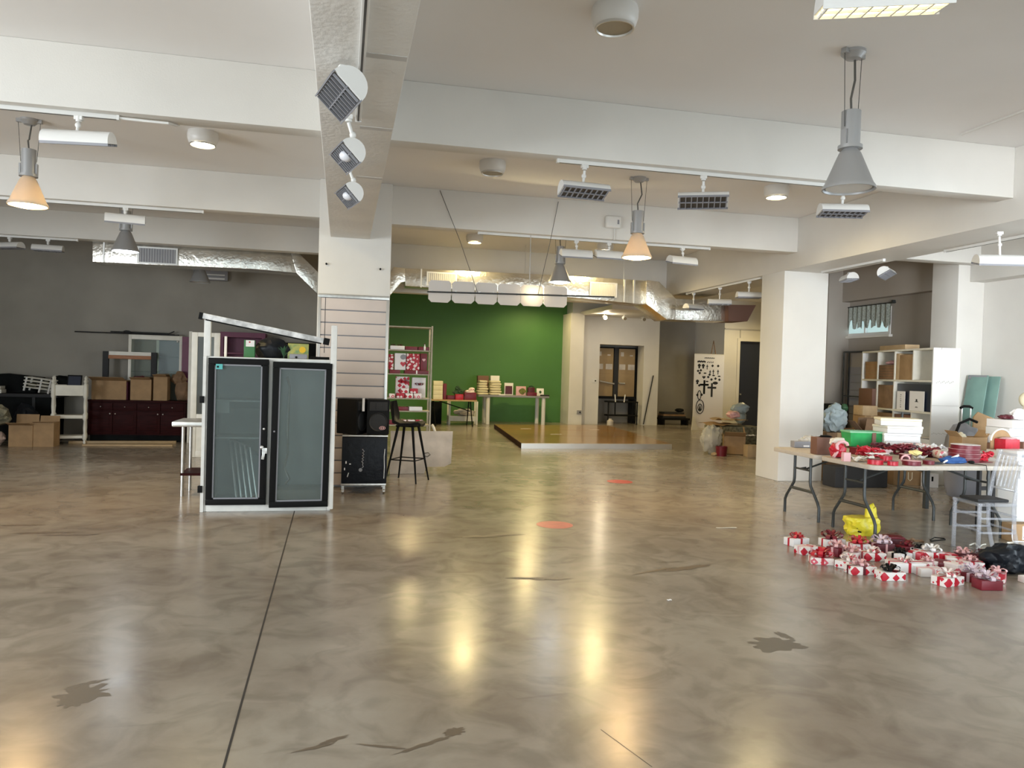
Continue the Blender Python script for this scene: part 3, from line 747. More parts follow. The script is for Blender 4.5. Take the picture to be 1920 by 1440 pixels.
# floodlight that makes one panel glow
p = W(999, 551, Y=9.99)
t = thing('ceiling_floodlight', 'small round floodlight hidden behind the glowing fabric panel', 'lamp', (p.x, 10.12, p.z))
MB().cyl((0, 0.10, 0), (0, 0, 0), 0.04, 0.07, n=20).build('housing', 'shade_grey', t)
MB().cyl((0, -0.004, 0), (0, 0.0, 0), 0.062, n=20).build('lens', 'ware_on', t)
MB().cyl((0, 0.08, 0.05), (0, 0.08, 3.40 - p.z), 0.006, n=6).build('stem', 'alu', t)
d = bpy.data.lights.new('lamp_light', 'SPOT'); d.energy = 40; d.color = (1, 0.85, 0.5); d.spot_size = R_(130); d.shadow_soft_size = 0.06
o = bpy.data.objects.new('lamp_light', d); C.objects.link(o); o.parent = t; o.location = (0, -0.02, 0); o.rotation_euler = (R_(-90), 0, 0)

# small white box and its cable on the cross beam
p = W(1149, 417, Y=10.08)
t = thing('alarm_box', 'small white rounded box on the cross beam beside the warm pendant', 'box', (p.x, 10.10, p.z))
MB().box(-0.11, 0.11, -0.07, 0, -0.085, 0.085).build('case', 'white', t, bev=0.03, seg=3)
MB().box(0.05, 0.075, -0.074, -0.068, -0.03, 0.03).build('indicator', 'greyplastic', t)
MB().tube([(0.03, -0.02, -0.08), (0.03, -0.015, -0.16), (0.03, -0.02, -0.24)], 0.008).build('cable', 'white', t)
# stray ceiling spots over the alcove
for px, py, on, lab in ((1133, 597, True, 'small lit spotlight on the soffit left of the dark alcove'), (1170, 597, False, 'small unlit spotlight on the soffit above the dark alcove'), (1206, 593, False, 'small unlit spotlight on the soffit towards the banner')):
    p = W(px, py, Y=21.4)
    t = thing('soffit_spotlight', lab, 'lamp', (p.x, 21.4, 3.30), 0, 'small spotlights over the alcove')
    MB().cyl((0, 0, 0), (0, 0, -0.06), 0.015).cyl((0, 0.05, -0.07), (0, -0.10, -0.11), 0.05, 0.06, n=16).build('housing', 'white', t)
    MB().cyl((0, -0.103, -0.111), (0, -0.106, -0.112), 0.05, n=16).build('lens', 'ware_on' if on else 'lens_off', t)
    if on:
        d = bpy.data.lights.new('lamp_light', 'POINT'); d.energy = 16; d.color = (1, 0.85, 0.6); d.shadow_soft_size = 0.05
        o = bpy.data.objects.new('lamp_light', d); C.objects.link(o); o.parent = t; o.location = (0, -0.17, -0.13)

# ================================================================ COOLER, COLUMN GEAR
def prt(mb, name, m, t, **k): return mb.build(name, m, t, **k)
FX0, FX1, FY = -1.37, -0.09, 8.36
t = thing('display_cooler', 'worn white double door glass cooler standing in the middle of the floor', 'refrigerator', (FX0, FY, 0))
w = FX1 - FX0; dp = 0.68; h = 1.60
prt(MB().box(0, 0.035, 0, dp, 0, h).box(w - 0.035, w, 0, dp, 0, h).box(0.035, w - 0.035, dp - 0.03, dp, 0, h).box(0.035, w - 0.035, 0, dp - 0.03, 0, 0.07).box(0.035, w - 0.035, 0, dp - 0.03, h - 0.035, h), 'body', 'white_metal', t, bev=0.006)
prt(MB().box(0.036, 0.05, 0.02, dp - 0.031, 0.071, h - 0.036).box(w - 0.05, w - 0.036, 0.02, dp - 0.031, 0.071, h - 0.036).box(0.05, w - 0.05, dp - 0.05, dp - 0.031, 0.071, h - 0.036), 'lining', 'fridge_in', t)
prt(MB().box(w / 2 - 0.012, w / 2 + 0.02, 0.0, 0.03, 0.07, h - 0.035), 'centre_mullion', 'white', t)
prt(MB().box(-0.02, 0.045, -0.012, 0.05, h, 1.985), 'post', 'white_metal', t, bev=0.006)
prt(MB().box(w - 0.035, w + 0.03, -0.04, 0.05, 0.02, 1.965), 'post', 'white_metal', t, bev=0.01)
prt(MB().box(-0.02, 0.012, -0.014, 0.0, 0.0, h), 'side_trim', 'white_metal', t)
# the header rail has dropped at one end
p0, p1 = Vector((-0.03, -0.02, 2.01)), Vector((w - 0.11, -0.02, 1.80))
a = math.atan2(p1.z - p0.z, p1.x - p0.x); L = (p1 - p0).length
hr = MB().cbox((p0 + p1) / 2, (L, 0.05, 0.055), ry=-a).build('header_rail', 'scuffed', t, bev=0.004)
hr['label'] = 'slanting scuffed header rail'
for p, s in ((p0, 1), (p1, 1)):
    MB().cbox(p + Vector((-0.018 if p is p0 else 0.03, 0, -0.003 if p is p0 else -0.008)), (0.036 if p is p0 else 0.06, 0.056, 0.07), ry=-a).build('rail_cap', 'black', hr)
MB().cbox((p0 + p1) / 2 + Vector((0.0, 0.012, -0.034)), (L * 0.96, 0.02, 0.014), ry=-a).build('rail_underside', 'black', hr)
def cooler_door(x0, x1, z0, z1, name, hinge=None, ang=0):
    W_ = x1 - x0; H_ = z1 - z0; b = 0.062
    d = MB().box(0, W_, -0.05, 0, 0, b).box(0, W_, -0.05, 0, H_ - b, H_).box(0, b, -0.05, 0, b, H_ - b).box(W_ - b, W_, -0.05, 0, b, H_ - b).build('door', 'black', t, bev=0.006)
    if hinge:
        d.location = (x1, -0.003, z0); d.rotation_euler = (0, R_(0.5), ang)
        for v in d.data.vertices: v.co.x -= W_
        off = -W_
    else: d.location = (x0, -0.004, z0); off = 0
    g = MB().box(off + b - 0.005, off + W_ - b + 0.005, -0.032, -0.024, b - 0.005, H_ - b + 0.005).build('glass', 'glass', d)
    i_ = MB()
    for (q0, q1, r0, r1) in ((b, b + 0.014, b, H_ - b), (W_ - b - 0.014, W_ - b, b, H_ - b), (b, W_ - b, b, b + 0.014), (b, W_ - b, H_ - b - 0.014, H_ - b)):
        i_.box(off + q0, off + q1, -0.04, -0.03, r0, r1)
    i_.build('inner_gasket', 'greyplastic', d)
    return d, off, W_, H_
d1, o1, w1, h1 = cooler_door(0.035, 0.625, 0.075, 1.585, 'left')
d2, o2, w2, h2 = cooler_door(0.655, w - 0.03, 0.05, 1.56, 'right', True, R_(7))
MB().box(0.075, 0.14, -0.054, -0.0505, h1 - 0.115, h1 - 0.062).build('energy_sticker', mat('teal_label', (0.10, 0.45, 0.43), 0.4), d1)
MB().box(0.085, 0.105, -0.0555, -0.0545, h1 - 0.10, h1 - 0.08).build('sticker_mark', 'black', d1)
MB().cbox((w1 - 0.02, -0.062, 0.565), (0.05, 0.03, 0.06), rz=0.1).cbox((w1 - 0.03, -0.07, 0.515), (0.028, 0.02, 0.08), ry=0.15).lump((w1 - 0.045, -0.068, 0.60), (0.022, 0.014, 0.022), 4, 0.1, sub=2).build('padlock', 'alu', d1, bev=0.004)
MB().lump((w1 - 0.03, -0.056, 0.79), (0.014, 0.010, 0.014), 5, 0, sub=2).build('lock_barrel', 'alu', d1)
MB().lump((o2 + 0.03, -0.056, 0.79), (0.010, 0.008, 0.010), 5, 0, sub=2).build('lock_barrel', 'greyplastic', d2)
for z in (1.12, 0.2):
    MB().box(-0.045, 0.0, -0.03, 0.03, z, z + 0.07).build('hinge', 'black', t, bev=0.005)
MB().box(w + 0.001, w + 0.03, -0.03, 0.04, 1.16, 1.21).build('hinge', 'black', t, bev=0.005)
# what is inside the cooler
t2 = thing('wire_shelf_frame', 'grey slatted shelf leaning inside the cooler behind the closed door', 'shelf', (FX0 + 0.37, FY + 0.24, 0.092), R_(0))
mb = MB()
for i in range(5):
    x = -0.16 + i * 0.052
    mb.tube([(x + 0.10, -0.05, 0.0), (x, 0.10, 0.62 - 0.02 * i)], 0.012, n=6)
mb.tube([(-0.07, -0.06, 0.012), (0.17, -0.06, 0.012)], 0.010).tube([(-0.18, 0.11, 0.63), (0.06, 0.11, 0.54)], 0.010)
prt(mb, 'slats', 'alu', t2)
tag(MB().lump((FX0 + 0.43, FY + 0.44, 0.33), (0.15, 0.10, 0.26), 8, 0.25, floor=0.073).build('plastic_sack', 'greybag'), 'grey plastic sack standing inside the cooler behind the leaning shelf', 'bag')
t3 = thing('cooler_shelf', 'pale shelf panel inside the cooler behind the closed door', 'shelf', (FX0 + 0.345, FY + 0.36, 0.74))
prt(MB().box(-0.27, 0.27, -0.22, 0.22, 0, 0.02).box(-0.27, 0.27, 0.2, 0.215, 0.02, 0.30), 'panel', 'fridge_in', t3, bev=0.004)
t3 = thing('cooler_shelf', 'upper shelf panel inside the cooler near the teal sticker', 'shelf', (FX0 + 0.345, FY + 0.36, 1.13))
prt(MB().box(-0.27, 0.27, -0.22, 0.22, 0, 0.02).box(-0.27, -0.12, -0.215, -0.20, -0.12, 0.0), 'panel', 'fridge_in', t3, bev=0.004)
tag(MB().tube([(FX0 + 0.77, FY + 0.60, 1.40), (FX0 + 0.80, FY + 0.55, 1.30), (FX0 + 0.79, FY + 0.56, 0.9), (FX0 + 0.80, FY + 0.5, 0.55), (FX0 + 0.77, FY + 0.45, 0.4), (FX0 + 0.83, FY + 0.4, 0.28), (FX0 + 0.79, FY + 0.42, 0.225)], 0.014).build('drain_hose', 'lens_off'), 'brown hose hanging inside the cooler behind the ajar door', 'hose')
tag(MB().box(FX0 + 0.70, FX0 + 1.18, FY + 0.15, FY + 0.55, 0.071, 0.20).build('compressor_tray', 'lens_off', bev=0.02), 'dusty brown tray on the cooler bottom behind the ajar door', 'tray')
# things lying on top of the cooler, seen under the header rail
zt = 1.602
def ontop(px, Y): return W(px, 660, Y=Y).x
x = ontop(468, 8.62)
t = thing('tea_carton', 'green carton with a white paper label on top of the cooler', 'carton', (x, 8.62, zt))
prt(MB().box(-0.055, 0.055, -0.04, 0.04, 0, 0.185), 'carton', mat('carton_green', (0.04, 0.17, 0.06), 0.5), t, bev=0.004)
prt(MB().box(-0.035, 0.052, -0.044, -0.0405, 0.115, 0.182).box(-0.004, 0.012, -0.046, -0.0435, 0.155, 0.170, mi=1), 'paper_label', ['paper', 'red'], t)
tag(MB().lump((ontop(510, 8.70), 8.72, zt + 0.10), (0.17, 0.10, 0.12), 11, 0.35, floor=zt).build('black_bundle', 'black_film'), 'shapeless black bundle on top of the cooler beside the green carton', 'bundle')
x = ontop(557, 8.66)
t = thing('snack_pack', 'leaning green and yellow packet on top of the cooler near the rail end', 'packet', (x, 8.68, zt), 0, None, R_(-12))
prt(MB().box(-0.10, 0.12, -0.012, 0.012, 0.0, 0.17), 'packet', mat('packet_green', (0.16, 0.28, 0.13), 0.4, var=0.4, scale=18, col2=(0.45, 0.42, 0.12)), t, bev=0.005)
prt(MB().cyl((0.055, -0.0125, 0.10), (0.055, -0.0155, 0.10), 0.035, n=18), 'yellow_mark', mat('mark_yellow', (0.7, 0.45, 0.03), 0.4), t)
x = ontop(560, 8.45)
t = thing('grey_tray', 'low grey tray on top of the cooler in front of the green packet', 'tray', (x, 8.46, zt))
prt(MB().box(-0.09, 0.09, -0.06, 0.06, 0, 0.05), 'tray', 'greyplastic', t, bev=0.01)
prt(MB().cyl((-0.02, -0.061, 0.015), (-0.02, -0.066, 0.015), 0.012, n=12), 'dark_knob', 'black', t)
t = thing('fern_sprig', 'dark leafy sprig lying on the cooler top between bundle and tray', 'plant', (ontop(532, 8.42), 8.42, zt))
mb = MB()
for i in range(9):
    a = i * 0.7; mb.add([(0, 0, 0.01), (0.03 * math.cos(a) - 0.012 * math.sin(a), 0.03 * math.sin(a), 0.05 + 0.008 * i), (0.07 * math.cos(a), 0.05 * math.sin(a), 0.06 + 0.011 * i), (0.03 * math.cos(a) + 0.012 * math.sin(a), 0.03 * math.sin(a), 0.045 + 0.008 * i)], [(0, 1, 2, 3)])
prt(mb.tube([(0, 0, 0), (0.01, 0, 0.08)], 0.005), 'leaves', 'plant', t)
tag(MB().box(-0.012, 0.012, -0.02, 0.02, 0, 0.225).build('narrow_batten', 'white', loc=(ontop(423, 8.9), 8.9, zt)), 'narrow white batten standing on the back of the cooler top', 'batten')
tag(MB().box(-0.10, 0.10, -0.05, 0.05, 0, 0.03).build('flat_case', 'black', loc=(ontop(600, 8.6), 8.62, zt), bev=0.006), 'flat black case on the cooler top against the white post', 'case')

# slatted board on the front of the square column
SY = 9.955
t = thing('slatwall_panel', 'pale pink slatted display board with metal edges on the square column', 'panel', (0, 0, 0))
prt(MB().box(-0.315, 0.56, SY + 0.02, SY + 0.06, 0.02, 2.40), 'backing_board', 'greyplastic', t)
mb = MB(); z = 2.395
n = 15; step = (2.395 - 0.02) / n
for i in range(n):
    mb.box(-0.285, 0.53, SY, SY + 0.02, 2.395 - (i + 1) * step + 0.014, 2.395 - i * step)
prt(mb, 'slats', 'slat', t, bev=0.003)
for x in (-0.318, 0.528): prt(MB().box(x, x + 0.034, SY - 0.008, SY + 0.06, 0.02, 2.40), 'edge_trim', 'alu', t, bev=0.003)
prt(MB().box(-0.322, 0.566, SY - 0.012, SY + 0.062, 2.40, 2.445), 'top_trim', 'steel', t, bev=0.003)
prt(MB().box(-0.232, -0.226, SY - 0.003, SY, 1.7, 2.395), 'board_seam', 'charcoal', t)
for px, py, lab in ((612, 495, 0), (713, 505, 1)):
    p = W(px, py, Y=10.02)
    tag(MB().cyl((p.x, 10.02, p.z), (p.x, 9.98, p.z), 0.012, n=10).build('wall_hook', 'black'), 'short black hook on the square column, ' + ('above the dropped cooler rail' if lab == 0 else 'on the side of the green wall'), 'hook', 'hooks on the column')

# speakers on a black case on a low steel trolley
t = thing('equipment_trolley', 'low steel trolley with short legs under the black case', 'trolley', (0.285, 9.66, 0))
prt(MB().box(-0.27, 0.27, -0.22, 0.22, 0.10, 0.125), 'shelf', 'steel', t, bev=0.004)
for sx in (-1, 1):
    for sy in (-1, 1):
        prt(MB().box(sx * 0.245 - 0.016, sx * 0.245 + 0.016, sy * 0.195 - 0.016, sy * 0.195 + 0.016, 0.03, 0.10).cyl((sx * 0.245 - 0.012, sy * 0.195, 0.03), (sx * 0.245 + 0.012, sy * 0.195, 0.03), 0.03, n=14), 'leg', 'steel', t)
t = thing('amplifier_case', 'tall black shrink wrapped case with a vertical white script mark', 'case', (0.29, 9.67, 0.127))
prt(MB().box(-0.27, 0.27, -0.23, 0.23, 0, 0.565), 'case', 'black_film', t, bev=0.012)
lid = prt(MB().box(-0.27, 0.275, -0.235, 0.235, 0.567, 0.585), 'metal_edge', 'steel', t, bev=0.004)
mb = MB()
pts = [(0.0, 0.19), (0.018, 0.205), (0.006, 0.225), (0.012, 0.25), (-0.004, 0.265), (0.016, 0.285), (0.0, 0.30), (0.02, 0.32), (0.002, 0.335), (0.022, 0.355), (0.004, 0.37), (0.024, 0.39), (0.0, 0.415)]
mb.tube([(-0.03 + x, -0.2335, z) for x, z in pts], 0.006, n=5)
mb.cyl((-0.045, -0.231, 0.165), (-0.045, -0.235, 0.165), 0.022, n=14)
prt(mb, 'script_mark', 'greyplastic', t)
mb = MB()
for x, z, a, b in ((-0.225, 0.24, 0.014, 0.03), (-0.24, 0.16, 0.012, 0.03), (-0.18, 0.23, 0.02, 0.012)): mb.box(x, x + a, -0.234, -0.231, z, z + b)
prt(mb, 'film_label', 'paper', t)
prt(MB().tube([(0.235, -0.233, 0.06), (0.238, -0.233, 0.20), (0.232, -0.233, 0.33), (0.24, -0.233, 0.42)], 0.005, n=5).tube([(-0.20, -0.233, 0.08), (-0.185, -0.233, 0.13)], 0.006, n=5), 'film_crease', 'alu', t)
zs = 0.127 + 0.587
def speaker(x, y, w, h, dpt, rz, label, badge):
    t = thing('loudspeaker', label, 'loudspeaker', (x, y, zs), rz, 'loudspeakers on the black case')
    prt(MB().prism([(-w / 2, -dpt / 2), (w / 2, -dpt / 2), (w / 2 - 0.06, dpt / 2), (-w / 2 + 0.06, dpt / 2)], 0, h, 'Z'), 'cabinet', 'black', t, bev=0.012)
    prt(MB().box(-w / 2 + 0.03, w / 2 - 0.03, -dpt / 2 - 0.008, -dpt / 2 + 0.001, h * 0.68, h * 0.93).box(-0.035, 0.035, -dpt / 2 - 0.012, -dpt / 2 - 0.006, h * 0.72, h * 0.90), 'horn', 'charcoal', t, bev=0.006)
    prt(MB().lathe([(0.0, 0.006), (0.045, 0.010), (w * 0.34, 0.002), (w * 0.40, 0.012), (w * 0.41, 0.0)], n=28, mx=Matrix.Translation((0, -dpt / 2 - 0.001, h * 0.36)) @ Matrix.Rotation(R_(90), 4, 'X')), 'woofer', 'charcoal', t)
    if badge:
        mx = Matrix.Translation((w * 0.18, -dpt / 2 - 0.013, h * 0.19))
        ring = [(0.036 * math.cos(2 * math.pi * i / 24), 0, 0.019 * math.sin(2 * math.pi * i / 24)) for i in range(24)]
        prt(MB().tube([mx @ Vector(p) for p in ring], 0.004, n=6, closed=True).box(w * 0.18 - 0.02, w * 0.18 - 0.004, -dpt / 2 - 0.015, -dpt / 2 - 0.010, h * 0.19 - 0.008, h * 0.19 + 0.008).box(w * 0.18 + 0.004, w * 0.18 + 0.02, -dpt / 2 - 0.015, -dpt / 2 - 0.010, h * 0.19 - 0.008, h * 0.19 + 0.008), 'oval_badge', 'pink', t)
    return t
speaker(0.12, 9.68, 0.29, 0.43, 0.30, R_(62), 'black loudspeaker seen from its blank side, next to the cooler', False)
speaker(0.425, 9.66, 0.28, 0.43, 0.28, R_(8), 'black loudspeaker with a pale oval badge, facing the room', True)
tag(MB().box(-0.014, 0.014, -0.006, 0.0, 0, 0.16).build('white_strap', 'paper', loc=(0.262, 9.505, zs + 0.285)), 'short white strap hanging between the two loudspeakers', 'strap')
C.objects['white_strap'].location.y = 9.50

# black bar stool and the pale board behind it
t = thing('bar_stool', 'black moulded bar stool with low curved back and tapered legs', 'stool', (0.90, 10.52, 0), R_(-28))
SH = 0.80
vs = []; n = 14; k = 8
# seat shell: profile from front lip through seat to back top, swept across the width
prof = [(0.20, SH - 0.015), (0.16, SH + 0.004), (0.05, SH - 0.012), (-0.08, SH - 0.016), (-0.16, SH + 0.02), (-0.205, SH + 0.10), (-0.225, SH + 0.20), (-0.235, SH + 0.285)]
prof = [(y, z) for y, z in prof]
for th in (0, -0.035):
    for (y, z) in prof:
        for i in range(n + 1):
            u = i / n * 2 - 1
            hw = 0.215 if z < SH + 0.05 else 0.215 - 0.10 * ((z - SH - 0.05) / 0.24) ** 1.6
            curl = 0.05 * u * u * (1 if z > SH + 0.03 else 0.35)
            vs.append((u * hw, -(y + curl * (0.9 if z > SH + 0.05 else 0)) + th * (0.0 if z < SH + 0.02 else -0.8), z + curl * (0.9 if z <= SH + 0.03 else 0.2) + th * (1 if z < SH + 0.05 else 0.2)))
fs = []; P = len(prof); Q = n + 1
for s_ in (0, P * Q):
    for j in range(P - 1):
        for i in range(n): fs.append((s_ + j * Q + i, s_ + j * Q + i + 1, s_ + (j + 1) * Q + i + 1, s_ + (j + 1) * Q + i))
for j in range(P - 1):
    for i in (0, n): fs.append((j * Q + i, (j + 1) * Q + i, P * Q + (j + 1) * Q + i, P * Q + j * Q + i))
for i in range(n):
    for j in (0, P - 1): fs.append((j * Q + i, j * Q + i + 1, P * Q + j * Q + i + 1, P * Q + j * Q + i))
sh = MB().add(vs, fs).build('seat_shell', 'black', None)
sh.parent = t; sh.rotation_euler = (0, 0, R_(90) + R_(14))
for sx in (-1, 1):
    for sy in (-1, 1):
        prt(MB().tube([(sx * 0.10, sy * 0.10, SH - 0.02), (sx * 0.225, sy * 0.225, 0.0)], [0.02, 0.011], n=10), 'leg', 'black', t)
prt(MB().box(-0.13, 0.13, -0.13, 0.13, SH - 0.055, SH - 0.035), 'seat_mount', 'black', t)
q4 = [(0.178, 0.178), (-0.178, 0.178), (-0.178, -0.178), (0.178, -0.178)]
prt(MB().tube([(x, y, 0.30) for x, y in q4], 0.008, closed=True), 'foot_ring', 'black', t)
t = thing('stone_board', 'pale veined board with a broken corner leaning behind the black stool', 'board', (0.71, 11.20, 0), R_(4), None, R_(-3))
prt(MB().prism([(0, 0.002), (0.50, 0.002), (0.53, 0.10), (0.80, 0.10), (0.90, 0.15), (0.92, 0.625), (0, 0.625)], 0, 0.018), 'slab', 'marble', t, bev=0.002)
prt(MB().tube([(0.50, -0.012, 0.30), (0.55, -0.03, 0.31), (0.58, -0.03, 0.28), (0.54, -0.02, 0.25), (0.49, -0.012, 0.26)], 0.006), 'wire_loop', 'cableblack', t)
# steel side table with lower shelf behind the cooler
t = thing('steel_table', 'steel work table with a brown lower shelf sticking out behind the cooler', 'table', (-1.86, 9.25, 0))
prt(MB().box(0, 0.9, 0, 0.62, 0.80, 0.86), 'tabletop', 'steel', t, bev=0.015)
for x in (0.11, 0.82):
    for y in (0.08, 0.54): prt(MB().cyl((x, y, 0.0), (x, y, 0.80), 0.02, n=12), 'leg', 'steel', t)
prt(MB().box(0.09, 0.84, 0.06, 0.56, 0.24, 0.27), 'lower_shelf', 'wood_red', t)

# ================================================================ AGAINST THE GREY WALL
def box_closed(name, label, x, y, z, w, d, h, rz=0, m='card', group=None, tape=True, cat='box'):
    t = thing(name, label, cat, (x, y, z), rz, group)
    MB().box(-w / 2, w / 2, -d / 2, d / 2, 0, h).build('carton', m, t, bev=0.004)
    if tape: MB().box(-0.03, 0.03, -d / 2 - 0.0015, d / 2 + 0.0015, h - 0.0005, h + 0.0015).box(-0.03, 0.03, -d / 2 - 0.0015, -d / 2 - 0.0002, h * 0.7, h).build('tape', 'tape', t)
    return t
def box_open(name, label, x, y, z, w, d, h, rz=0, m='card', group=None, flaps=((0, 1.9), (1, 2.2), (2, 2.0), (3, 2.3)), fl=None, cat='box'):
    t = thing(name, label, cat, (x, y, z), rz, group)
    k = 0.006
    MB().box(-w / 2, w / 2, -d / 2, d / 2, 0, k).box(-w / 2, w / 2, -d / 2, -d / 2 + k, k, h).box(-w / 2, w / 2, d / 2 - k, d / 2, k, h).box(-w / 2, -w / 2 + k, -d / 2 + k, d / 2 - k, k, h).box(w / 2 - k, w / 2, -d / 2 + k, d / 2 - k, k, h).build('carton', m, t)
    for side, a in flaps:
        L = fl or (d * 0.48 if side in (0, 2) else w * 0.40)
        wd_ = (w if side in (0, 2) else d) - 0.01
        mx = Matrix.Rotation(side * math.pi / 2, 4, 'Z') @ Matrix.Translation((0, -(d if side in (0, 2) else w) / 2, h)) @ Matrix.Rotation(-(a - math.pi / 2) + math.pi / 2 - math.pi / 2, 4, 'X')
        # a: angle from lying closed; below ~pi/2 points inwards, pi hangs down the outside
        mx = Matrix.Rotation(side * math.pi / 2, 4, 'Z') @ Matrix.Translation((0, -(d if side in (0, 2) else w) / 2 - (0.004 if a > 2.6 else 0), h)) @ Matrix.Rotation(a, 4, 'X')
        MB().box(-wd_ / 2, wd_ / 2, 0, L, -0.002, 0.003, mx=mx).build('flap', m, t)
    return t

# cherry sideboard
cx0, cx1, cy = -4.60, -2.90, 15.62
t = thing('cherry_sideboard', 'dark cherry wood sideboard with panelled doors under the cardboard boxes', 'cabinet', (cx0, cy, 0.13))
w = cx1 - cx0
prt(MB().box(0, w, 0.02, 0.42, 0, 0.62), 'body', 'wood_red', t)
prt(MB().box(-0.03, w + 0.03, -0.02, 0.44, 0.62, 0.655), 'top', 'wood_red', t, bev=0.008)
for i in range(4):
    x0 = 0.02 + i * (w - 0.04) / 4; x1 = x0 + (w - 0.04) / 4 - 0.01
    dr = MB().box(x0, x1, 0, 0.018, 0.02, 0.44).box(x0 + 0.05, x1 - 0.05, -0.008, 0.0, 0.08, 0.38).build('door', 'wood_red', t, bev=0.004)
    kx = x1 - 0.04 if i % 2 == 0 else x0 + 0.04
    MB().lump((kx, -0.016, 0.40), (0.014, 0.014, 0.014), 1, 0, sub=2).build('knob', 'alu', dr)
    dw = MB().box(x0, x1, 0, 0.018, 0.46, 0.60).build('drawer', 'wood_red', t, bev=0.004)
    MB().lump(((x0 + x1) / 2, -0.016, 0.53), (0.012, 0.014, 0.012), 1, 0, sub=2).build('knob', 'steel', dw)
prt(MB().box(0.03, w - 0.03, 0.06, 0.40, -0.128, 0), 'plinth', 'black_matt', t)
zt = 0.13 + 0.657
for (px0, px1, pyt, Y, lab, op) in ((171, 236, 713, 15.85, 'largest cardboard box on the cherry sideboard, beside the white cart', 0), (244, 283, 711, 15.85, 'middle cardboard box with flap hanging down on the cherry sideboard', 1), (287, 313, 706, 15.85, 'narrow tall cardboard box on the cherry sideboard by the white cabinet', 1)):
    a, b = W(px0, 750, Y=Y - 0.14), W(px1, 750, Y=Y - 0.14)
    h = W(px0, pyt, Y=Y - 0.14).z - zt
    w_ = b.x - a.x
    if not op: box_open('cardboard_box', lab, (a.x + b.x) / 2, Y, zt, w_, 0.28, 0.36, 0, 'card', 'cardboard boxes on the sideboard', flaps=((0, 2.86), (1, 0.15), (3, 0.15)), fl=0.24)
    else: box_open('cardboard_box', lab, (a.x + b.x) / 2, Y, zt, w_, 0.28, h, 0, 'card', 'cardboard boxes on the sideboard', flaps=((0, 2.86), (2, 0.35)), fl=0.14)
p = W(300, 690, Y=15.95)
tag(MB().lump((p.x + 0.05, 15.93, zt + 0.42), (0.13, 0.10, 0.13), 21, 0.4, sub=3).lump((p.x + 0.10, 15.93, zt + 0.2), (0.12, 0.09, 0.22), 22, 0.3, floor=zt).build('brown_paper_bag', 'card_dark'), 'crumpled brown paper bag bulging beside the narrow cardboard box', 'bag')
C.objects['brown_paper_bag'].location = (0.30, 0.02, 0)
p = W(262, 712, Y=15.85)
tag(MB().lump((p.x, 15.85, zt + 0.42), (0.11, 0.07, 0.035), 23, 0.5).build('dark_twigs', 'maroon'), 'dark red dried stems sticking out of the middle cardboard box', 'decoration')
p = W(238, 745, Y=15.85)
tag(MB().box(-0.008, 0.008, -0.1, 0.1, 0, 0.34).build('thin_folder', 'magenta', loc=(W(240, 745, Y=15.85).x + 0.004, 15.85, zt)), 'thin dark folder wedged between two cardboard boxes on the sideboard', 'folder')

# tall white display case behind, dark rack with orange shelf
t = thing('display_case', 'tall white framed glass display case behind the cardboard boxes', 'cabinet', (-4.06, 16.15, 0))
w, h, dd = 0.98, 2.04, 0.26
prt(MB().box(0, 0.055, 0, dd, 0, h).box(w - 0.055, w, 0, dd, 0, h).box(0.055, w - 0.055, 0, dd, h - 0.09, h).box(0.055, w - 0.055, 0, dd, 0, 0.75), 'frame', 'offwhite', t, bev=0.006)
prt(MB().box(0.055, w - 0.055, 0.01, 0.018, 0.75, h - 0.09), 'front_glass', 'clear', t)
for z in (1.32, 1.62): prt(MB().box(0.056, w - 0.056, 0.03, dd - 0.01, z, z + 0.01), 'glass_shelf', 'clear', t)
prt(MB().box(0.45, 0.50, dd - 0.01, dd, 0.75, h - 0.09).box(0.50, 0.88, dd - 0.008, dd, 1.35, h - 0.09, mi=1), 'back_panel', ['offwhite', 'greyplastic'], t)
prt(MB().lump((0.89, -0.006, h - 0.11), (0.02, 0.008, 0.02), 1, 0, sub=2), 'lock', 'alu', t)
t = thing('shelf_rack', 'dark posted rack with an orange wooden shelf standing over the cardboard boxes', 'rack', (-4.49, 16.12, 0))
for x in (0, 0.86):
    prt(MB().box(x, x + 0.10, -0.05, 0.02, 0, 1.70), 'post', 'charcoal', t)
prt(MB().box(0.10, 0.86, -0.05, 0.02, 1.56, 1.63), 'shelf_board', 'wood_orange', t, bev=0.004)
prt(MB().box(0.10, 0.86, -0.03, 0.0, 1.63, 1.70), 'upper_rail', 'offwhite', t)
# long rods lying on top of the display case
for i, (a, b, dz, m, lab) in enumerate((((140, 620), (336, 627), 0.0, 'charcoal', 'longest dark rod lying across the top of the white display case'), ((206, 618), (326, 620), 0.045, 'darkmetal', 'shorter bent dark rod lying over the white display case'))):
    p0, p1 = W(*a, Y=16.25), W(*b, Y=16.25)
    z = 2.045 + 0.014
    pts = [(p0.x, 16.25 + 0.05 * i, z + dz * 0.6), (p1.x - 0.1, 16.25 + 0.05 * i, z + dz * 0.6)] + ([(p1.x, 16.25 + 0.05 * i, z + dz + 0.03)] if i else [(p1.x, 16.25, z)])
    tag(MB().tube(pts, 0.012).build('long_rod', m), lab, 'rod', 'rods on the display case')
p = W(239, 615, Y=16.2)
tag(MB().lump((p.x, 16.2, 2.041 + 0.045), (0.07, 0.05, 0.03), 4, 0.3, floor=2.0415).build('dark_rag', 'charcoal'), 'small dark rag on the top of the white display case', 'rag')
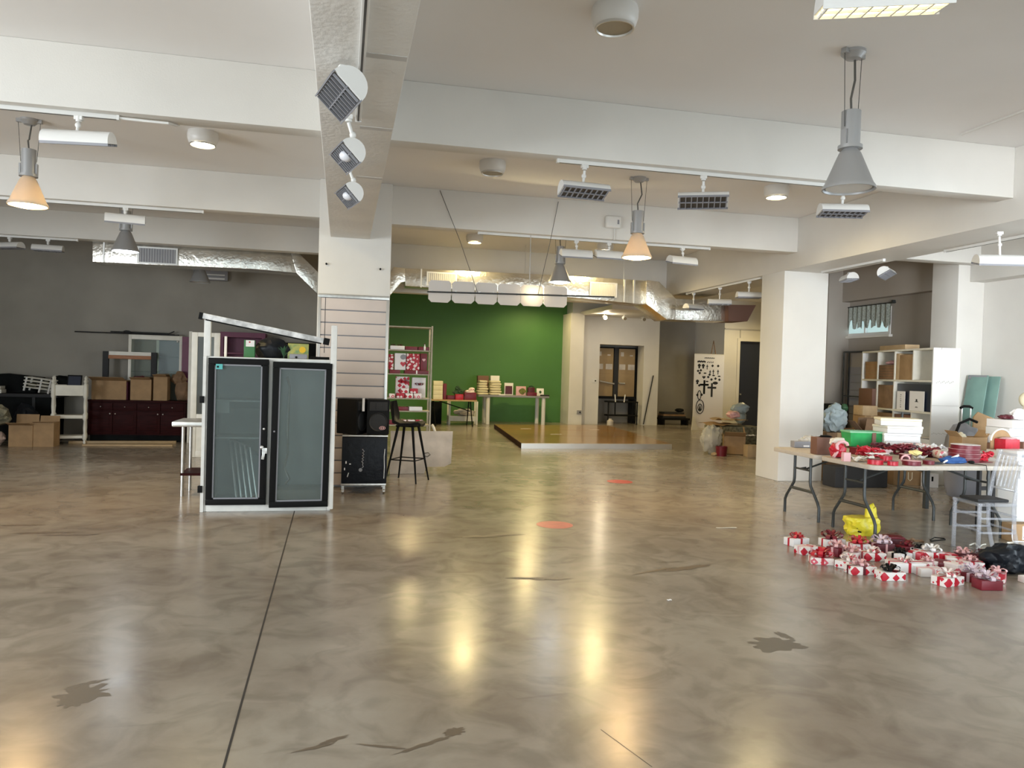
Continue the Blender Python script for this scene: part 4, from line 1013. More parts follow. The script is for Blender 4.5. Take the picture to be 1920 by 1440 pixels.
# magenta panel, white doors leaning, near the cooler
t = thing('magenta_board', 'dark magenta board standing between the display case and the white door frames', 'board', (W(345, 730, Y=16.1).x + 0.085, 16.13, 0))
prt(MB().box(-0.14, 0.10, -0.02, 0.02, 0, 2.03), 'board', 'magenta', t)
prt(MB().box(-0.01, 0.03, -0.03, -0.02, 0.3, 2.0), 'edge_strip', 'maroon', t)
t = thing('door_jamb', 'narrow white board standing upright beside the magenta board', 'board', (W(356, 730, Y=15.6).x, 15.6, 0))
prt(MB().box(-0.03, 0.03, -0.03, 0.03, 0, 2.12), 'board', 'offwhite', t)
x = W(381, 730, Y=13.2).x
t = thing('panelled_door', 'cream framed glazed cupboard door standing behind the cooler post', 'door', (x, 13.2, 0))
prt(MB().box(-0.19, -0.10, 0, 0.04, 0, 2.02).box(0.15, 0.24, 0, 0.04, 0, 2.02).box(-0.10, 0.15, 0, 0.04, 1.95, 2.02).box(-0.10, 0.15, 0, 0.04, 0, 0.10).box(-0.10, 0.15, 0, 0.04, 0.56, 0.70), 'frame', 'offwhite', t, bev=0.006)
prt(MB().box(-0.10, 0.15, 0.012, 0.018, 0.70, 1.95), 'glass', 'clear', t)
prt(MB().box(-0.10, 0.15, 0.010, 0.026, 0.10, 0.56), 'lower_panel', 'offwhite', t)
# magenta cabinet behind the cooler, seen under its rail
t = thing('magenta_cabinet', 'magenta framed open cabinet far behind the cooler, seen under its rail', 'cabinet', (W(455, 650, Y=15.9).x, 15.9, 0))
prt(MB().box(-0.42, -0.36, 0, 0.4, 0, 2.15).box(0.36, 0.42, 0, 0.4, 0, 2.15).box(-0.36, 0.36, 0, 0.4, 2.05, 2.15).box(-0.36, 0.36, 0.36, 0.4, 0, 2.05).box(-0.36, 0.36, 0, 0.36, 1.72, 1.75), 'frame', 'magenta', t)
tag(MB().box(-0.24, 0.85, 0, 0.5, 0, 1.98).build('black_cupboard', 'black_matt', loc=(W(525, 650, Y=15.85).x, 15.85, 0), bev=0.01), 'plain black cupboard against the grey wall, behind the cooler top', 'cupboard')

# white tiered cart
t = thing('tiered_cart', 'white painted three tier cart with turned finial posts', 'cart', (W(130, 830, Y=15.3).x, 15.28, 0), R_(14))
w, dd = 0.50, 0.30
for sx in (-1, 1):
    for sy in (-1, 1):
        prt(MB().lathe([(0.0, 0), (0.018, 0.0), (0.026, 0.03), (0.018, 0.06), (0.034, 0.09), (0.034, 0.155), (0.020, 0.19), (0.028, 0.29), (0.020, 0.42), (0.036, 0.45), (0.036, 0.53), (0.020, 0.56), (0.028, 0.68), (0.022, 0.82), (0.036, 0.86), (0.036, 1.06), (0.018, 1.09), (0.034, 1.13), (0.016, 1.16), (0.022, 1.19), (0.0, 1.23)], c=(sx * w / 2, sy * dd / 2, 0), n=14), 'post', 'offwhite', t)
for z, hh, nm in ((0.10, 0.05, 'shelf'), (0.46, 0.06, 'shelf')):
    prt(MB().box(-w / 2, w / 2, -dd / 2, dd / 2, z, z + hh), nm, 'offwhite', t, bev=0.008)
prt(MB().box(-w / 2, w / 2, -dd / 2 - 0.01, -dd / 2 + 0.015, 0.87, 1.06).box(-w / 2, w / 2, dd / 2 - 0.015, dd / 2 + 0.01, 0.87, 1.06).box(-w / 2 - 0.01, -w / 2 + 0.015, -dd / 2, dd / 2, 0.87, 1.06).box(w / 2 - 0.015, w / 2 + 0.01, -dd / 2, dd / 2, 0.87, 1.06).box(-w / 2, w / 2, -dd / 2, dd / 2, 0.87, 0.89), 'tray', 'offwhite', t, bev=0.004)
cart = t
for i, (px, lab) in enumerate(((138, 'black tablet screen standing tilted in the top tray of the white cart'),)):
    p = W(px, 720, Y=15.28)
    t = thing('tablet_screen', lab, 'screen', (p.x, 15.28, 0.8915), R_(4), None, R_(-16))
    prt(MB().box(-0.12, 0.12, -0.012, 0.012, 0.0, 0.36), 'case', 'black', t, bev=0.008)
    prt(MB().box(-0.10, 0.10, -0.0135, -0.012, 0.03, 0.335), 'screen', 'navy', t)
tag(MB().lump((W(120, 720, Y=15.30).x, 15.28, 0.97), (0.04, 0.04, 0.08), 31, 0.3, floor=0.8915).build('olive_pouch', 'camo'), 'small olive pouch in the top tray of the white cart', 'pouch')

# dark counter with clutter
bx0, bx1 = -6.6, W(98, 800, Y=15.75).x
t = thing('dark_counter', 'long black counter against the grey wall, cut by the picture edge', 'counter', (bx0, 15.75, 0))
w = bx1 - bx0
prt(MB().box(0, w, 0.03, 0.6, 0, 0.80), 'body', 'black_matt', t)
prt(MB().box(-0.02, w + 0.08, 0, 0.62, 0.80, 0.86), 'top', 'charcoal', t, bev=0.006)
prt(MB().box(w - 0.35, w - 0.30, 0.015, 0.03, 0.02, 0.8), 'panel_strip', 'charcoal', t)
zc = 0.862
p0, p1 = W(-40, 735, Y=16.05).x, W(62, 735, Y=16.05).x
t = thing('upholstered_board', 'dark padded board with a slanting edge leaning on the black counter', 'board', (0, 16.24, zc))
prt(MB().prism([(p0, 0), (p1, 0), (p1 + 0.12, 0.30), (p1 - 0.5, 0.36), (p0, 0.33)], -0.08, 0.10), 'pad', 'black_matt', t, bev=0.02)
t = thing('white_crate', 'white slatted crate lying tipped on the black counter beside the cart', 'crate', (W(75, 738, Y=15.95).x, 15.92, zc + 0.032), R_(-4), None, 0, R_(7))
for x, y in ((-0.22, -0.12), (0.04, -0.12), (0.20, -0.12), (-0.22, 0.10), (0.20, 0.10)):
    prt(MB().tube([(x, y, 0.0), (x + 0.02, y, 0.26)], 0.018), 'post', 'white', t)
mb = MB()
for z in (0.07, 0.13, 0.19, 0.25):
    mb.tube([(-0.24, -0.12, z), (0.25, -0.12, z)], 0.010).tube([(-0.24, 0.10, z), (0.25, 0.10, z)], 0.010).tube([(-0.24, -0.12, z), (-0.24, 0.10, z)], 0.010).tube([(0.24, -0.12, z), (0.24, 0.10, z)], 0.010)
prt(mb, 'slats', 'offwhite', t)
tag(MB().lump((W(62, 728, Y=15.95).x, 15.93, zc + 0.16), (0.07, 0.035, 0.04), 33, 0.3).build('grey_cloth', 'camo'), 'mottled cloth stuffed in the tipped white crate', 'cloth')
tag(MB().lump((W(108, 714, Y=16.0).x, 16.18, zc + 0.17), (0.20, 0.12, 0.17), 34, 0.2, floor=zc).build('dark_hat', 'black_matt'), 'dark rounded lump of cloth behind the white cart finial', 'cloth')
tag(MB().box(-0.25, 0.05, -0.12, 0.1, 0, 0.07).build('white_tray', 'offwhite', loc=(W(2, 740, Y=15.9).x, 15.9, zc), bev=0.01), 'pale flat tray on the black counter at the picture edge', 'tray')
tag(MB().box(-0.25, 0.04, -0.11, 0.1, 0, 0.06).build('white_tray', 'offwhite', loc=(W(1, 733, Y=15.9).x, 15.9, zc + 0.072), bev=0.01), 'second pale tray resting on the flat tray at the picture edge', 'tray')
# floor clutter there
p = W(42, 838, Z=0)
box_open('cardboard_box', 'cardboard box with a hanging flap on the floor before the black counter', W(38, 838, Y=14.65).x, 14.80, 0, 0.37, 0.30, 0.37, 0, 'card', 'cardboard boxes on the floor by the cart', flaps=((0, 2.85), (2, 1.7)), fl=0.17)
p = W(80, 838, Z=0)
box_open('cardboard_box', 'cardboard box standing against the white cart leg', W(80, 838, Y=14.65).x, 14.82, 0, 0.32, 0.30, 0.42, 0, 'card', 'cardboard boxes on the floor by the cart', flaps=((0, 2.95), (2, 1.8)), fl=0.1)
tag(MB().lump((W(45, 792, Y=15.3).x, 15.34, 0.36), (0.22, 0.19, 0.34), 41, 0.3, freq=2.4, floor=0.0).build('black_bin_bag', 'black_film'), 'shiny black plastic bag standing behind the cardboard box with the hanging flap', 'bag')
tag(MB().lump((W(2, 805, Y=14.7).x - 0.16, 14.7, 0.525), (0.28, 0.20, 0.20), 42, 0.3, freq=2).build('mottled_sack', 'camo'), 'mottled olive sack at the picture edge on top of the striped bag', 'sack')
tag(MB().lump((W(4, 830, Y=14.7).x - 0.22, 14.7, 0.13), (0.26, 0.20, 0.15), 43, 0.25, freq=2, floor=0.0, top=0.27).build('striped_bag', mat('pink_white_fabric', (0.5, 0.38, 0.33), 0.8, var=0.6, scale=20)), 'pinkish patterned bag on the floor at the picture edge', 'bag')
for i, (a, b, w_, h_, m, lab) in enumerate((((150, 826), (342, 823), 0.10, 0.05, 'wood_tan', 'pinkish plank lying on the floor under the cherry sideboard'), ((155, 836), (325, 836), 0.07, 0.03, 'card_pale', 'pale plank lying on the floor in front of the cherry sideboard'))):
    p0, p1 = W(*a, Z=0), W(*b, Z=0)
    a_ = math.atan2(p1.y - p0.y, p1.x - p0.x); L = (p1 - p0).length
    o = MB().box(0, L, -w_ / 2, w_ / 2, 0, h_).build('floor_plank', m, loc=(p0.x, min(p0.y, 15.4) - 0.15 * (1 - i), 0.001), rz=a_ * 0.3, bev=0.004)
    tag(o, lab, 'plank', 'planks on the floor')

# ================================================================ GREEN WALL BAY
# low stage
P0, P1, P2 = W(978, 841, Z=0), W(1259, 842, Z=0), W(927, 803, Z=0)
u = (P1 - P0); u.z = 0; v = (P2 - P0); v.z = 0
P3 = P1 + v * 1.02
HS = 0.105
t = thing('low_stage', 'low varnished wooden stage with a pale metal front edge before the green wall', 'stage', (P0.x, P0.y, 0))
L = lambda a, b: (u * a + v * b)
pl = [(L(0, 0).x, L(0, 0).y), (L(1, 0).x, L(1, 0).y), (L(1, 1).x, L(1, 1).y), (L(0, 1).x, L(0, 1).y)]
prt(MB().prism(pl, 0.012, HS - 0.015, 'Z'), 'base', 'wood_tan', t)
un, vn = u.normalized(), v.normalized()
e = [(-un * 0.01 - vn * 0.02), (u + un * 0.0 - vn * 0.02), (u + vn * 0.012), (-un * 0.01 + vn * 0.012)]
prt(MB().prism([(p.x, p.y) for p in e], 0.0, HS, 'Z'), 'front_edge', 'alu', t)
for k in range(3):
    a0, a1 = k / 3 + 0.003, (k + 1) / 3 - 0.003
    q_ = [L(0, a0), L(1, a0), L(1, a1), L(0, a1)]
    prt(MB().prism([(p.x, p.y) for p in q_], HS - 0.015, HS + 0.002, 'Z'), 'deck_panel', 'wood_floor', t)
e = [(-un * 0.012), (vn * v.length - un * 0.012), (vn * v.length + un * 0.0), un * 0.0]
prt(MB().prism([(p.x, p.y) for p in e], 0.0, HS, 'Z'), 'side_edge', 'wood_red', t)
for a, b in ((0.2, 0.72), (0.35, 0.42), (0.75, 0.70)):
    p = P0 + L(a, b)
    tag(MB().cbox((p.x, p.y, HS + 0.0035), (0.28, 0.05, 0.003), rz=0.2).build('tape_strip', 'paper'), {0.2: 'pale tape strip on the far side of the stage towards the tables', 0.35: 'pale tape strip on the middle of the stage deck', 0.75: 'pale tape strip on the stage deck towards the alcove'}[a], 'tape', 'tape on the stage')

# metal goods shelf beside the column
SX0, SX1, SY0, SY1 = 0.74, 1.52, 13.45, 13.83
t = thing('goods_shelf', 'tall thin metal shelf unit stocked with red and white gift goods', 'shelf', (0, 0, 0))
for x in (SX0, SX1):
    for y in (SY0, SY1): prt(MB().box(x - 0.014, x + 0.014, y - 0.014, y + 0.014, 0, 2.29), 'post', 'dull_metal', t)
zsh = [2.27, 1.86, 1.445, 1.02, 0.80, 0.555]
for z in zsh: prt(MB().box(SX0, SX1, SY0, SY1, z - 0.02, z), 'shelf_board', 'dull_metal', t)
goods = 'goods on the metal shelf'
def gx(px): return W(px, 700, Y=13.55).x
def solo_box(name, label, cat, px0, px1, z, h, m, y=13.56, d=0.2, group=goods, extra=None):
    x0, x1 = gx(px0), gx(px1)
    t = thing(name, label, cat, ((x0 + x1) / 2, y, z + 0.0015), 0, group)
    w = x1 - x0 - 0.004
    prt(MB().box(-w / 2, w / 2, -d / 2, d / 2, 0, h), 'carton', m, t, bev=0.006)
    if extra: extra(t, w, d, h)
    return t
def ex_ribbon(m='pink'):
    def f(t, w, d, h): prt(MB().box(-0.012, 0.012, -d / 2 - 0.002, d / 2 + 0.002, -0.0005, h + 0.002), 'ribbon', m, t)
    return f
def ex_bow(m='red', r=0.06):
    def f(t, w, d, h): prt(MB().bow((0, -d * 0.2, h), r, 3, 6), 'bow', m, t)
    return f
def heart(mb, c, s, y0, y1):
    pts = []
    for i in range(24):
        a = 2 * math.pi * i / 24
        pts.append((c[0] + s * 16 * math.sin(a) ** 3 / 16, c[1] + s * (13 * math.cos(a) - 5 * math.cos(2 * a) - 2 * math.cos(3 * a) - math.cos(4 * a)) / 16))
    return mb.prism(pts, y0, y1)
def ex_heart(m, s, x=0, z=0.5):
    def f(t, w, d, h): prt(heart(MB(), (x, h * z), s, -d / 2 - 0.004, -d / 2 - 0.0005), 'heart_print', m, t)
    return f
solo_box('gift_carton', 'white flat carton with dark bows on the top goods shelf by the column', 'carton', 730, 757, zsh[1], 0.065, 'paper', extra=lambda t, w, d, h: prt(MB().bow((-0.06, 0, h), 0.05, 1, 5).bow((0.05, 0, h), 0.05, 2, 5), 'bow', 'maroon', t))
solo_box('gift_carton', 'dark red flat carton in the middle of the top goods shelf', 'carton', 758, 781, zsh[1], 0.06, 'darkred')
solo_box('gift_carton', 'dark red flat carton at the open end of the top goods shelf', 'carton', 782, 803, zsh[1], 0.06, 'darkred')
t = thing('small_figure', 'tiny white bottle standing on the top goods shelf before the red cartons', 'bottle', (gx(794), 13.458, zsh[1] + 0.0015))
prt(MB().lathe([(0, 0), (0.016, 0), (0.018, 0.06), (0.009, 0.08), (0.009, 0.10), (0, 0.105)], n=14), 'bottle_body', 'paper', t)
prt(MB().cyl((0, 0, 0.1055), (0, 0, 0.118), 0.011), 'cap', 'darkred', t)
z = zsh[2]
solo_box('gift_bag', 'heart patterned gift bag half hidden by the column edge', 'bag', 728, 737, z + 0.062, 0.27, 'hearts_dense', y=13.6)
solo_box('gift_bag', 'plain pale gift bag printed with a red heart on the second goods shelf', 'bag', 739, 760, z + 0.062, 0.29, 'paper', y=13.6, extra=lambda t, w, d, h: (prt(heart(MB(), (0.05, h * 0.36), 0.05, -d / 2 - 0.004, -d / 2 - 0.0005), 'heart_print', 'red', t), prt(MB().lump((0.05, -d / 2 - 0.001, h * 0.78), (0.055, 0.004, 0.045), 2, 0.1, sub=2), 'grey_print', 'greyplastic', t)))
solo_box('gift_bag', 'bag covered in red and white hearts on the second goods shelf', 'bag', 761, 786, z + 0.062, 0.29, 'hearts_dense', y=13.6)
solo_box('gift_bag', 'dark red bag with one pale heart on the second goods shelf', 'bag', 787, 800, z + 0.062, 0.30, 'darkred', y=13.6, extra=ex_heart('pink', 0.03, 0, 0.62))
solo_box('gift_carton', 'dark red flat carton under the heart bag beside the column edge', 'carton', 730, 750, z, 0.06, 'darkred', y=13.60, d=0.24)
solo_box('gift_carton', 'dark red flat carton tied with a white ribbon under the heart covered bag', 'carton', 758, 803, z, 0.06, 'darkred', y=13.60, d=0.24, extra=ex_ribbon('paper'))
z = zsh[3]
solo_box('gift_bag', 'white bag topped with a big dark red bow on the third goods shelf', 'bag', 743, 769, z, 0.37, 'hearts', y=13.70, d=0.12, extra=lambda t, w, d, h: prt(MB().bow((0, -d / 2 - 0.02, h * 0.70), 0.10, 5, 7), 'bow', 'red', t))
solo_box('gift_bag', 'tall plain white bag with red starry bow at the shelf end', 'bag', 774, 800, z, 0.36, 'paper', y=13.70, d=0.12, extra=lambda t, w, d, h: prt(MB().bow((0.0, -d / 2 - 0.02, h * 0.62), 0.08, 6, 8), 'bow', 'darkred', t))
for i, (px, zz, m, lab) in enumerate(((752, 0, 'hearts_dense', 'small heart box low in the pile on the third shelf, nearest the column'), (768, 0, 'hearts', 'small heart box at the bottom middle of the third shelf pile'), (784, 0, 'hearts_pink', 'small pink heart box at the bottom end of the third shelf pile'), (760, 1, 'hearts', 'small heart box stacked over the column side of the third shelf pile'), (777, 1, 'hearts_dense', 'small heart box stacked over the middle of the third shelf pile'))):
    solo_box('heart_box', lab, 'box', px - 8, px + 7, z + zz * 0.085, 0.083, m, y=13.53, d=0.13, group='heart boxes on the third goods shelf')
t = solo_box('heart_box', 'small pale pink box alone on the third shelf by the column', 'box', 730, 741, z, 0.07, 'hearts_pink', y=13.53, d=0.13)
z = zsh[4]
solo_box('gift_carton', 'dark red flat box on the fourth goods shelf above the stool seat', 'carton', 744, 767, z, 0.065, 'darkred')
solo_box('gift_carton', 'white flat box on the fourth goods shelf above the stool seat', 'carton', 768, 793, z, 0.07, 'paper')
z = zsh[5]
for px, m, lab in ((757, 'hearts_dense', 'heart box on the lowest goods shelf, next to the stool back'), (773, 'hearts', 'heart box in the middle of the lowest goods shelf'), (788, 'hearts_dense', 'heart box at the open end of the lowest goods shelf')):
    solo_box('heart_box', lab, 'box', px - 7, px + 7, z, 0.085, m, group='heart boxes on the lowest goods shelf')
solo_box('heart_box', 'dark red box on the lowest goods shelf, half hidden by the loudspeaker', 'box', 729, 742, z, 0.075, 'darkred')
t = thing('white_hoop', 'curved white pipe standing beside the goods shelf foot', 'pipe', (W(807, 800, Y=13.6).x + 0.06, 13.62, 0))
prt(MB().tube([(0.0, 0, 0), (0.03, 0, 0.1), (0.045, 0, 0.25), (0.04, 0, 0.40), (0.0, 0, 0.50), (-0.03, 0.02, 0.55)], 0.024, n=10), 'pipe', 'offwhite', t)

# two tables by the green wall
def bx(px, Y): return W(px, 745, Y=Y).x
TY = 20.6
x0, x1 = bx(809, TY), bx(895, TY)
t = thing('trestle_table', 'tan topped folding table with thin black legs beside the goods shelf', 'table', (x0, TY, 0))
w = x1 - x0
prt(MB().box(0, w, 0, 0.65, 0.69, 0.73), 'tabletop', 'card_pale', t, bev=0.006)
for xx in (0.12, w - 0.12):
    prt(MB().tube([(xx - 0.05, 0.10, 0.69), (xx - 0.02, 0.08, 0.35), (xx + 0.02, 0.06, 0.0)], 0.016).tube([(xx - 0.02, 0.55, 0.69), (xx - 0.06, 0.57, 0.0)], 0.016).tube([(xx - 0.045, 0.09, 0.5), (xx - 0.035, 0.55, 0.5)], 0.012), 'leg_frame', 'black', t)
prt(MB().tube([(0.25, 0.3, 0.68), (w - 0.17, 0.12, 0.42)], 0.014), 'brace', 'black', t)
tA = t
zA = 0.7315
def gA(px): return bx(px, TY)
def soloA(name, label, cat, px0, px1, h, m, y, d=0.25, z=zA, group='goods on the table by the shelf', extra=None, Y=None):
    x0, x1 = W(px0, 745, Y=y).x, W(px1, 745, Y=y).x
    t = thing(name, label, cat, ((x0 + x1) / 2, y, z), 0, group)
    w = x1 - x0 - 0.006
    prt(MB().box(-w / 2, w / 2, -d / 2, d / 2, 0, h), 'carton', m, t, bev=0.008)
    if extra: extra(t, w, d, h)
    return t
hz = [0.0, 0.125, 0.25, 0.375]
for i in range(4):
    soloA('cream_box', ['cream box at the bottom of the stack on the tan table', 'second cream box from the bottom of the stack on the tan table', 'third cream box from the bottom of the stack on the tan table', 'topmost cream box of the stack on the tan table'][i], 'box', 811, 829, 0.123, 'cream', TY + 0.2, z=zA + 0.125 * i, group='cream boxes stacked on the tan table')
soloA('red_folder', 'upright red box beside the cream box stack', 'box', 829.5, 836, 0.43, 'darkred', TY + 0.2)
soloA('red_tray', 'low dark red tray in front of the dark green plant', 'tray', 837, 853, 0.11, 'darkred', TY + 0.22)
soloA('red_tray', 'bright red crumpled gift tray in the middle of the tan table', 'tray', 853, 868, 0.15, 'red', TY + 0.12, d=0.2)
soloA('red_basket', 'dark red lined basket at the end of the tan table', 'basket', 869.5, 892, 0.20, 'darkred', TY + 0.2, extra=lambda t, w, d, h: prt(MB().lump((0, 0, h + 0.02), (w * 0.4, d * 0.4, 0.05), 4, 0.4).lump((0.05, 0, h + 0.08), (0.08, 0.06, 0.06), 5, 0.3), 'contents', 'hearts_pink', t))
soloA('white_packets', 'white packet standing in front of the plant on the tan table', 'packet', 842, 865, 0.09, 'paper', TY + 0.46, d=0.18, z=zA)
p = W(861, 730, Y=TY + 0.5)
t = thing('artificial_plant', 'dark green artificial plant on the tan table before the green wall', 'plant', (p.x, TY + 0.5, zA + 0.0))
C.objects[t.name].location.y = TY + 0.50; t.location.z = zA + 0.093
prt(MB().lump((0, 0, 0.09), (0.17, 0.06, 0.10), 7, 0.5, freq=3, floor=0.0).lump((-0.04, 0, 0.2), (0.07, 0.05, 0.07), 8, 0.5, freq=3), 'foliage', 'plant', t)
t = thing('white_rack', 'small cream crate shelf under the tan table', 'rack', (W(869, 770, Y=21.5).x, 21.6, 0))
for x in (-0.40, 0.38):
    for y in (-0.14, 0.2): prt(MB().box(x - 0.025, x + 0.025, y - 0.02, y + 0.02, 0, 0.66), 'post', 'offwhite', t)
prt(MB().box(-0.375, 0.355, -0.14, 0.2, 0.10, 0.24), 'tray', 'offwhite', t)
tag(MB().lump((W(872, 772, Y=21.5).x, 21.63, 0.34), (0.28, 0.12, 0.10), 9, 0.5, floor=0.242).build('stored_cloth', 'marble'), 'grey crumpled cloth stored on the small cream crate shelf', 'cloth')
tag(MB().box(-0.17, 0.17, -0.15, 0.15, 0, 0.62).build('black_bin', 'black_matt', loc=(W(816, 780, Y=21.7).x, 21.75, 0), bev=0.02), 'tall black bin under the tan table beside the goods shelf', 'bin')

TB = 21.7
x0, x1 = bx(897, TB), bx(1030, TB)
t = thing('white_leg_table', 'long table with four thick white legs along the green wall', 'table', (x0, TB, 0))
w = x1 - x0
zt_ = W(965, 742, Y=TB).z
prt(MB().box(0, w, 0, 0.85, zt_ - 0.05, zt_), 'tabletop', 'greyplastic', t, bev=0.006)
for px, y in ((914, 0.10), (1018, 0.10), (907, 0.74), (1006, 0.74)):
    xx = W(px, 790, Y=TB + y).x - x0
    prt(MB().cyl((xx, y, 0.0), (xx, y, zt_ - 0.05), 0.058, n=16), 'leg', 'white', t)
def soloB(name, label, cat, px0, px1, h, m, y, d=0.2, extra=None, lump=None, rx=0):
    y = TB + y
    x0, x1 = W(px0, 735, Y=y).x, W(px1, 735, Y=y).x
    t = thing(name, label, cat, ((x0 + x1) / 2, y, zt_ + 0.0015), 0, 'goods on the white legged table', rx)
    w = x1 - x0 - 0.008
    if lump:
        n = 6; hh = h / n
        for i in range(n):
            k = 1 - 0.05 * i if lump == 3 else 1 - 0.02 * i
            prt(MB().lump((0.012 * math.sin(i * 2.3 + lump), 0.03 * i / n, hh * (i + 0.5)), (w / 2 * k, d / 2, hh * 0.47), lump + i, 0.05, freq=2, boxy=0.8, sub=3), 'folded_layer', m, t)
    else: prt(MB().box(-w / 2, w / 2, -d / 2, d / 2, 0, h), 'carton', m, t, bev=0.006)
    if extra: extra(t, w, d, h)
    return t
soloB('folded_cloth', 'pile of cream folded cloth at the table end beside the red basket', 'cloth', 893, 915, 0.42, 'whitecloth', 0.22, d=0.34, lump=3)
soloB('folded_cloth', 'larger pile of cream folded cloth sloping down towards the picture cards', 'cloth', 916, 939, 0.42, 'whitecloth', 0.22, d=0.34, lump=5)
soloB('brown_basket', 'dark brown basket standing behind the cream cloth pile', 'basket', 894, 915, 0.55, 'brown', 0.58, d=0.2)
soloB('white_parcel', 'small white parcel standing above the larger cream cloth pile', 'parcel', 918, 935, 0.56, 'paper', 0.56, d=0.18)
soloB('white_plate', 'flat white card lying before the cream cloth pile', 'card', 935, 947, 0.035, 'paper', 0.06, d=0.10)
frm = lambda col: (lambda t, w, d, h: prt(MB().box(-w / 2 + 0.03, w / 2 - 0.03, -d / 2 - 0.004, -d / 2 - 0.0005, 0.03, h - 0.09), 'picture', col, t))
soloB('picture_card', 'white edged picture card with dark red image in the middle of the table', 'card', 945, 962, 0.36, 'paper', 0.40, d=0.04, extra=frm('maroon'))
soloB('picture_card', 'pink and yellow picture card leaning beside the dark red one', 'card', 967, 986, 0.27, 'pink', 0.34, d=0.04, extra=lambda t, w, d, h: prt(MB().lump((0.04, -d / 2, h * 0.45), (0.11, 0.006, 0.09), 2, 0.4, sub=2), 'picture', mat('olive_print', (0.16, 0.17, 0.03), 0.6, var=0.4, scale=12), t))
soloB('trinket_box', 'dark patterned trinket box near the end of the table', 'box', 989, 1002, 0.24, 'maroon', 0.42, d=0.14, extra=lambda t, w, d, h: prt(MB().lump((0, 0, h + 0.02), (0.08, 0.05, 0.04), 2, 0.5, sub=2), 'trim_beads', 'plant', t))
soloB('trinket_box', 'low dark red trinket box in front of the patterned one', 'box', 988, 1006, 0.10, 'darkred', 0.18, d=0.14)
soloB('picture_card', 'small white card with a dark mark leaning at the table end', 'card', 1006, 1020, 0.22, 'paper', 0.38, d=0.04, extra=lambda t, w, d, h: prt(MB().lump((0, -d / 2, h * 0.5), (0.04, 0.005, 0.045), 3, 0.2, sub=2), 'dark_mark', 'plant', t), rx=R_(-10))
soloB('flat_book', 'thin dark book lying on the far end of the table', 'book', 1014, 1029, 0.04, 'charcoal', 0.2, d=0.2)
# switches on the pale wall
for px, py, lab in ((1115, 714, 'small white thermostat box on the pale wall beside the alcove'), (1086, 773, 'small dark socket low on the pale wall by the green wall')):
    p = W(px, py, Y=22.38 if px > 1100 else 22.13)
    Yw = 22.398 if px > 1100 else 22.148
    if px < 1100: p.x = min(p.x, 7.02)
    t = thing('wall_switch', lab, 'switch', (p.x, Yw, p.z), 0, 'wall fittings')
    prt(MB().box(-0.07, 0.07, -0.03, 0, -0.06, 0.06), 'plate', 'white' if px > 1100 else 'greyplastic', t, bev=0.008)
    prt(MB().box(0.0, 0.04, -0.036, -0.029, -0.02, 0.02), 'rocker', 'black', t)

# ---- alcove: two tall tan panels with papers, dark post, frame trolley
AY = 22.85
t = thing('tan_cabinet', 'tall tan double fronted cabinet with pasted papers inside the dark alcove', 'cabinet', (7.72, AY, 0))
prt(MB().box(0.0, 1.36, 0.05, 0.55, 0.85, 2.40), 'carcass', 'black_matt', t)
for (xa, xb) in ((0.02, 0.58), (0.76, 1.30)):
    dr = prt(MB().box(xa, xb, 0.02, 0.05, 0.86, 2.36), 'door', 'wood_tan', t, bev=0.004)
    wd_ = xb - xa
    for (fx, fz, fw, fh) in ((0.06, 2.12, 0.10, 0.13), (0.36, 2.13, 0.10, 0.04), (0.02, 1.70, 0.20, 0.17), (0.31, 1.70, 0.22, 0.17)):
        MB().box(xa + fx, xa + fx + fw, 0.014, 0.0195, fz, fz + fh).build('pasted_paper', 'marble', dr)
    MB().box(xa + 0.1, xb - 0.1, 0.015, 0.0195, 1.57, 1.575).build('groove', 'card_dark', dr)
prt(MB().box(0.60, 0.74, 0.0, 0.05, 0.85, 2.40), 'centre_post', 'charcoal', t)
prt(MB().box(0.0, 1.36, 0.0, 0.55, 0.78, 0.85), 'ledge', 'black', t)
for x in (0.03, 1.33): prt(MB().box(x - 0.03, x + 0.03, 0.1, 0.5, 0, 0.78), 'leg', 'black', t)
tag(MB().cyl((7.85, AY - 0.04, 1.32), (8.32, AY - 0.06, 1.25), 0.03, n=12).box(7.87, 7.89, AY - 0.045, AY + 0.018, 1.28, 1.34).build('door_pull_rod', 'alu'), 'long pale tube fixed across the first tan door in the alcove', 'tube')
tag(MB().cyl((8.48, AY - 0.04, 1.28), (8.68, AY - 0.04, 1.27), 0.03, n=12).box(8.56, 8.58, AY - 0.045, AY + 0.02, 1.25, 1.29).build('door_pull_rod', 'alu'), 'short pale tube fixed across the second tan door in the alcove', 'tube')
t = thing('frame_trolley', 'black tube frame standing before the tan cabinet in the alcove', 'frame', (8.36, 22.50, 0))
mb = MB()
for z in (0.28, 0.70):
    mb.tube([(-0.36, -0.08, z), (0.62, -0.08, z), (0.62, 0.22, z), (-0.36, 0.22, z)], 0.022, closed=True)
prt(mb, 'ring_tube', 'black', t)
for x in (-0.34, -0.12, 0.60): prt(MB().tube([(x, -0.08, 0.0 if x != -0.12 else 0.28), (x, -0.08, 0.70)], 0.022), 'leg', 'black', t)
for x in (-0.12, 0.16): prt(MB().tube([(x, -0.1, 0.70), (x + (0.02 if x > 0 else -0.03), -0.12, 0.93)], 0.018), 'clamp', 'paper', t)
tag(MB().lathe([(0, 0), (0.10, 0), (0.10, 0.12), (0.05, 0.16), (0.05, 0.19), (0, 0.19)], c=(8.05, 22.30, 0), n=18).build('white_jug', 'marble'), 'small pale jug on the alcove floor by the black frame', 'jug')
tag(MB().tube([(9.16, 22.36, 0.02), (9.44, 22.36, 1.55)], 0.018).build('leaning_pole', 'charcoal'), 'thin dark pole leaning on the alcove edge', 'pole')
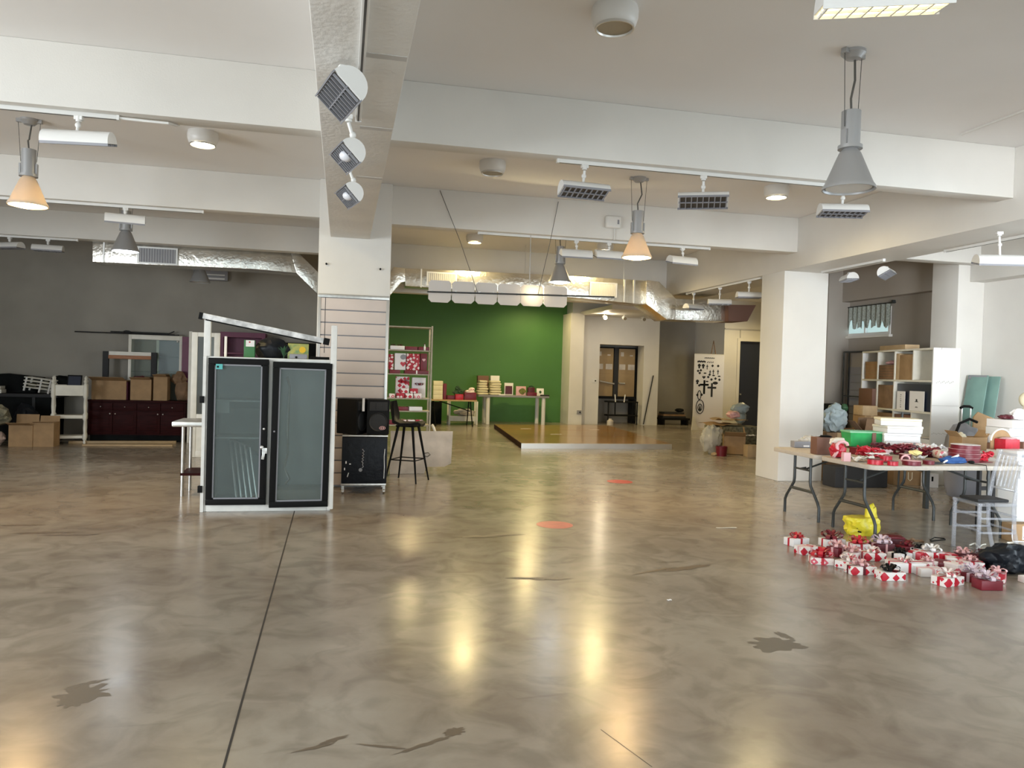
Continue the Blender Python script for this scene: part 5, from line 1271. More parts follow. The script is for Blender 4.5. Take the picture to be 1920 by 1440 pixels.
# bench with stacked dark boards in the recess
t = thing('dark_bench', 'low dark bench stacked with boards in the grey recess beside the alcove', 'bench', (9.86, 22.55, 0))
prt(MB().box(0.0, 0.95, 0, 0.5, 0.16, 0.22), 'seat', 'black', t)
for x in (0.05, 0.85): prt(MB().box(x, x + 0.06, 0.03, 0.47, 0, 0.16), 'leg', 'black', t)
for i in range(3):
    tag(MB().box(0, 0.78 - 0.05 * i, 0, 0.42, 0, 0.06).build('stored_board', 'charcoal' if i != 1 else 'card_dark', loc=(9.9 + 0.02 * i, 22.58, 0.2215 + i * 0.0615), bev=0.004), ['lowest dark board on the bench in the grey recess', 'middle brownish board on the bench in the grey recess', 'topmost dark board on the bench in the grey recess'][i], 'board', 'boards on the dark bench')
tag(MB().lump((10.55, 22.8, 0.46), (0.14, 0.1, 0.06), 5, 0.3, floor=0.408).build('dark_tool', 'black'), 'black lump of gear on top of the boards in the grey recess', 'gear')
# roller banner
t = thing('roller_banner', 'tall white banner printed with dark crosses and small charms', 'banner', (10.42, 20.6, 0), R_(-6))
bw, bh = 0.90, 2.2
prt(MB().box(-bw / 2, bw / 2, -0.006, 0.006, 0.06, bh), 'sheet', 'paper', t)
prt(MB().box(-bw / 2, bw / 2, -0.012, 0.012, bh, bh + 0.02).box(-bw / 2 - 0.01, bw / 2 + 0.01, -0.05, 0.05, 0, 0.07), 'rail', 'offwhite', t)
mb = MB()
def cross(c, s, th):
    mb.box(c[0] - th, c[0] + th, -0.010, -0.0065, c[1] - s * 1.6, c[1] + s); mb.box(c[0] - s * 0.85, c[0] + s * 0.85, -0.0102, -0.0066, c[1] - th + s * 0.15, c[1] + th + s * 0.15)
def dot(c, a, b): mb.prism([(c[0] + a * math.cos(i * math.pi / 5), c[1] + b * math.sin(i * math.pi / 5)) for i in range(10)], -0.010, -0.0065)
def dia(c, a): mb.prism([(c[0] - a, c[1]), (c[0], c[1] - a), (c[0] + a, c[1]), (c[0], c[1] + a)], -0.010, -0.0065)
cross((-0.13, 1.30), 0.155, 0.028)
prt(mb, 'cross_print', 'black_matt', t); mb = MB()
cross((0.10, 1.22), 0.155, 0.028)
prt(mb, 'cross_print', 'charcoal', t); mb = MB()
rr = random.Random(4)
for (x, z, k) in ((-0.30, 1.86, 'x'), (-0.18, 1.86, 'x'), (-0.06, 1.84, 'c'), (0.10, 1.88, 'd'), (0.27, 1.88, 'd'), (-0.33, 1.72, 'd'), (-0.25, 1.74, 'd'), (-0.28, 1.66, 'd'), (-0.12, 1.66, 'o'), (0.03, 1.68, 'c'), (0.13, 1.70, 'c'), (0.27, 1.70, 'c'), (0.02, 1.62, 'd'), (0.14, 1.60, 'o'), (-0.15, 1.54, 'h'), (-0.02, 1.55, 'd'), (0.08, 1.48, 'd'), (0.20, 1.51, 'd'), (0.32, 1.48, 'd'), (0.31, 1.58, 'o'), (-0.34, 1.40, 'x'), (-0.05, 1.42, 'o'), (-0.28, 1.30, 'd'), (-0.33, 1.02, 'd'), (-0.20, 1.03, 'd')):
    if k == 'x': mb.cbox((x, -0.008, z), (0.05, 0.0036, 0.13)); mb.cbox((x, -0.0083, z + 0.02), (0.09, 0.0036, 0.05))
    elif k == 'c': mb.cbox((x, -0.008, z), (0.022, 0.0036, 0.14)); mb.cbox((x, -0.0083, z + 0.02), (0.06, 0.0036, 0.022))
    elif k == 'd': dia((x, z), 0.042)
    elif k == 'o': dot((x, z), 0.045, 0.02)
    else: heart(mb, (x, z), 0.05, -0.010, -0.0065)
dot((0.20, 1.38), 0.08, 0.045)
for i in range(14): mb.cbox((-0.14 + 0.022 * i, -0.008, 2.10 + 0.004 * (i % 3)), (0.013, 0.0036, 0.03))
for i in range(7): dot((-0.34 + i * 0.035, 1.99 + 0.01 * (i % 2)), 0.020, 0.030)
for i in range(6): mb.cbox((-0.06 + 0.035 * i, -0.008, 1.975 + 0.012 * (i % 2)), (0.018, 0.0036, 0.035))
prt(mb, 'charm_prints', 'charcoal', t); mb = MB()
for (cx_, cz_, a, b) in ((-0.24, 0.68, 0.115, 0.20), (-0.24, 0.66, 0.06, 0.10), (-0.27, 1.02, 0.05, 0.13)):
    mb.tube([(cx_ + a * math.cos(2 * math.pi * i / 20), -0.009, cz_ + b * math.sin(2 * math.pi * i / 20)) for i in range(20)], 0.012, n=5, closed=True)
mb.prism([(-0.28, 0.56), (-0.20, 0.56), (-0.24, 0.76)], -0.010, -0.0065)
prt(mb, 'oval_print', 'charcoal', t)
for sx in (-1, 1): prt(MB().prism([(sx * 0.50, 0.0), (sx * 0.26, 0.0), (sx * 0.36, 0.16), (sx * 0.44, 0.40), (sx * 0.47, 0.40)], -0.10, -0.055), 'foot', 'offwhite', t)
tag(MB().tube([(10.55, 20.85, 0.0), (10.62, 20.9, 2.2), (10.70, 20.92, 2.62), (10.78, 20.92, 2.2), (10.80, 20.9, 0.0)], 0.018).build('easel_frame', 'card_dark'), 'thin brown pointed easel frame rising behind the white banner', 'easel')
tag(MB().lump((10.55, 20.28, 0.09), (0.30, 0.12, 0.11), 6, 0.4, freq=2.5, floor=0.0).build('red_bundle', 'red'), 'flat red bundle on the floor in front of the banner', 'bundle')

# ================================================================ FOLDING TABLES, GIFTS, CHAIR
TZ = 0.74
def folding_table(x0, y0, wx, wy, label):
    t = thing('folding_table', label, 'table', (x0, y0, 0), 0, 'folding tables')
    r = 0.09; pts = []
    for cx, cy, a0 in ((wx - r, wy - r, 0), (r, wy - r, 90), (r, r, 180), (wx - r, r, 270)):
        for i in range(7): pts.append((cx + r * math.cos(R_(a0 + 15 * i)), cy + r * math.sin(R_(a0 + 15 * i))))
    prt(MB().prism(pts, TZ - 0.045, TZ, 'Z'), 'tabletop', 'tan_table', t, bev=0.008)
    c = wy / 2
    for x, s in ((0.13, 1), (wx - 0.20, -1)):
        mb = MB()
        for k in (-1, 1):
            mb.tube([(x, c + k * 0.15, TZ - 0.045), (x, c + k * 0.15, 0.42), (x, c + k * 0.16, 0.37), (x, c + k * 0.30, 0.20), (x, c + k * 0.325, 0.15), (x, c + k * 0.325, 0.0)], 0.0155, n=10)
        mb.tube([(x, c - 0.21, 0.305), (x, c + 0.21, 0.305)], 0.0165).tube([(x, c - 0.15, 0.535), (x, c + 0.15, 0.535)], 0.011)
        prt(mb, 'leg_frame', 'darkmetal', t)
        prt(MB().tube([(x, c - 0.05, 0.535), (x + s * 0.06, c - 0.02, 0.55), (x + s * 0.52, c, TZ - 0.046)], 0.011).tube([(x, c + 0.05, 0.535), (x + s * 0.06, c + 0.02, 0.55)], 0.011), 'brace', 'darkmetal', t)
    return t
folding_table(4.94, 6.36, 1.78, 0.86, 'tan folding table nearer the gift boxes, heaped with ribbon and wrapping')
folding_table(4.94, 7.24, 1.78, 0.90, 'tan folding table nearer the square column, carrying the green bin')

def onT(px, py): return W(px, py, Z=TZ)
ZT = TZ + 0.0015
OT = 'wrapping things on the folding tables'
def tb(name, label, cat, px, py, w, d, h, m, rz=0, dz=0.0, part='carton', group=OT, rx=0, ry=0):
    p = onT(px, py)
    t = thing(name, label, cat, (p.x, p.y + d / 2, ZT + dz), R_(rz), group, R_(rx), R_(ry))
    prt(MB().box(-w / 2, w / 2, -d / 2, d / 2, 0, h), part, m, t, bev=min(0.006, h * 0.3))
    return t
# far table
p = onT(1515, 838)
tag(MB().lump((p.x + 0.06, p.y - 0.02, ZT + 0.06), (0.16, 0.10, 0.075), 51, 0.35, freq=2.2, floor=ZT, sub=4).build('clear_bag', 'clearbag'), 'crumpled clear plastic bag behind the small grey carton on the table end', 'bag', OT)
t = tb('small_carton', 'small grey carton with a white end label near the far table corner', 'carton', 1506, 840, 0.20, 0.11, 0.075, 'greyplastic', -8)
prt(MB().box(0.01, 0.08, -0.057, -0.0545, 0.012, 0.03).box(0.1005, 0.1025, -0.04, 0.04, 0.01, 0.065), 'label', 'paper', t)
t = tb('brown_box', 'open topped plain brown box standing between clear bag and red shreds', 'box', 1548, 853, 0.19, 0.14, 0.185, 'brown', -6)
prt(MB().lump((0.03, 0.0, 0.19), (0.07, 0.05, 0.02), 2, 0.5, sub=2), 'dark_filling', 'black', t)
p = onT(1581, 860)
t = thing('shred_bag', 'white paper bag lying open with bright red shreds spilling out', 'bag', (p.x, p.y + 0.10, ZT), 0, OT)
prt(MB().tube([(-0.085 + 0.02 * math.sin(i), -0.06, 0.01 + 0.0) if i == 0 else (-0.095 + 0.03 * math.sin(i * 1.1) + 0.02 * i, -0.05, 0.022 + 0.028 * i if i < 6 else 0.17 - 0.02 * (i - 6)) for i in range(9)], 0.017), 'paper_edge', 'pink', t)
prt(MB().lump((0.0, 0.0, 0.075), (0.085, 0.075, 0.075), 52, 0.4, freq=3, floor=0.0), 'red_shreds', 'red', t)
prt(MB().lump((0.035, 0.05, 0.155), (0.075, 0.05, 0.045), 53, 0.3, boxy=0.4), 'folded_top', 'offwhite', t)
tb('pink_box', 'small upright pale pink box in front of the red shreds', 'box', 1589, 866, 0.075, 0.05, 0.09, 'pink', -5)
tb('red_box', 'flat dark red box behind the pale pink box', 'box', 1617, 853, 0.16, 0.12, 0.075, 'darkred', 12)
p = onT(1630, 843)
t = thing('green_bin', 'rectangular green plastic bin with pale rim and brown strap, largest thing on the tables', 'bin', (p.x, p.y + 0.14, ZT + 0.03), R_(-10), OT)
w, d, h = 0.40, 0.24, 0.165
prt(MB().add([(-w / 2 + .02, -d / 2 + .02, 0), (w / 2 - .02, -d / 2 + .02, 0), (w / 2 - .02, d / 2 - .02, 0), (-w / 2 + .02, d / 2 - .02, 0), (-w / 2, -d / 2, h), (w / 2, -d / 2, h), (w / 2, d / 2, h), (-w / 2, d / 2, h), (-w / 2 + .01, -d / 2 + .01, h), (w / 2 - .01, -d / 2 + .01, h), (w / 2 - .01, d / 2 - .01, h), (-w / 2 + .01, d / 2 - .01, h), (-w / 2 + .03, -d / 2 + .03, 0.01), (w / 2 - .03, -d / 2 + .03, 0.01), (w / 2 - .03, d / 2 - .03, 0.01), (-w / 2 + .03, d / 2 - .03, 0.01)],
    [(0, 3, 2, 1), (0, 1, 5, 4), (1, 2, 6, 5), (2, 3, 7, 6), (3, 0, 4, 7), (4, 5, 9, 8), (5, 6, 10, 9), (6, 7, 11, 10), (7, 4, 8, 11), (8, 9, 13, 12), (9, 10, 14, 13), (10, 11, 15, 14), (11, 8, 12, 15), (12, 13, 14, 15)]), 'tub', 'bin_green', t, smooth=False)
prt(MB().box(-w / 2 - .008, w / 2 + .008, -d / 2 - .008, -d / 2 + .008, h - 0.006, h + .014).box(-w / 2 - .008, w / 2 + .008, d / 2 - .008, d / 2 + .008, h - .006, h + .014).box(-w / 2 - .008, -w / 2 + .008, -d / 2, d / 2, h - .006, h + .014).box(w / 2 - .008, w / 2 + .008, -d / 2, d / 2, h - .006, h + .014), 'rim', 'mint', t, bev=0.004)
prt(MB().box(0.06, 0.105, -d / 2 - 0.011, -d / 2 + 0.004, 0.0, h + 0.002), 'strap', 'brown', t)
tb('book_stack_base', 'dark book lying flat underneath the green bin', 'book', 1630, 843, 0.30, 0.22, 0.028, 'maroon', -10)
# crumpled papers, ribbon and spools
def sheet(px, py, sx, sy, m, label, seed, rz=0, amp=0.03, dz=0.0, cat='paper', name='paper_sheet', freq=3):
    p = onT(px, py)
    o = MB().sheet((p.x, p.y + sy * 0.3, ZT + dz), sx, sy, seed, amp, freq, 10, R_(rz)).build(name, m)
    return tag(o, label, cat, OT)
sheet(1622, 866, 0.26, 0.10, 'offwhite', 'curved white paper strip lying along the near table edge by the pink box', 3, 12, 0.04)
sheet(1648, 863, 0.22, 0.10, 'paper', 'white paper sheet on top of the red ribbon rolls at the near edge', 4, 0, 0.02, dz=0.05)
sheet(1642, 852, 0.18, 0.14, 'lilac', 'pale lilac envelope tilted in the middle of the table clutter', 5, 30, 0.02, dz=0.03)
sheet(1676, 843, 0.16, 0.11, 'paper', 'crumpled bright white plastic sheet beside the green bin', 6, 20, 0.11, freq=4)
sheet(1712, 852, 0.20, 0.14, 'greyplastic', 'crumpled grey paper behind the ribbon pile', 7, -10, 0.08, freq=3)
sheet(1712, 842, 0.20, 0.10, 'clearbag', 'crumpled clear wrapping film in front of the white lidded boxes', 8, 0, 0.10, freq=5)
sheet(1757, 850, 0.24, 0.14, 'paper', 'rumpled white wrapping paper between film and ribbon spools', 9, 10, 0.06)
def ribbon_pile(px, py, r, m, label, seed, dz=0):
    p = onT(px, py); rr = random.Random(seed); mb = MB()
    for i in range(16):
        a = rr.uniform(0, 6.3); cx, cy = r * 0.5 * rr.uniform(-1, 1) * 1.6, r * 0.4 * rr.uniform(-1, 1)
        R = r * rr.uniform(0.3, 0.55); z0 = rr.uniform(0.012, 0.10)
        mb.tube([(p.x + cx + R * math.cos(a + t * 0.6), p.y + 0.06 + cy + 0.6 * R * math.sin(a + t * 0.6), ZT + dz + z0 + 0.012 * math.sin(t * 1.7 + i)) for t in range(11)], 0.011, n=5)
    return tag(mb.build('ribbon_pile', m), label, 'ribbon', OT)
ribbon_pile(1662, 850, 0.16, 'maroon', 'tangled maroon ribbon in front of the green bin strap', 1)
ribbon_pile(1692, 853, 0.16, 'darkred', 'tangled dark red ribbon in the middle of the near table', 2)
ribbon_pile(1714, 850, 0.14, 'pink', 'tangled pale pink ribbon by the grey paper', 3)
ribbon_pile(1732, 853, 0.12, 'hearts_pink', 'tangle of patterned pink ribbon next to the wrapping paper roll', 4)
def spool(px, py, r, h, m, label, dz=0.0, group=OT, dx=0.0, top='darkred'):
    p = onT(px, py)
    t = thing('ribbon_spool', label, 'spool', (p.x + dx, p.y + r * 0.9, ZT + dz), 0, group)
    prt(MB().lathe([(0.0, 0.0), (r, 0.0), (r, 0.004), (r * 0.96, 0.006), (r * 0.96, h - 0.006), (r, h - 0.004), (r, h), (0.0, h)], n=30), 'wound_ribbon', m, t)
    prt(MB().lathe([(0.0, h + 0.0005), (r * 0.98, h + 0.0005), (r * 0.98, h + 0.003), (0, h + 0.003)], n=30), 'flange', top, t)
    return t
spool(1650, 872, 0.075, 0.045, 'red', 'bright red ribbon spool under the white sheet at the near table edge')
spool(1680, 874, 0.05, 0.04, 'red', 'small red ribbon spool at the near table edge beside the pink loop')
spool(1720, 874, 0.085, 0.042, 'darkred', 'dark red ribbon spool with lemon ribbon on top', top='pink')
p = onT(1698, 870)
tag(MB().tube([(p.x + 0.045 * math.cos(i * 0.42), p.y + 0.012 * i / 14, ZT + 0.046 + 0.036 * math.sin(i * 0.42)) for i in range(15)], 0.009, n=6).build('ribbon_loop', 'pink'), 'standing loop of pale pink ribbon at the near table edge', 'ribbon', OT)
p = onT(1722, 862)
tag(MB().lump((p.x + 0.0, p.y + 0.05, ZT + 0.075), (0.07, 0.05, 0.028), 61, 0.4, freq=3).build('lemon_ribbon', 'lemon'), 'bunched lemon yellow ribbon on the dark red spool', 'ribbon', OT)
C.objects['lemon_ribbon'].location.z = -0.008
for k in range(4):
    spool(1826, 868, [0.155, 0.152, 0.148, 0.140][k], 0.040, 'darkred', ['lowest wide dark red ribbon spool of the stack of four', 'second wide dark red ribbon spool from the table top', 'third wide dark red ribbon spool, under the white topped one', 'topmost wide ribbon spool with a white flange'][k], dz=0.0445 * k, group='wide ribbon spools in a stack', dx=0.008 * (k % 2), top='paper' if k == 3 else 'pink')
p = onT(1762, 860)
t = thing('paper_roll', 'patterned wrapping paper roll with its dark hollow end facing the room', 'roll', (p.x, p.y + 0.02, ZT + 0.047), R_(68), OT)
mx = Matrix.Rotation(R_(90), 4, 'Y')
prt(MB().lathe([(0.022, -0.16), (0.046, -0.16), (0.046, 0.16), (0.022, 0.16), (0.022, -0.16)], n=26, mx=mx), 'paper', 'hearts_pink', t)
prt(MB().lathe([(0.0, -0.15), (0.0215, -0.15), (0.0215, 0.15), (0, 0.15)], n=18, mx=mx), 'hollow_core', 'black', t)
p = onT(1794, 870)
tag(MB().lump((p.x, p.y + 0.05, ZT + 0.030), (0.15, 0.06, 0.042), 63, 0.35, freq=2.6, floor=ZT).build('blue_cloth', 'blue'), 'bunched dark blue cloth at the near table edge before the spool stack', 'cloth', OT)
tag(MB().tube([(p.x - 0.20, p.y - 0.03, ZT + 0.008), (p.x - 0.07, p.y + 0.03, ZT + 0.04), (p.x + 0.03, p.y + 0.02, ZT + 0.082), (p.x + 0.06, p.y + 0.05, ZT + 0.085)], [0.006, 0.012, 0.012, 0.008]).build('white_strap', 'paper'), 'white strap lying across the bunched blue cloth', 'strap', OT)
tag(MB().lump((p.x + 0.19, p.y + 0.02, ZT + 0.016), (0.035, 0.025, 0.018), 6, 0.15, floor=ZT, sub=2).build('cord_grip', 'black'), 'small black grip at the end of the blue cloth', 'grip', OT)
tag(MB().tube([(p.x + 0.14, p.y - 0.02, ZT + 0.006), (p.x + 0.17, 6.345, ZT + 0.008), (p.x + 0.175, 6.335, TZ - 0.06), (p.x + 0.17, 6.335, TZ - 0.13)], 0.004, n=6).build('loose_string', 'black'), 'thin dark cord hanging over the near table edge', 'cord', OT)
tb('grey_scissors_case', 'flat dark grey pouch between lemon ribbon and blue cloth', 'pouch', 1755, 871, 0.20, 0.07, 0.018, 'charcoal', 10)
tb('red_offcut', 'flat dark red paper offcut under the spool stack edge', 'paper', 1850, 868, 0.16, 0.10, 0.004, 'darkred', 5)
tb('red_offcut', 'flat maroon paper offcut behind the bright red spool', 'paper', 1664, 868, 0.14, 0.08, 0.006, 'maroon', -8)
spool(1668, 866, 0.06, 0.05, 'red', 'upright bright red ribbon spool behind the near edge spools', dz=0.0, top='red')
spool(1748, 872, 0.055, 0.035, 'darkred', 'small dark red spool beside the flat dark grey pouch')
spool(1704, 862, 0.06, 0.05, 'maroon', 'maroon ribbon spool behind the standing pink loop', top='pink')
ribbon_pile(1640, 858, 0.13, 'red', 'tangled bright red ribbon between the red box and the lilac envelope', 5)
ribbon_pile(1742, 858, 0.12, 'darkred', 'tangled dark red ribbon before the wrapping paper roll', 6)
ribbon_pile(1858, 866, 0.10, 'red', 'loose red ribbon ends beside the wide spool stack', 7)
sheet(1660, 856, 0.16, 0.10, 'lilac', 'small lilac paper piece among the maroon ribbon', 11, -20, 0.03, dz=0.03)
sheet(1728, 862, 0.14, 0.08, 'paper', 'small white paper piece by the lemon ribbon', 12, 15, 0.03)
sheet(1800, 858, 0.16, 0.10, 'paper', 'white paper piece behind the blue cloth', 13, -10, 0.03)
# white lidded boxes on the far table
for k, (dx, rz, w, h, m, lab) in enumerate(((0.0, -14, 0.40, 0.10, 'plastic_white', 'lowest white flat box of the stack behind the wrapping film'), (0.02, -20, 0.40, 0.10, 'plastic_white', 'second white flat box of the stack behind the wrapping film'), (-0.02, -10, 0.42, 0.085, 'offwhite', 'third flat box of the stack, under the cream lidded one'), (0.03, -26, 0.44, 0.085, 'cream', 'cream lidded flat box on top of the stack by the shelf'))):
    p = W(1732, 820, Y=7.95)
    t = thing('flat_box', lab, 'box', (min(p.x + dx + 0.05, 6.47), 7.93, ZT + [0, 0.102, 0.204, 0.291][k]), R_(rz), 'flat white boxes on the folding table')
    prt(MB().box(-w / 2, w / 2, -0.17, 0.17, 0, h - 0.03), 'tray', 'plastic_white', t, bev=0.004)
    prt(MB().box(-w / 2 - 0.006, w / 2 + 0.006, -0.176, 0.176, h - 0.03, h), 'lid', m, t, bev=0.006)

# acrylic chair
t = thing('acrylic_chair', 'clear acrylic ballroom chair drawn up before the near folding table', 'chair', (5.84, 5.98, 0), R_(90) - R_(8))
# local: front towards +y, width along x
SW, SD, SH = 0.36, 0.36, 0.44
for sx in (-1, 1):
    prt(MB().tube([(sx * 0.17, 0.17, 0), (sx * 0.17, 0.17, SH + 0.03)], 0.019, n=10), 'leg', 'acrylic', t)
    prt(MB().tube([(sx * 0.17, -0.22, 0), (sx * 0.17, -0.17, 0.22), (sx * 0.165, -0.16, SH), (sx * 0.16, -0.20, 0.70), (sx * 0.155, -0.26, 0.93)], 0.018, n=10), 'leg', 'acrylic', t)
prt(MB().box(-0.185, 0.185, -0.18, 0.19, SH, SH + 0.03), 'seat', 'acrylic', t, bev=0.01)
for z in (0.20, 0.33):
    mb = MB()
    for sx in (-1, 1): mb.tube([(sx * 0.17, 0.17, z), (sx * 0.17, -0.175, z)], 0.011)
    for y in (-0.18, 0.17): mb.tube([(-0.17, y, z + 0.02), (0.17, y, z + 0.02)], 0.011)
    prt(mb, 'stretcher', 'acrylic', t)
for i in range(5):
    x = -0.10 + 0.05 * i
    prt(MB().tube([(x, -0.185, 0.60), (x, -0.25, 0.88)], 0.008), 'spindle', 'acrylic', t)
for y, z in ((-0.178, 0.58), (-0.255, 0.90)): prt(MB().tube([(-0.158, y, z), (0.158, y, z)], 0.0115), 'back_rail', 'acrylic', t)
p = (6.03, 5.98)
tag(MB().box(-0.15, 0.15, -0.13, 0.13, 0, 0.028).build('chair_pad', 'charcoal', loc=(5.83, 5.98, SH + 0.0315), rz=R_(-8), bev=0.01), 'thin dark pad lying on the clear acrylic seat', 'cushion')

# yellow carrier bag
p = W(1613, 1004, Z=0)
t = thing('carrier_bag', 'bright yellow plastic carrier bag slumped on the floor under the near folding table', 'bag', (p.x + 0.06, p.y + 0.06, 0))
b_ = MB().lump((0, 0, 0.085), (0.165, 0.125, 0.13), 71, 0.22, freq=2.0, floor=0.0, sub=4, boxy=0.35, top=0.175)
prt(b_, 'bag_body', 'yellow', t)
prt(MB().lump((0.10, 0.0, 0.18), (0.062, 0.05, 0.12), 72, 0.25, freq=2.2, sub=3).tube([(0.085, 0, 0.25), (0.09, 0, 0.29), (0.115, 0, 0.305), (0.13, 0, 0.27), (0.13, 0, 0.22)], 0.012), 'handle', 'yellow', t)
prt(MB().cbox((-0.10, -0.098, 0.10), (0.055, 0.006, 0.012), ry=0.3).cbox((-0.105, -0.10, 0.075), (0.055, 0.006, 0.010), ry=0.3).cbox((-0.03, -0.115, 0.082), (0.045, 0.006, 0.012), ry=0.25).cbox((-0.10, -0.10, 0.045), (0.04, 0.006, 0.014), ry=0.2), 'printed_bars', 'black', t)

# the gift boxes on the floor
GG = 'wrapped gift boxes on the floor by the yellow bag'
def gift(px, py, w, d, h, rz, wrap, rib, bowm, label, dz=0.0, r=0.055, ry=0, lid=False, open_=False, rx=0):
    p = W(px, py, Z=0); w *= 1.13; d *= 1.06; h *= 1.12; r *= 1.2
    t = thing('gift_box', label, 'gift box', (p.x, p.y + d * 0.4, dz + 0.0005), R_(rz), GG, R_(rx), R_(ry))
    prt(MB().box(-w / 2, w / 2, -d / 2, d / 2, 0, h), 'box', wrap, t, bev=0.005)
    if rib:
        prt(MB().box(-w / 2 - .0015, w / 2 + .0015, -0.011, 0.011, -0.0003, h + .0015).box(-0.011, 0.011, -d / 2 - .0015, d / 2 + .0015, -0.0003, h + .0016), 'ribbon', rib, t)
    if bowm: prt(MB().bow((0, 0, h + 0.001), r, int(px), 7), 'bow', bowm, t)
    if lid: prt(MB().box(-w / 2 - .004, w / 2 + .004, -d / 2 - .004, d / 2 + .004, h, h + 0.018), 'lid', lid, t, bev=0.003)
    return t
gift(1499, 1024, 0.17, 0.12, 0.062, 12, 'paper', 'red', 'red', 'white gift box with red bow, farthest from the black bag')
gift(1518, 1040, 0.16, 0.11, 0.060, 8, 'hearts', 'pink', None, 'flat heart paper box next to the outermost white gift box')
gift(1546, 1059, 0.16, 0.12, 0.050, -22, 'hearts_pink', 'red', 'red', 'gift box with a large floppy red bow, before the dark red box', r=0.085)
gift(1566, 1026, 0.18, 0.12, 0.062, 0, 'paper', 'red', 'darkred', 'white gift box with dark red bow close to the table leg', r=0.085)
gift(1575, 1044, 0.12, 0.11, 0.070, 20, 'darkred', 'pink', 'pink', 'dark red gift box with pale pink bow beside the table leg', r=0.065)
gift(1598, 1066, 0.18, 0.12, 0.052, 24, 'hearts', None, 'hearts_pink', 'tilted white box with one big red heart and patterned bow', r=0.06)
gift(1620, 1078, 0.19, 0.11, 0.058, -6, 'hearts', 'maroon', 'pink', 'heart paper box with a dark band, second along the front edge')
gift(1616, 1036, 0.15, 0.12, 0.066, -12, 'paper', 'red', 'red', 'white gift box with red and white bow touching the yellow bag', r=0.075)
gift(1604, 1050, 0.12, 0.10, 0.055, 30, 'hearts_pink', None, 'pink', 'small pinkish box with pale bow behind the tilted heart box', r=0.06)
gift(1643, 1052, 0.16, 0.12, 0.060, -10, 'hearts', 'red', 'hearts_pink', 'striped looking heart box sitting over a dark opening')
gift(1659, 1036, 0.17, 0.13, 0.068, 6, 'maroon', 'pink', 'lilac', 'dark maroon gift box with pale lilac bow behind the yellow bag', r=0.08)
gift(1676, 1089, 0.17, 0.11, 0.058, -8, 'hearts', None, 'black', 'white heart box with a black bow, nearest the camera in the middle', r=0.06)
gift(1694, 1052, 0.15, 0.11, 0.056, 10, 'paper', 'black', 'black', 'white gift box with black ribbon in the middle of the heap', r=0.05)
gift(1679, 1024, 0.16, 0.12, 0.060, -18, 'maroon', None, None, 'plain maroon box without bow behind the lilac bow box', lid='darkred')
gift(1706, 1074, 0.24, 0.13, 0.070, -10, 'paper', 'red', 'hearts_pink', 'longest white gift box with a red band, in the front row', r=0.05)
gift(1751, 1082, 0.18, 0.11, 0.055, -12, 'paper', 'pink', None, 'plain white box with pale band at the end of the long box')
gift(1786, 1099, 0.19, 0.12, 0.058, 14, 'hearts', 'red', 'hearts_pink', 'heart paper gift box with striped bow in the front row by the dark red box', r=0.065)
gift(1860, 1107, 0.15, 0.11, 0.065, -8, 'darkred', None, 'lilac', 'dark red gift box with pale bow, nearest the camera', r=0.07)
gift(1879, 1092, 0.13, 0.10, 0.060, 40, 'hearts_dense', 'pink', 'pink', 'red heart box at the end of the heap towards the black bag', r=0.055)
gift(1805, 1076, 0.14, 0.12, 0.055, 8, 'hearts_pink', None, None, 'pale pink lidded box behind the striped bow box', lid='hearts_pink')
gift(1833, 1092, 0.14, 0.11, 0.060, 22, 'darkred', 'lilac', 'lilac', 'dark red gift box with lilac bow in front of the heart boxes', r=0.075)
gift(1828, 1068, 0.16, 0.12, 0.056, -26, 'hearts', 'red', 'pink', 'white heart box with pink bow behind the lilac bow box', r=0.05)
gift(1850, 1056, 0.17, 0.12, 0.058, -14, 'maroon', None, 'maroon', 'maroon box with dark bow lying against the black bag', r=0.05)
gift(1813, 1052, 0.16, 0.11, 0.052, 18, 'maroon', None, 'pink', 'maroon box with pale bow at the back of the heap', r=0.06)
gift(1797, 1062, 0.12, 0.10, 0.060, -34, 'hearts', None, None, 'small white box with one pink heart, upright in the heap')
gift(1771, 1066, 0.15, 0.11, 0.048, 34, 'darkred', None, None, 'dark red lid lying tilted between white boxes', rx=0)
gift(1781, 1054, 0.13, 0.10, 0.058, -6, 'red', 'pink', None, 'bright red box with pale band at the back of the heap')
gift(1745, 1068, 0.13, 0.10, 0.054, 18, 'hearts_pink', 'pink', 'pink', 'small pale pink box with bow behind the plain white box', r=0.045)
gift(1754, 1051, 0.15, 0.11, 0.062, -16, 'hearts', 'red', 'paper', 'heart paper gift box with bright white bow, tallest at the back', r=0.07)
gift(1728, 1050, 0.14, 0.11, 0.060, 28, 'red', 'paper', None, 'red box with white band beside the white bow box')
gift(1730, 1040, 0.13, 0.09, 0.045, -4, 'paper', 'black', 'black', 'small white box with black bow at the very back of the heap', r=0.04)
gift(1688, 1064, 0.13, 0.09, 0.050, -20, 'hearts_pink', 'red', None, 'flat heart paper box tucked behind the long white box')
gift(1706, 1036, 0.14, 0.10, 0.050, 14, 'darkred', None, 'darkred', 'dark red box with dark bow near the paper scraps', r=0.05)

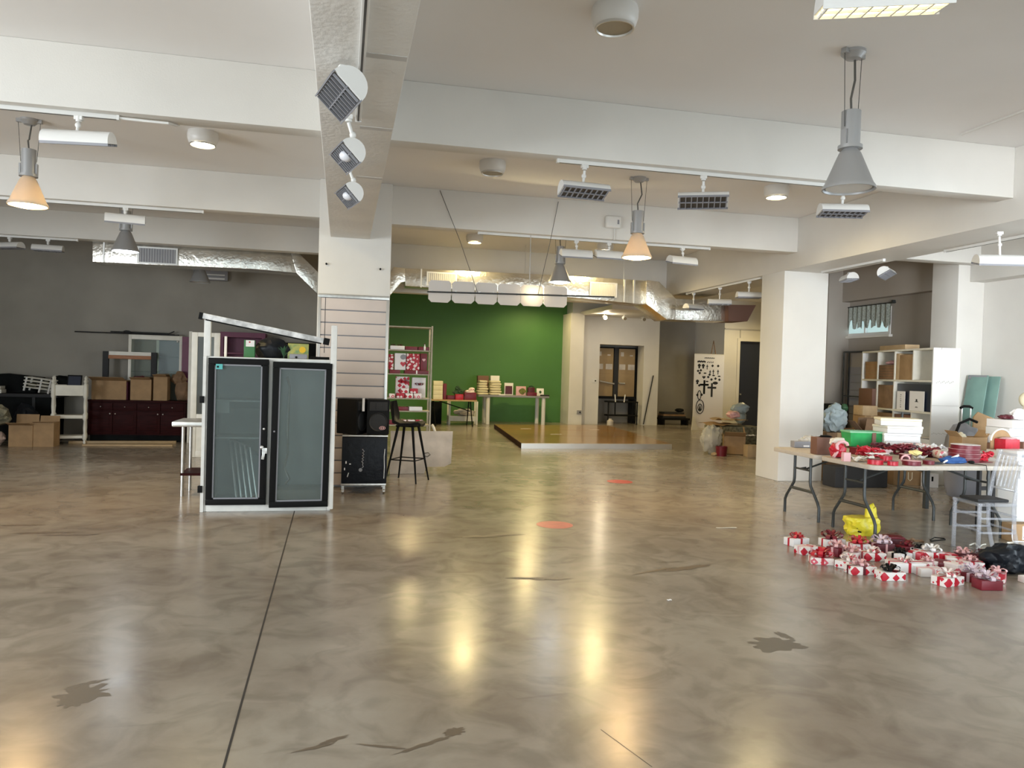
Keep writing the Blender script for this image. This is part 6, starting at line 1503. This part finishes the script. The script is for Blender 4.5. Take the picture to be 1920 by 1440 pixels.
# scraps around the heap
def scrap(pts, r, m, label, cat='scrap', name='paper_scrap', z=0.004):
    P = [W(x, y, Z=0) for x, y in pts]
    return tag(MB().tube([(p.x, p.y, z if i % 2 == 0 else z * 1.8) for i, p in enumerate(P)], r, n=5).build(name, m), label, cat, 'scraps around the gift boxes')
def flat(px, py, sx, sy, seed, rz, m, label, amp=0.03):
    p = W(px, py, Z=0)
    return tag(MB().sheet((p.x, p.y, 0.0005), sx, sy, seed, amp, 3, 8, R_(rz), th=0.003).build('paper_scrap', m), label, 'scrap', 'scraps around the gift boxes')
flat(1736, 1028, 0.24, 0.07, 4, -14, 'offwhite', 'curled pale paper strip behind the gift boxes, in the open', 0.02)
flat(1700, 1020, 0.12, 0.08, 5, 30, 'brown', 'crumpled reddish paper scrap behind the plain maroon box')
flat(1716, 1018, 0.14, 0.07, 6, -20, 'card_dark', 'brown paper scrap beside the curled pale strip')
flat(1675, 1004, 0.16, 0.06, 7, 10, 'brown', 'reddish ribbon scrap on the floor beyond the yellow bag', 0.015)
flat(1663, 1012, 0.10, 0.06, 8, 0, 'pink', 'small pinkish paper scrap against the yellow bag', 0.015)
scrap([(1744, 1014), (1752, 1010), (1771, 1011), (1772, 1014), (1746, 1016), (1744, 1014)], 0.006, 'black', 'thin black loop of strapping on the floor before the chair', 'strap', 'strapping_loop', 0.007)
scrap([(1818, 1024), (1828, 1022), (1838, 1030), (1846, 1032)], 0.008, 'offwhite', 'white cord lying on the floor between chair and black bag', 'cord', 'white_string', 0.009)
scrap([(1832, 1030), (1842, 1024), (1848, 1022)], 0.007, 'offwhite', 'short white cord end beside the black bag', 'cord', 'white_string', 0.008)
scrap([(1888, 1020), (1902, 1021), (1912, 1027), (1925, 1030)], 0.010, 'offwhite', 'white cord running out of the picture behind the black bag', 'cord', 'white_string', 0.011)
flat(1911, 1037, 0.07, 0.05, 9, 0, 'offwhite', 'tiny white scrap beyond the black bag', 0.006)
scrap([(1822, 995), (1832, 999), (1842, 1000)], 0.010, 'charcoal', 'dark strip on the floor under the clear chair', 'strap', 'strapping_strip', 0.011)
flat(1255, 1126, 0.03, 0.02, 9, 0, 'paper', 'tiny white chip alone on the bare floor towards the camera', 0.003)
flat(1362, 990, 0.22, 0.02, 9, -3, 'offwhite', 'thin pale streak of paper lying between sticker and folding table', 0.002)
p = W(1880, 1072, Z=0)
tag(MB().lump((p.x + 0.07, p.y + 0.04, 0.09), (0.20, 0.16, 0.13), 81, 0.35, freq=2.0, floor=0.0, sub=4).lump((p.x + 0.26, p.y - 0.06, 0.06), (0.16, 0.16, 0.09), 82, 0.35, freq=2.2, floor=0.0, sub=3).build('bin_bag', 'black_film'), 'black plastic bin bag lying on the floor at the end of the gift heap', 'bag')
p = W(1922, 1092, Z=0)
tag(MB().box(-0.03, 0.1, -0.04, 0.04, 0, 0.05).build('white_block', 'paper', loc=(p.x, p.y, 0.0005), bev=0.004), 'white box corner on the floor, cut by the picture edge', 'box')

# ---- heap behind the square column
HG = 'packing heap behind the square column'
p = W(1357, 856, Z=0)
t = thing('red_tub', 'small dark red round tub at the foot of the heap by the column', 'tub', (p.x, p.y + 0.1, 0), 0, HG)
prt(MB().lathe([(0, 0), (0.10, 0), (0.115, 0.19), (0.105, 0.19), (0.09, 0.02), (0, 0.02)], n=24), 'tub', 'darkred', t)
hx, hy = p.x, p.y
tag(MB().box(-0.02, 1.05, 0, 0.6, 0, 0.52).build('dark_crate', 'camo', loc=(hx + 0.36, hy + 0.95, 0), bev=0.02), 'dark green crate buried at the back of the packing heap', 'crate', HG)
box_closed('packing_box', 'small pale carton standing lowest against the column foot', hx + 0.60, hy + 0.02, 0, 0.24, 0.22, 0.23, R_(-8), 'card_pale', HG)
t = box_open('packing_box', 'open tilted cardboard box leaning on the heap by the column', hx + 0.48, hy + 0.50, 0.01, 0.42, 0.34, 0.36, R_(-24), 'card', HG, flaps=((0, 2.6), (1, 1.4), (3, 1.9)), fl=0.18)
tag(MB().lump((hx + 0.02, hy + 0.48, 0.30), (0.20, 0.15, 0.30), 91, 0.3, freq=2, floor=0.0, sub=4).build('clear_sack', 'clearbag'), 'clear plastic sack standing behind the red tub', 'bag', HG)
tag(MB().lump((hx + 0.02, hy + 0.49, 0.24), (0.12, 0.09, 0.17), 92, 0.3, freq=3, floor=0.05).build('sack_filling', 'marble'), 'pale packing stuffed inside the clear plastic sack', 'packing', HG)
C.objects['clear_sack'].location.x = -0.05; C.objects['sack_filling'].location.x = -0.05
tag(MB().sheet((hx + 0.72, hy + 0.28, 0.38), 0.22, 0.12, 4, 0.03, 3, 8, R_(30)).build('white_paper', 'paper'), 'bright white paper sticking out of the open cardboard box by the column', 'paper', HG)
for i, (dx, dz, sx, m, lab) in enumerate(((0.10, 0.523, 0.75, 'card', 'folded cardboard sheet lying lowest on the dark green crate'), (0.30, 0.62, 0.62, 'card_pale', 'paler folded cardboard sheet on top of the heap'))):
    tag(MB().sheet((hx + 0.45 + dx, hy + 1.25, dz), sx, 0.5, 14 + i, 0.05, 2, 8, R_(8)).build('folded_cardboard', m), lab, 'cardboard', HG)
tag(MB().lump((hx + 0.85, hy + 1.25, 0.76), (0.14, 0.12, 0.08), 93, 0.3).build('pink_bag', 'pink'), 'crumpled pinkish bag on the cardboard sheets of the heap', 'bag', HG)
tag(MB().lump((hx + 1.22, hy + 1.62, 0.88), (0.20, 0.15, 0.12), 94, 0.3).lump((hx + 1.22, hy + 1.62, 0.70), (0.14, 0.12, 0.15), 95, 0.2).build('grey_bag', 'greybag'), 'grey plastic bag topping the heap before the dark doorway', 'bag', HG)
tag(MB().lump((hx - 0.14, hy + 0.12, 0.03), (0.06, 0.05, 0.04), 96, 0.3, floor=0.0, sub=2).build('paper_ball', 'card_pale'), 'small crumpled paper ball on the floor beside the red tub', 'paper', HG)

# ================================================================ STORAGE SIDE BEYOND THE COLUMN
SGp = 'things stored in the white cube shelf'
A0, A1 = Vector((8.77, 10.03, 0)), Vector((9.24, 12.30, 0))
ang = math.atan2(A1.y - A0.y, A1.x - A0.x); LEN = (A1 - A0).length
# local: x along the shelf (near end -> far end), -y is its depth away from the room side (towards +X)
t = thing('cube_shelf', 'tall white cube shelf standing end-on behind the folding tables', 'shelf', A0, ang)
HT = 2.09; DP = 0.42; N = 4; TH = 0.03
prt(MB().box(0, TH, -DP, 0, 0, HT), 'end_panel', 'white', t, bev=0.003)
prt(MB().box(LEN - TH, LEN, -DP, 0, 0, HT), 'end_panel', 'white', t, bev=0.003)
rows = [0.0, 0.09, 0.58, 1.07, 1.56, HT - TH]
for i, z in enumerate(rows): prt(MB().box(TH, LEN - TH, -DP, -0.001, z, z + TH), 'shelf_board', 'offwhite', t)
for i in range(1, N):
    x = LEN * i / N
    if i == 1:
        for za, zb in ((TH, rows[3]), (rows[4] + TH, HT - TH)): prt(MB().box(x - 0.012, x + 0.012, -DP, -0.002, za, zb), 'divider', 'offwhite', t)
    else: prt(MB().box(x - 0.012, x + 0.012, -DP, -0.002, TH, HT - TH), 'divider', 'offwhite', t)
prt(MB().box(0.0, LEN, -DP - 0.008, -DP - 0.001, 0, HT), 'back_panel', 'offwhite', t)
sd = MB()
for i in range(12): sd.cbox((-0.002, -0.06 - 0.023 * i, 1.555 + 0.012 * ((i * 7) % 3)), (0.003, 0.012, 0.018))
for i in range(14): sd.cbox((-0.002, -0.02 - 0.024 * i, 0.775 + 0.006 * ((i * 5) % 3)), (0.003, 0.014, 0.010))
prt(sd, 'scuff_marks', 'trim', t)
prt(MB().box(-0.0025, 0, -DP, 0, 1.205, 1.211).box(-0.0025, 0, -DP * 0.3, -DP * 0.28, HT - 0.03, HT), 'panel_joint', 'trim', t)
tr = Matrix.Translation(A0) @ Matrix.Rotation(ang, 4, 'Z')
def sh(name, label, cat, x0, x1, z, h, m, d=0.30, dy=-0.02, extra=None, part='carton', bev=0.004):
    w = x1 - x0 - 0.006; h *= 1.24
    o = tr @ Vector(((x0 + x1) / 2, dy, z + 0.001))
    tt = thing(name, label, cat, o, ang, SGp)
    prt(MB().box(-w / 2, w / 2, -d, 0, 0, h), part, m, tt, bev=bev)
    if extra: extra(tt, w, d, h)
    return tt
c = LEN / N
def bricks(tt, w, d, h):
    for i in range(5): MB().box(-w / 2 - 0.001, w / 2 + 0.001, -0.001, 0.002, h * (i + 0.5) / 5.5, h * (i + 0.5) / 5.5 + 0.006).build('edge_line', 'wood_orange', tt)
sh('brown_carton', 'brown carton filling the top row cube next to the empty one', 'carton', c + 0.02, 2 * c - 0.13, rows[4] + TH, 0.33, 'card')
sh('brown_carton', 'pale edged upright carton beside the large one in the top row', 'carton', 2 * c - 0.125, 2 * c - 0.02, rows[4] + TH, 0.35, 'card_pale')
sh('brown_carton', 'reddish stack carton in the third cube of the top row', 'carton', 2 * c + 0.02, 3 * c - 0.02, rows[4] + TH, 0.20, 'card_dark', extra=bricks)
sh('brown_carton', 'orange brown carton in the last cube of the top row', 'carton', 3 * c + 0.02, 4 * c - 0.10, rows[4] + TH, 0.25, 'card', extra=bricks)
p = tr @ Vector((2.5 * c, -0.12, rows[4] + TH + 0.29))
tag(MB().lump(p, (0.10, 0.10, 0.035), 3, 0.3, floor=p.z - 0.033).build('pink_cloth', 'pink'), 'folded pinkish cloth on the reddish carton in the top row', 'cloth', SGp)
sh('dark_case', 'dark blue case filling the second row cube by the end panel', 'case', TH + 0.005, 2 * c - 0.03, rows[3] + TH, 0.345, 'navy', d=0.28, dy=-0.05)
sh('brown_carton', 'dark cardboard carton in the second row of the shelf', 'carton', 2 * c + 0.01, 3 * c - 0.02, rows[3] + TH, 0.32, 'card_dark')
sh('brown_carton', 'long grey brown carton jutting from the last cube of the second row', 'carton', 3 * c + 0.02, 4 * c - 0.05, rows[3] + TH, 0.26, 'brown', dy=0.06)
def notice(x0, x1, z0, z1, lab, m):
    tt = thing('paper_notice', lab, 'paper', tr @ Vector(((x0 + x1) / 2, -0.02, rows[3] + TH + 0.002)), ang, SGp, R_(0))
    w = x1 - x0; h = (z1 - z0) * 1.2
    prt(MB().box(-w / 2, w / 2, -0.006, 0.0, 0, h), 'sheet', 'paper', tt)
    mb = MB()
    if m: 
        mb.box(-0.05, 0.05, 0.0005, 0.002, h * 0.45, h * 0.48).prism([(-0.025, h * 0.48), (0.025, h * 0.48), (0.018, h * 0.60), (-0.018, h * 0.60)], 0.0005, 0.002)
        for i in range(5): mb.box(-0.035 + 0.015 * i, -0.026 + 0.015 * i, 0.0005, 0.002, h * 0.16, h * 0.20 + 0.01 * (i % 2))
    else:
        for i in range(7): mb.box(-0.015 + 0.006 * (i % 3), 0.015, 0.0005, 0.002, h * (0.12 + 0.11 * i), h * (0.12 + 0.11 * i) + 0.012)
    prt(mb, 'print', 'charcoal', tt)
notice(0.25, 0.68, 0, 0.26, 'large white sheet with a small dark print standing before the dark blue case', 1)
notice(0.82, 1.07, 0, 0.25, 'smaller white sheet with a column of marks beside the dark blue case', 0)
tag(MB().sheet(tr @ Vector((0.24, -0.17, rows[2] + TH + 0.075)), 0.40, 0.24, 5, 0.02, 2, 8, ang).build('paper_ream', 'paper'), 'loose white papers lying in the third row of the shelf', 'paper', SGp)
sh('paper_box', 'low white box under the loose papers in the third row', 'box', 0.06, c - 0.02, rows[2] + TH, 0.055, 'plastic_white', d=0.30)
sh('brown_carton', 'brown carton in the second cube of the third row', 'carton', c + 0.03, 2 * c - 0.02, rows[2] + TH, 0.33, 'brown')
sh('brown_carton', 'brown carton with a pale label in the third cube of the third row', 'carton', 2 * c + 0.02, 3 * c - 0.02, rows[2] + TH, 0.33, 'card_dark', extra=lambda tt, w, d, h: prt(MB().box(-0.06, 0.02, 0.0005, 0.002, 0.10, 0.22), 'label', 'marble', tt))
sh('brown_carton', 'low dark carton in the last cube of the third row', 'carton', 3 * c + 0.02, 4 * c - 0.05, rows[2] + TH, 0.22, 'maroon')
for i, (lab) in enumerate(('brown carton low in the shelf near its end panel', 'brown carton low in the second column of the shelf', 'brown carton low in the third column of the shelf')):
    sh('brown_carton', lab, 'carton', i * c + 0.04, (i + 1) * c - 0.03, rows[1] + TH, 0.3, 'card_dark')
pt = tr @ Vector((2.3 * c, -0.16, HT + 0.001))
tt = thing('flat_carton', 'flat tan carton lying on top of the white cube shelf', 'carton', pt, ang, SGp)
prt(MB().box(-0.42, 0.42, -0.12, 0.12, 0, 0.08), 'carton', 'card_pale', tt)

# steel rack and slatted board along the far side wall, dark heap before it
t = thing('garment_rack', 'tall thin steel tube rack standing under the high curtained window', 'rack', (0, 0, 0))
r0, r1 = Vector((9.85, 11.0, 0)), Vector((9.85, 13.5, 0))
for p in (r0, r0.lerp(r1, 0.45), r1): 
    for dx in (-0.12, 0.0): prt(MB().cyl((p.x + dx, p.y, 0), (p.x + dx, p.y, 2.12), 0.014, n=8), 'post', 'darkmetal', t)
mb = MB()
for dx in (-0.12, 0.0): mb.cyl((r0.x + dx, r0.y, 2.12), (r1.x + dx, r1.y, 2.12), 0.014, n=8)
for p in (r0, r1): mb.cyl((p.x - 0.12, p.y, 2.12), (p.x, p.y, 2.12), 0.014, n=8)
prt(mb, 'top_rail', 'darkmetal', t)
prt(MB().cyl((r0.x - 0.12, r0.y, 1.25), (r1.x - 0.12, r1.y, 1.25), 0.012, n=8), 'lower_rail', 'darkmetal', t)
t = thing('slatted_board', 'grey slatted display board fixed to the wall behind the steel rack', 'board', (0, 0, 0))
mb = MB()
for i in range(7): mb.box(9.875, 9.898, 10.95, 13.55, 0.75 + i * 0.155, 0.75 + i * 0.155 + 0.145)
prt(mb, 'slats', 'greyplastic', t)
HB = 'dark heap under the high window'
for i, (px, py, Y, r, m, lab) in enumerate(((1566, 770, 12.5, (0.27, 0.26, 0.42), 'black_film', 'large black bag in the heap under the high window'), (1610, 765, 12.3, (0.21, 0.22, 0.36), 'charcoal', 'dark grey bundle in the heap beneath the steel rack'), (1566, 795, 11.7, (0.23, 0.24, 0.34), 'camo', 'mottled dark bundle at the front of the heap behind the column'), (1608, 790, 11.6, (0.22, 0.22, 0.32), 'black_matt', 'black cloth bundle next to the far end of the cube shelf'))):
    hx_, hy_ = ((8.48, 12.95), (8.99, 12.66), (8.05, 11.85), (8.55, 11.95))[i]
    tag(MB().lump((hx_, hy_, r[2] * 0.95), r, 100 + i, 0.22, freq=2, floor=0.0).build('heap_bundle', m), lab, 'bundle', HB)
for i, (px, Y, w, h, m, lab) in enumerate(((1600, 13.3, 0.26, 1.10, 'black_matt', 'upright black case behind the dark bundles, against the steel rack'), (1563, 13.3, 0.36, 1.15, 'navy', 'dark blue upright bin beside the column edge'))):
    cx2, cy2 = ((9.22, 13.1), (8.93, 13.62))[i]
    tag(MB().box(-w / 2, w / 2, -0.2, 0.2, 0, h).build('upright_case', m, loc=(cx2, cy2, 0), bev=0.03), lab, 'case', HB)
tag(MB().sheet((W(1560, 772, Y=11.75).x, 11.75, 0.665), 0.34, 0.10, 6, 0.03, 2, 6, R_(20)).build('white_paper', 'paper'), 'white curled paper on the dark bundles behind the column', 'paper', HB)
# brown cartons and a pale bag between column and tables
p = W(1562, 800, Y=10.9)
KB = 'cartons behind the folding tables'
box_closed('storage_carton', 'brown carton standing on the floor behind the clear bag', p.x + 0.0, 10.9, 0, 0.42, 0.34, 0.72, R_(-3), 'card_dark', KB)
tag(MB().lump((p.x + 0.0, 10.88, 0.93), (0.20, 0.15, 0.22), 110, 0.3, freq=2.4, floor=0.7225, sub=4).build('grey_blue_bag', 'greybag'), 'crumpled grey blue plastic bag sitting on a carton beside the column', 'bag')
tag(MB().lump((p.x + 0.17, 10.84, 1.09), (0.06, 0.05, 0.06), 111, 0.3).build('green_rag', 'plant'), 'small dark green cloth on the grey blue bag', 'cloth')
C.objects['green_rag'].location = (-0.02, 0, 0.03)
box_closed('storage_carton', 'dark reddish carton behind the brown box on the table', 8.16, 11.12, 0, 0.34, 0.30, 0.76, R_(2), 'brown', KB)
box_closed('storage_carton', 'tan carton placed before the far end of the cube shelf', W(1632, 790, Y=11.2).x, 11.3, 0, 0.30, 0.3, 0.98, R_(0), 'card', KB)
tag(MB().box(-0.14, 0.14, -0.12, 0.12, 0, 0.16).build('storage_carton', 'card_pale', loc=(W(1630, 770, Y=11.2).x, 11.3, 0.982), bev=0.004), 'small tan carton stacked on the tall tan one by the shelf', 'carton', KB)
box_open('storage_carton', 'open brown carton with raised flaps behind the green bin', 8.18, 10.55, 0, 0.42, 0.30, 0.76, R_(-14), 'card_dark', KB, flaps=((0, 1.9), (1, 1.1), (2, 1.3), (3, 2.3)), fl=0.22)
t = thing('folded_stand', 'dark metal upright of a folded frame before the shelf end', 'frame', (W(1688, 800, Y=9.5).x, 9.5, 0), 0)
prt(MB().tube([(0, 0, 0), (0.03, 0, 1.12)], 0.013).tube([(0.05, 0.06, 0), (0.07, 0.06, 1.10)], 0.013), 'upright', 'darkmetal', t)
prt(MB().tube([(0.028, 0, 1.0), (0.065, 0.06, 1.0)], 0.012).tube([(0.022, 0, 0.80), (0.062, 0.06, 0.80)], 0.012), 'crossbar', 'darkmetal', t)

# white workbench at the picture edge and what is on it
t = thing('white_workbench', 'white topped workbench with a drawer front, cut by the picture edge', 'workbench', (6.98, 6.72, 0))
prt(MB().box(0, 1.4, 0, 1.45, 0.70, 0.745), 'top', 'plastic_white', t, bev=0.006)
prt(MB().box(0.02, 1.35, -0.0, 0.02, 0.56, 0.70), 'drawer_front', 'white', t, bev=0.004)
prt(MB().box(0.02, 0.30, 0.03, 0.55, 0.0, 0.70), 'pedestal', 'white', t, bev=0.006)
prt(MB().box(0.32, 0.95, 0.04, 0.07, 0.0, 0.70), 'modesty_panel', 'greyplastic', t)
for x in (0.05, 1.30): prt(MB().box(x, x + 0.05, 1.36, 1.41, 0, 0.70), 'leg', 'darkmetal', t)
ZW = 0.7465
WB = 'things on the white workbench'
def wbx(name, label, cat, px, Y, w, d, h, m, rz=0, dz=0, part='carton', py=830):
    p = W(px, py, Y=Y)
    tt = thing(name, label, cat, (max(p.x, 7.0 + w / 2), Y, ZW + dz), R_(rz), WB)
    prt(MB().box(-w / 2, w / 2, -d / 2, d / 2, 0, h), part, m, tt, bev=min(0.006, h * 0.3))
    return tt
t = wbx('white_drawer_box', 'flat white box lying at the front of the workbench', 'box', 1912, 6.92, 0.36, 0.26, 0.10, 'plastic_white', 4)
t = wbx('white_drawer_box', 'thin white box under the red gift hamper', 'box', 1895, 7.20, 0.40, 0.24, 0.07, 'paper', -4)
p = W(1888, 842, Y=7.2)
t = thing('gift_hamper', 'bright red gift box with a brown arched back and pale edging', 'hamper', (max(p.x, 7.14), 7.2, ZW + 0.0715), R_(4), WB)
prt(MB().box(-0.105, 0.105, -0.07, 0.07, 0.0, 0.125), 'box', 'red', t, bev=0.006)
arc = [(-0.145, 0.0), (0.145, 0.0)] + [(0.145 * math.cos(a), 0.10 + 0.125 * math.sin(a)) for a in [math.pi * i / 12 for i in range(13)]]
prt(MB().prism(arc, 0.078, 0.09), 'arched_back', 'card', t)
prt(MB().tube([(0.148 * math.cos(math.pi * i / 14), 0.076, 0.10 + 0.128 * math.sin(math.pi * i / 14)) for i in range(15)], 0.010), 'pale_edging', 'offwhite', t)
prt(MB().lump((0, -0.01, 0.13), (0.10, 0.06, 0.015), 5, 0.4), 'filling', 'pink', t)
for k in range(4):
    wbx('white_carton', ['lowest white carton of the pile behind the red hamper', 'second white carton of the pile behind the red hamper', 'third white carton of the pile behind the red hamper', 'topmost white carton of the pile, with trinkets on it'][k], 'carton', 1900, 7.75, 0.46 - 0.01 * (k % 2), 0.36, 0.095, 'paper' if k % 2 else 'plastic_white', (-3, 4, -2, 3)[k], dz=0.0975 * k)
p = W(1903, 788, Y=7.75)
tag(MB().lump((W(1886, 788, Y=7.72).x, 7.72, ZW + 0.39 + 0.028), (0.10, 0.06, 0.03), 7, 0.4, freq=3, floor=ZW + 0.3915).build('red_trinkets', 'maroon'), 'small dark red trinkets on the topmost white carton', 'trinket', WB)
tag(MB().lump((W(1910, 788, Y=7.70).x, 7.70, ZW + 0.39 + 0.06), (0.10, 0.08, 0.075), 8, 0.3, floor=ZW + 0.3915).build('white_bundle', 'paper'), 'white bundle on the topmost carton at the picture edge', 'bundle', WB)
bxx = W(1921, 788, Y=7.86).x
tag(MB().lump((bxx, 7.86, ZW + 0.39 + 0.24), (0.07, 0.07, 0.09), 9, 0.05).cyl((bxx, 7.86, ZW + 0.3915), (bxx, 7.86, ZW + 0.56), 0.02).build('beige_ball', 'whitecloth'), 'round beige ball on a stem at the picture edge', 'ornament', WB)
wbx('brown_carton', 'brown carton edge behind the red hamper', 'carton', 1868, 7.42, 0.16, 0.1, 0.13, 'brown', 0, part='carton')
wbx('brown_carton', 'reddish brown carton beside the hamper, cut by the picture edge', 'carton', 1925, 7.5, 0.20, 0.1, 0.14, 'brown')
t = box_open('open_carton', 'open brown carton with a white lining at the back of the workbench', W(1798, 835, Y=8.0).x + 0.12, 7.99, ZW, 0.34, 0.22, 0.155, R_(-4), 'card', WB, flaps=((1, 2.2), (3, 2.4)), fl=0.1)
cx_, cy_ = t.location.x, t.location.y
tag(MB().lump((cx_ - 0.10, cy_, ZW + 0.12), (0.06, 0.06, 0.085), 12, 0.3, floor=ZW + 0.008).build('pale_tissue', 'cream'), 'pale tissue sticking out of the open brown carton', 'tissue', WB)
p = W(1806, 825, Y=8.9)
t = thing('grey_bag_dome', 'grey domed bag with a black handle behind the open brown carton', 'bag', (W(1803, 810, Y=8.75).x - 0.1, 8.62, 0))
prt(MB().lump((0, 0, 0.52), (0.24, 0.15, 0.52), 13, 0.12, floor=0.0, boxy=0.3), 'bag', 'greyplastic', t)
prt(MB().tube([(-0.22, -0.1, 0.86), (-0.15, -0.1, 1.03), (0.0, -0.1, 1.09), (0.12, -0.1, 1.05)], 0.018), 'handle', 'black', t)
t = thing('trolley_case', 'dark wheeled case with a tall pulled out steel handle', 'suitcase', (W(1821, 800, Y=9.35).x, 9.35, 0))
prt(MB().box(-0.22, 0.22, -0.14, 0.14, 0.05, 0.78), 'case', 'charcoal', t, bev=0.03)
for x in (-0.075, 0.075): prt(MB().cyl((x, 0.10, 0.78), (x, 0.10, 1.20), 0.010, n=8), 'handle_tube', 'alu', t)
prt(MB().tube([(-0.10, 0.10, 1.20), (-0.05, 0.10, 1.225), (0.05, 0.10, 1.225), (0.10, 0.10, 1.20)], 0.020), 'grip', 'black', t)
for x in (-0.17, 0.17): prt(MB().cyl((x - 0.02, 0.08, 0.05), (x + 0.02, 0.08, 0.05), 0.05, n=14), 'wheel', 'black', t)
# teal glass sheets and cardboard leaning on the bright wall
t = thing('glass_sheet', 'front teal glass sheet leaning on the bright wall by the pillar', 'glass', (9.32, 10.02, 0), R_(8), 'leaning teal glass sheets', 0, R_(10))
prt(MB().box(0, 0.02, -0.17, 0.17, 0.0, 1.72), 'sheet', 'teal_glass', t, bev=0.02)
prt(MB().box(-0.002, 0.0, -0.15, 0.15, 1.69, 1.715).lump((-0.004, 0.13, 1.67), (0.006, 0.025, 0.025), 2, 0, sub=2), 'edge_tape', 'greyplastic', t)
t = thing('glass_sheet', 'rear teal glass sheet peeping out beyond the front one', 'glass', (9.46, 9.99, 0), R_(8), 'leaning teal glass sheets', 0, R_(9))
prt(MB().box(0, 0.018, -0.24, 0.16, 0.0, 1.70), 'sheet', 'teal_glass', t, bev=0.008)
t = thing('leaning_cardboard', 'large brown cardboard sheet leaning towards the bright wall', 'cardboard', (W(1868, 800, Y=9.0).x, 9.0, 0), 0, None, R_(-8))
prt(MB().prism([(-0.40, 0), (0.38, 0), (0.44, 0.95), (0.10, 1.08), (-0.16, 1.17), (-0.24, 1.10)], -0.01, 0.01), 'sheet', 'card', t)
wb = W(1855, 825, Y=8.45)
t = thing('white_case', 'pale flat case with a black knob lying behind the workbench', 'case', (W(1858, 818, Y=8.5).x + 0.06, 8.55, 0.0))
prt(MB().box(0.0, 0.22, -0.12, 0.12, 0.0, 0.80), 'stand', 'charcoal', t, bev=0.02)
prt(MB().box(-0.12, 0.30, -0.15, 0.15, 0.80, 0.92), 'lid', 'marble', t, bev=0.02)
prt(MB().lump((-0.05, -0.155, 0.88), (0.022, 0.01, 0.022), 1, 0, sub=2), 'knob', 'black', t)

# under and behind the tables
UB = 'boxes on the floor behind the folding tables'
p = W(1702, 908, Z=0)
t = thing('drum_carton', 'brown carton with a pale U shaped mark on the floor behind the tables', 'carton', (p.x - 0.04, p.y + 0.05, 0), R_(-8), UB)
prt(MB().box(-0.26, 0.26, -0.17, 0.17, 0, 0.34), 'carton', 'card', t, bev=0.01)
prt(MB().tube([(-0.03, -0.172, 0.20), (-0.03, -0.172, 0.10), (0.0, -0.172, 0.07), (0.03, -0.172, 0.10), (0.03, -0.172, 0.20)], 0.006, n=5), 'mark', 'cream', t)
p = W(1754, 915, Z=0)
t = thing('white_carton', 'small white carton with a black mark tilted on the floor behind the table legs', 'carton', (p.x, p.y + 0.12, 0), R_(-18), UB)
prt(MB().box(-0.10, 0.10, -0.06, 0.06, 0, 0.20), 'carton', 'paper', t)
prt(MB().box(0.0, 0.025, -0.063, -0.0605, 0.09, 0.16), 'black_mark', 'black', t)
tag(MB().box(-0.40, 0.45, -0.16, 0.16, 0, 0.30).build('dark_chest', 'charcoal', loc=(W(1600, 890, Y=9.9).x, 9.9, 0), bev=0.02, rz=R_(-2)), 'long dark chest on the floor behind the far folding table', 'chest', UB)
t = thing('folding_step', 'dark folding step frame standing under the near table end', 'frame', (6.85, 7.0, 0))
for x in (-0.11, 0.07): prt(MB().box(x, x + 0.03, -0.02, 0.02, 0, 0.62), 'upright', 'charcoal', t)
for z in (0.18, 0.40): prt(MB().box(-0.08, 0.07, -0.015, 0.015, z, z + 0.04), 'rung', 'charcoal', t)
p = W(1904, 1012, Z=0)
t = thing('labelled_carton', 'brown carton with a white printed label before the workbench', 'carton', (p.x + 0.02, p.y + 0.02, 0), R_(-6))
prt(MB().box(-0.14, 0.30, -0.12, 0.02, 0, 0.175), 'carton', 'card', t, bev=0.004)
prt(MB().box(-0.03, 0.06, -0.1225, -0.1205, 0.02, 0.155), 'label', 'paper', t)
prt(MB().box(-0.015, 0.045, -0.124, -0.1222, 0.035, 0.055).box(-0.01, 0.04, -0.124, -0.1222, 0.065, 0.07), 'barcode', 'greyplastic', t)
prt(MB().tube([(-0.145, -0.125, 0.17), (-0.142, -0.125, 0.05), (-0.135, -0.127, 0.006), (-0.02, -0.135, 0.006)], 0.006), 'white_tape', 'paper', t)
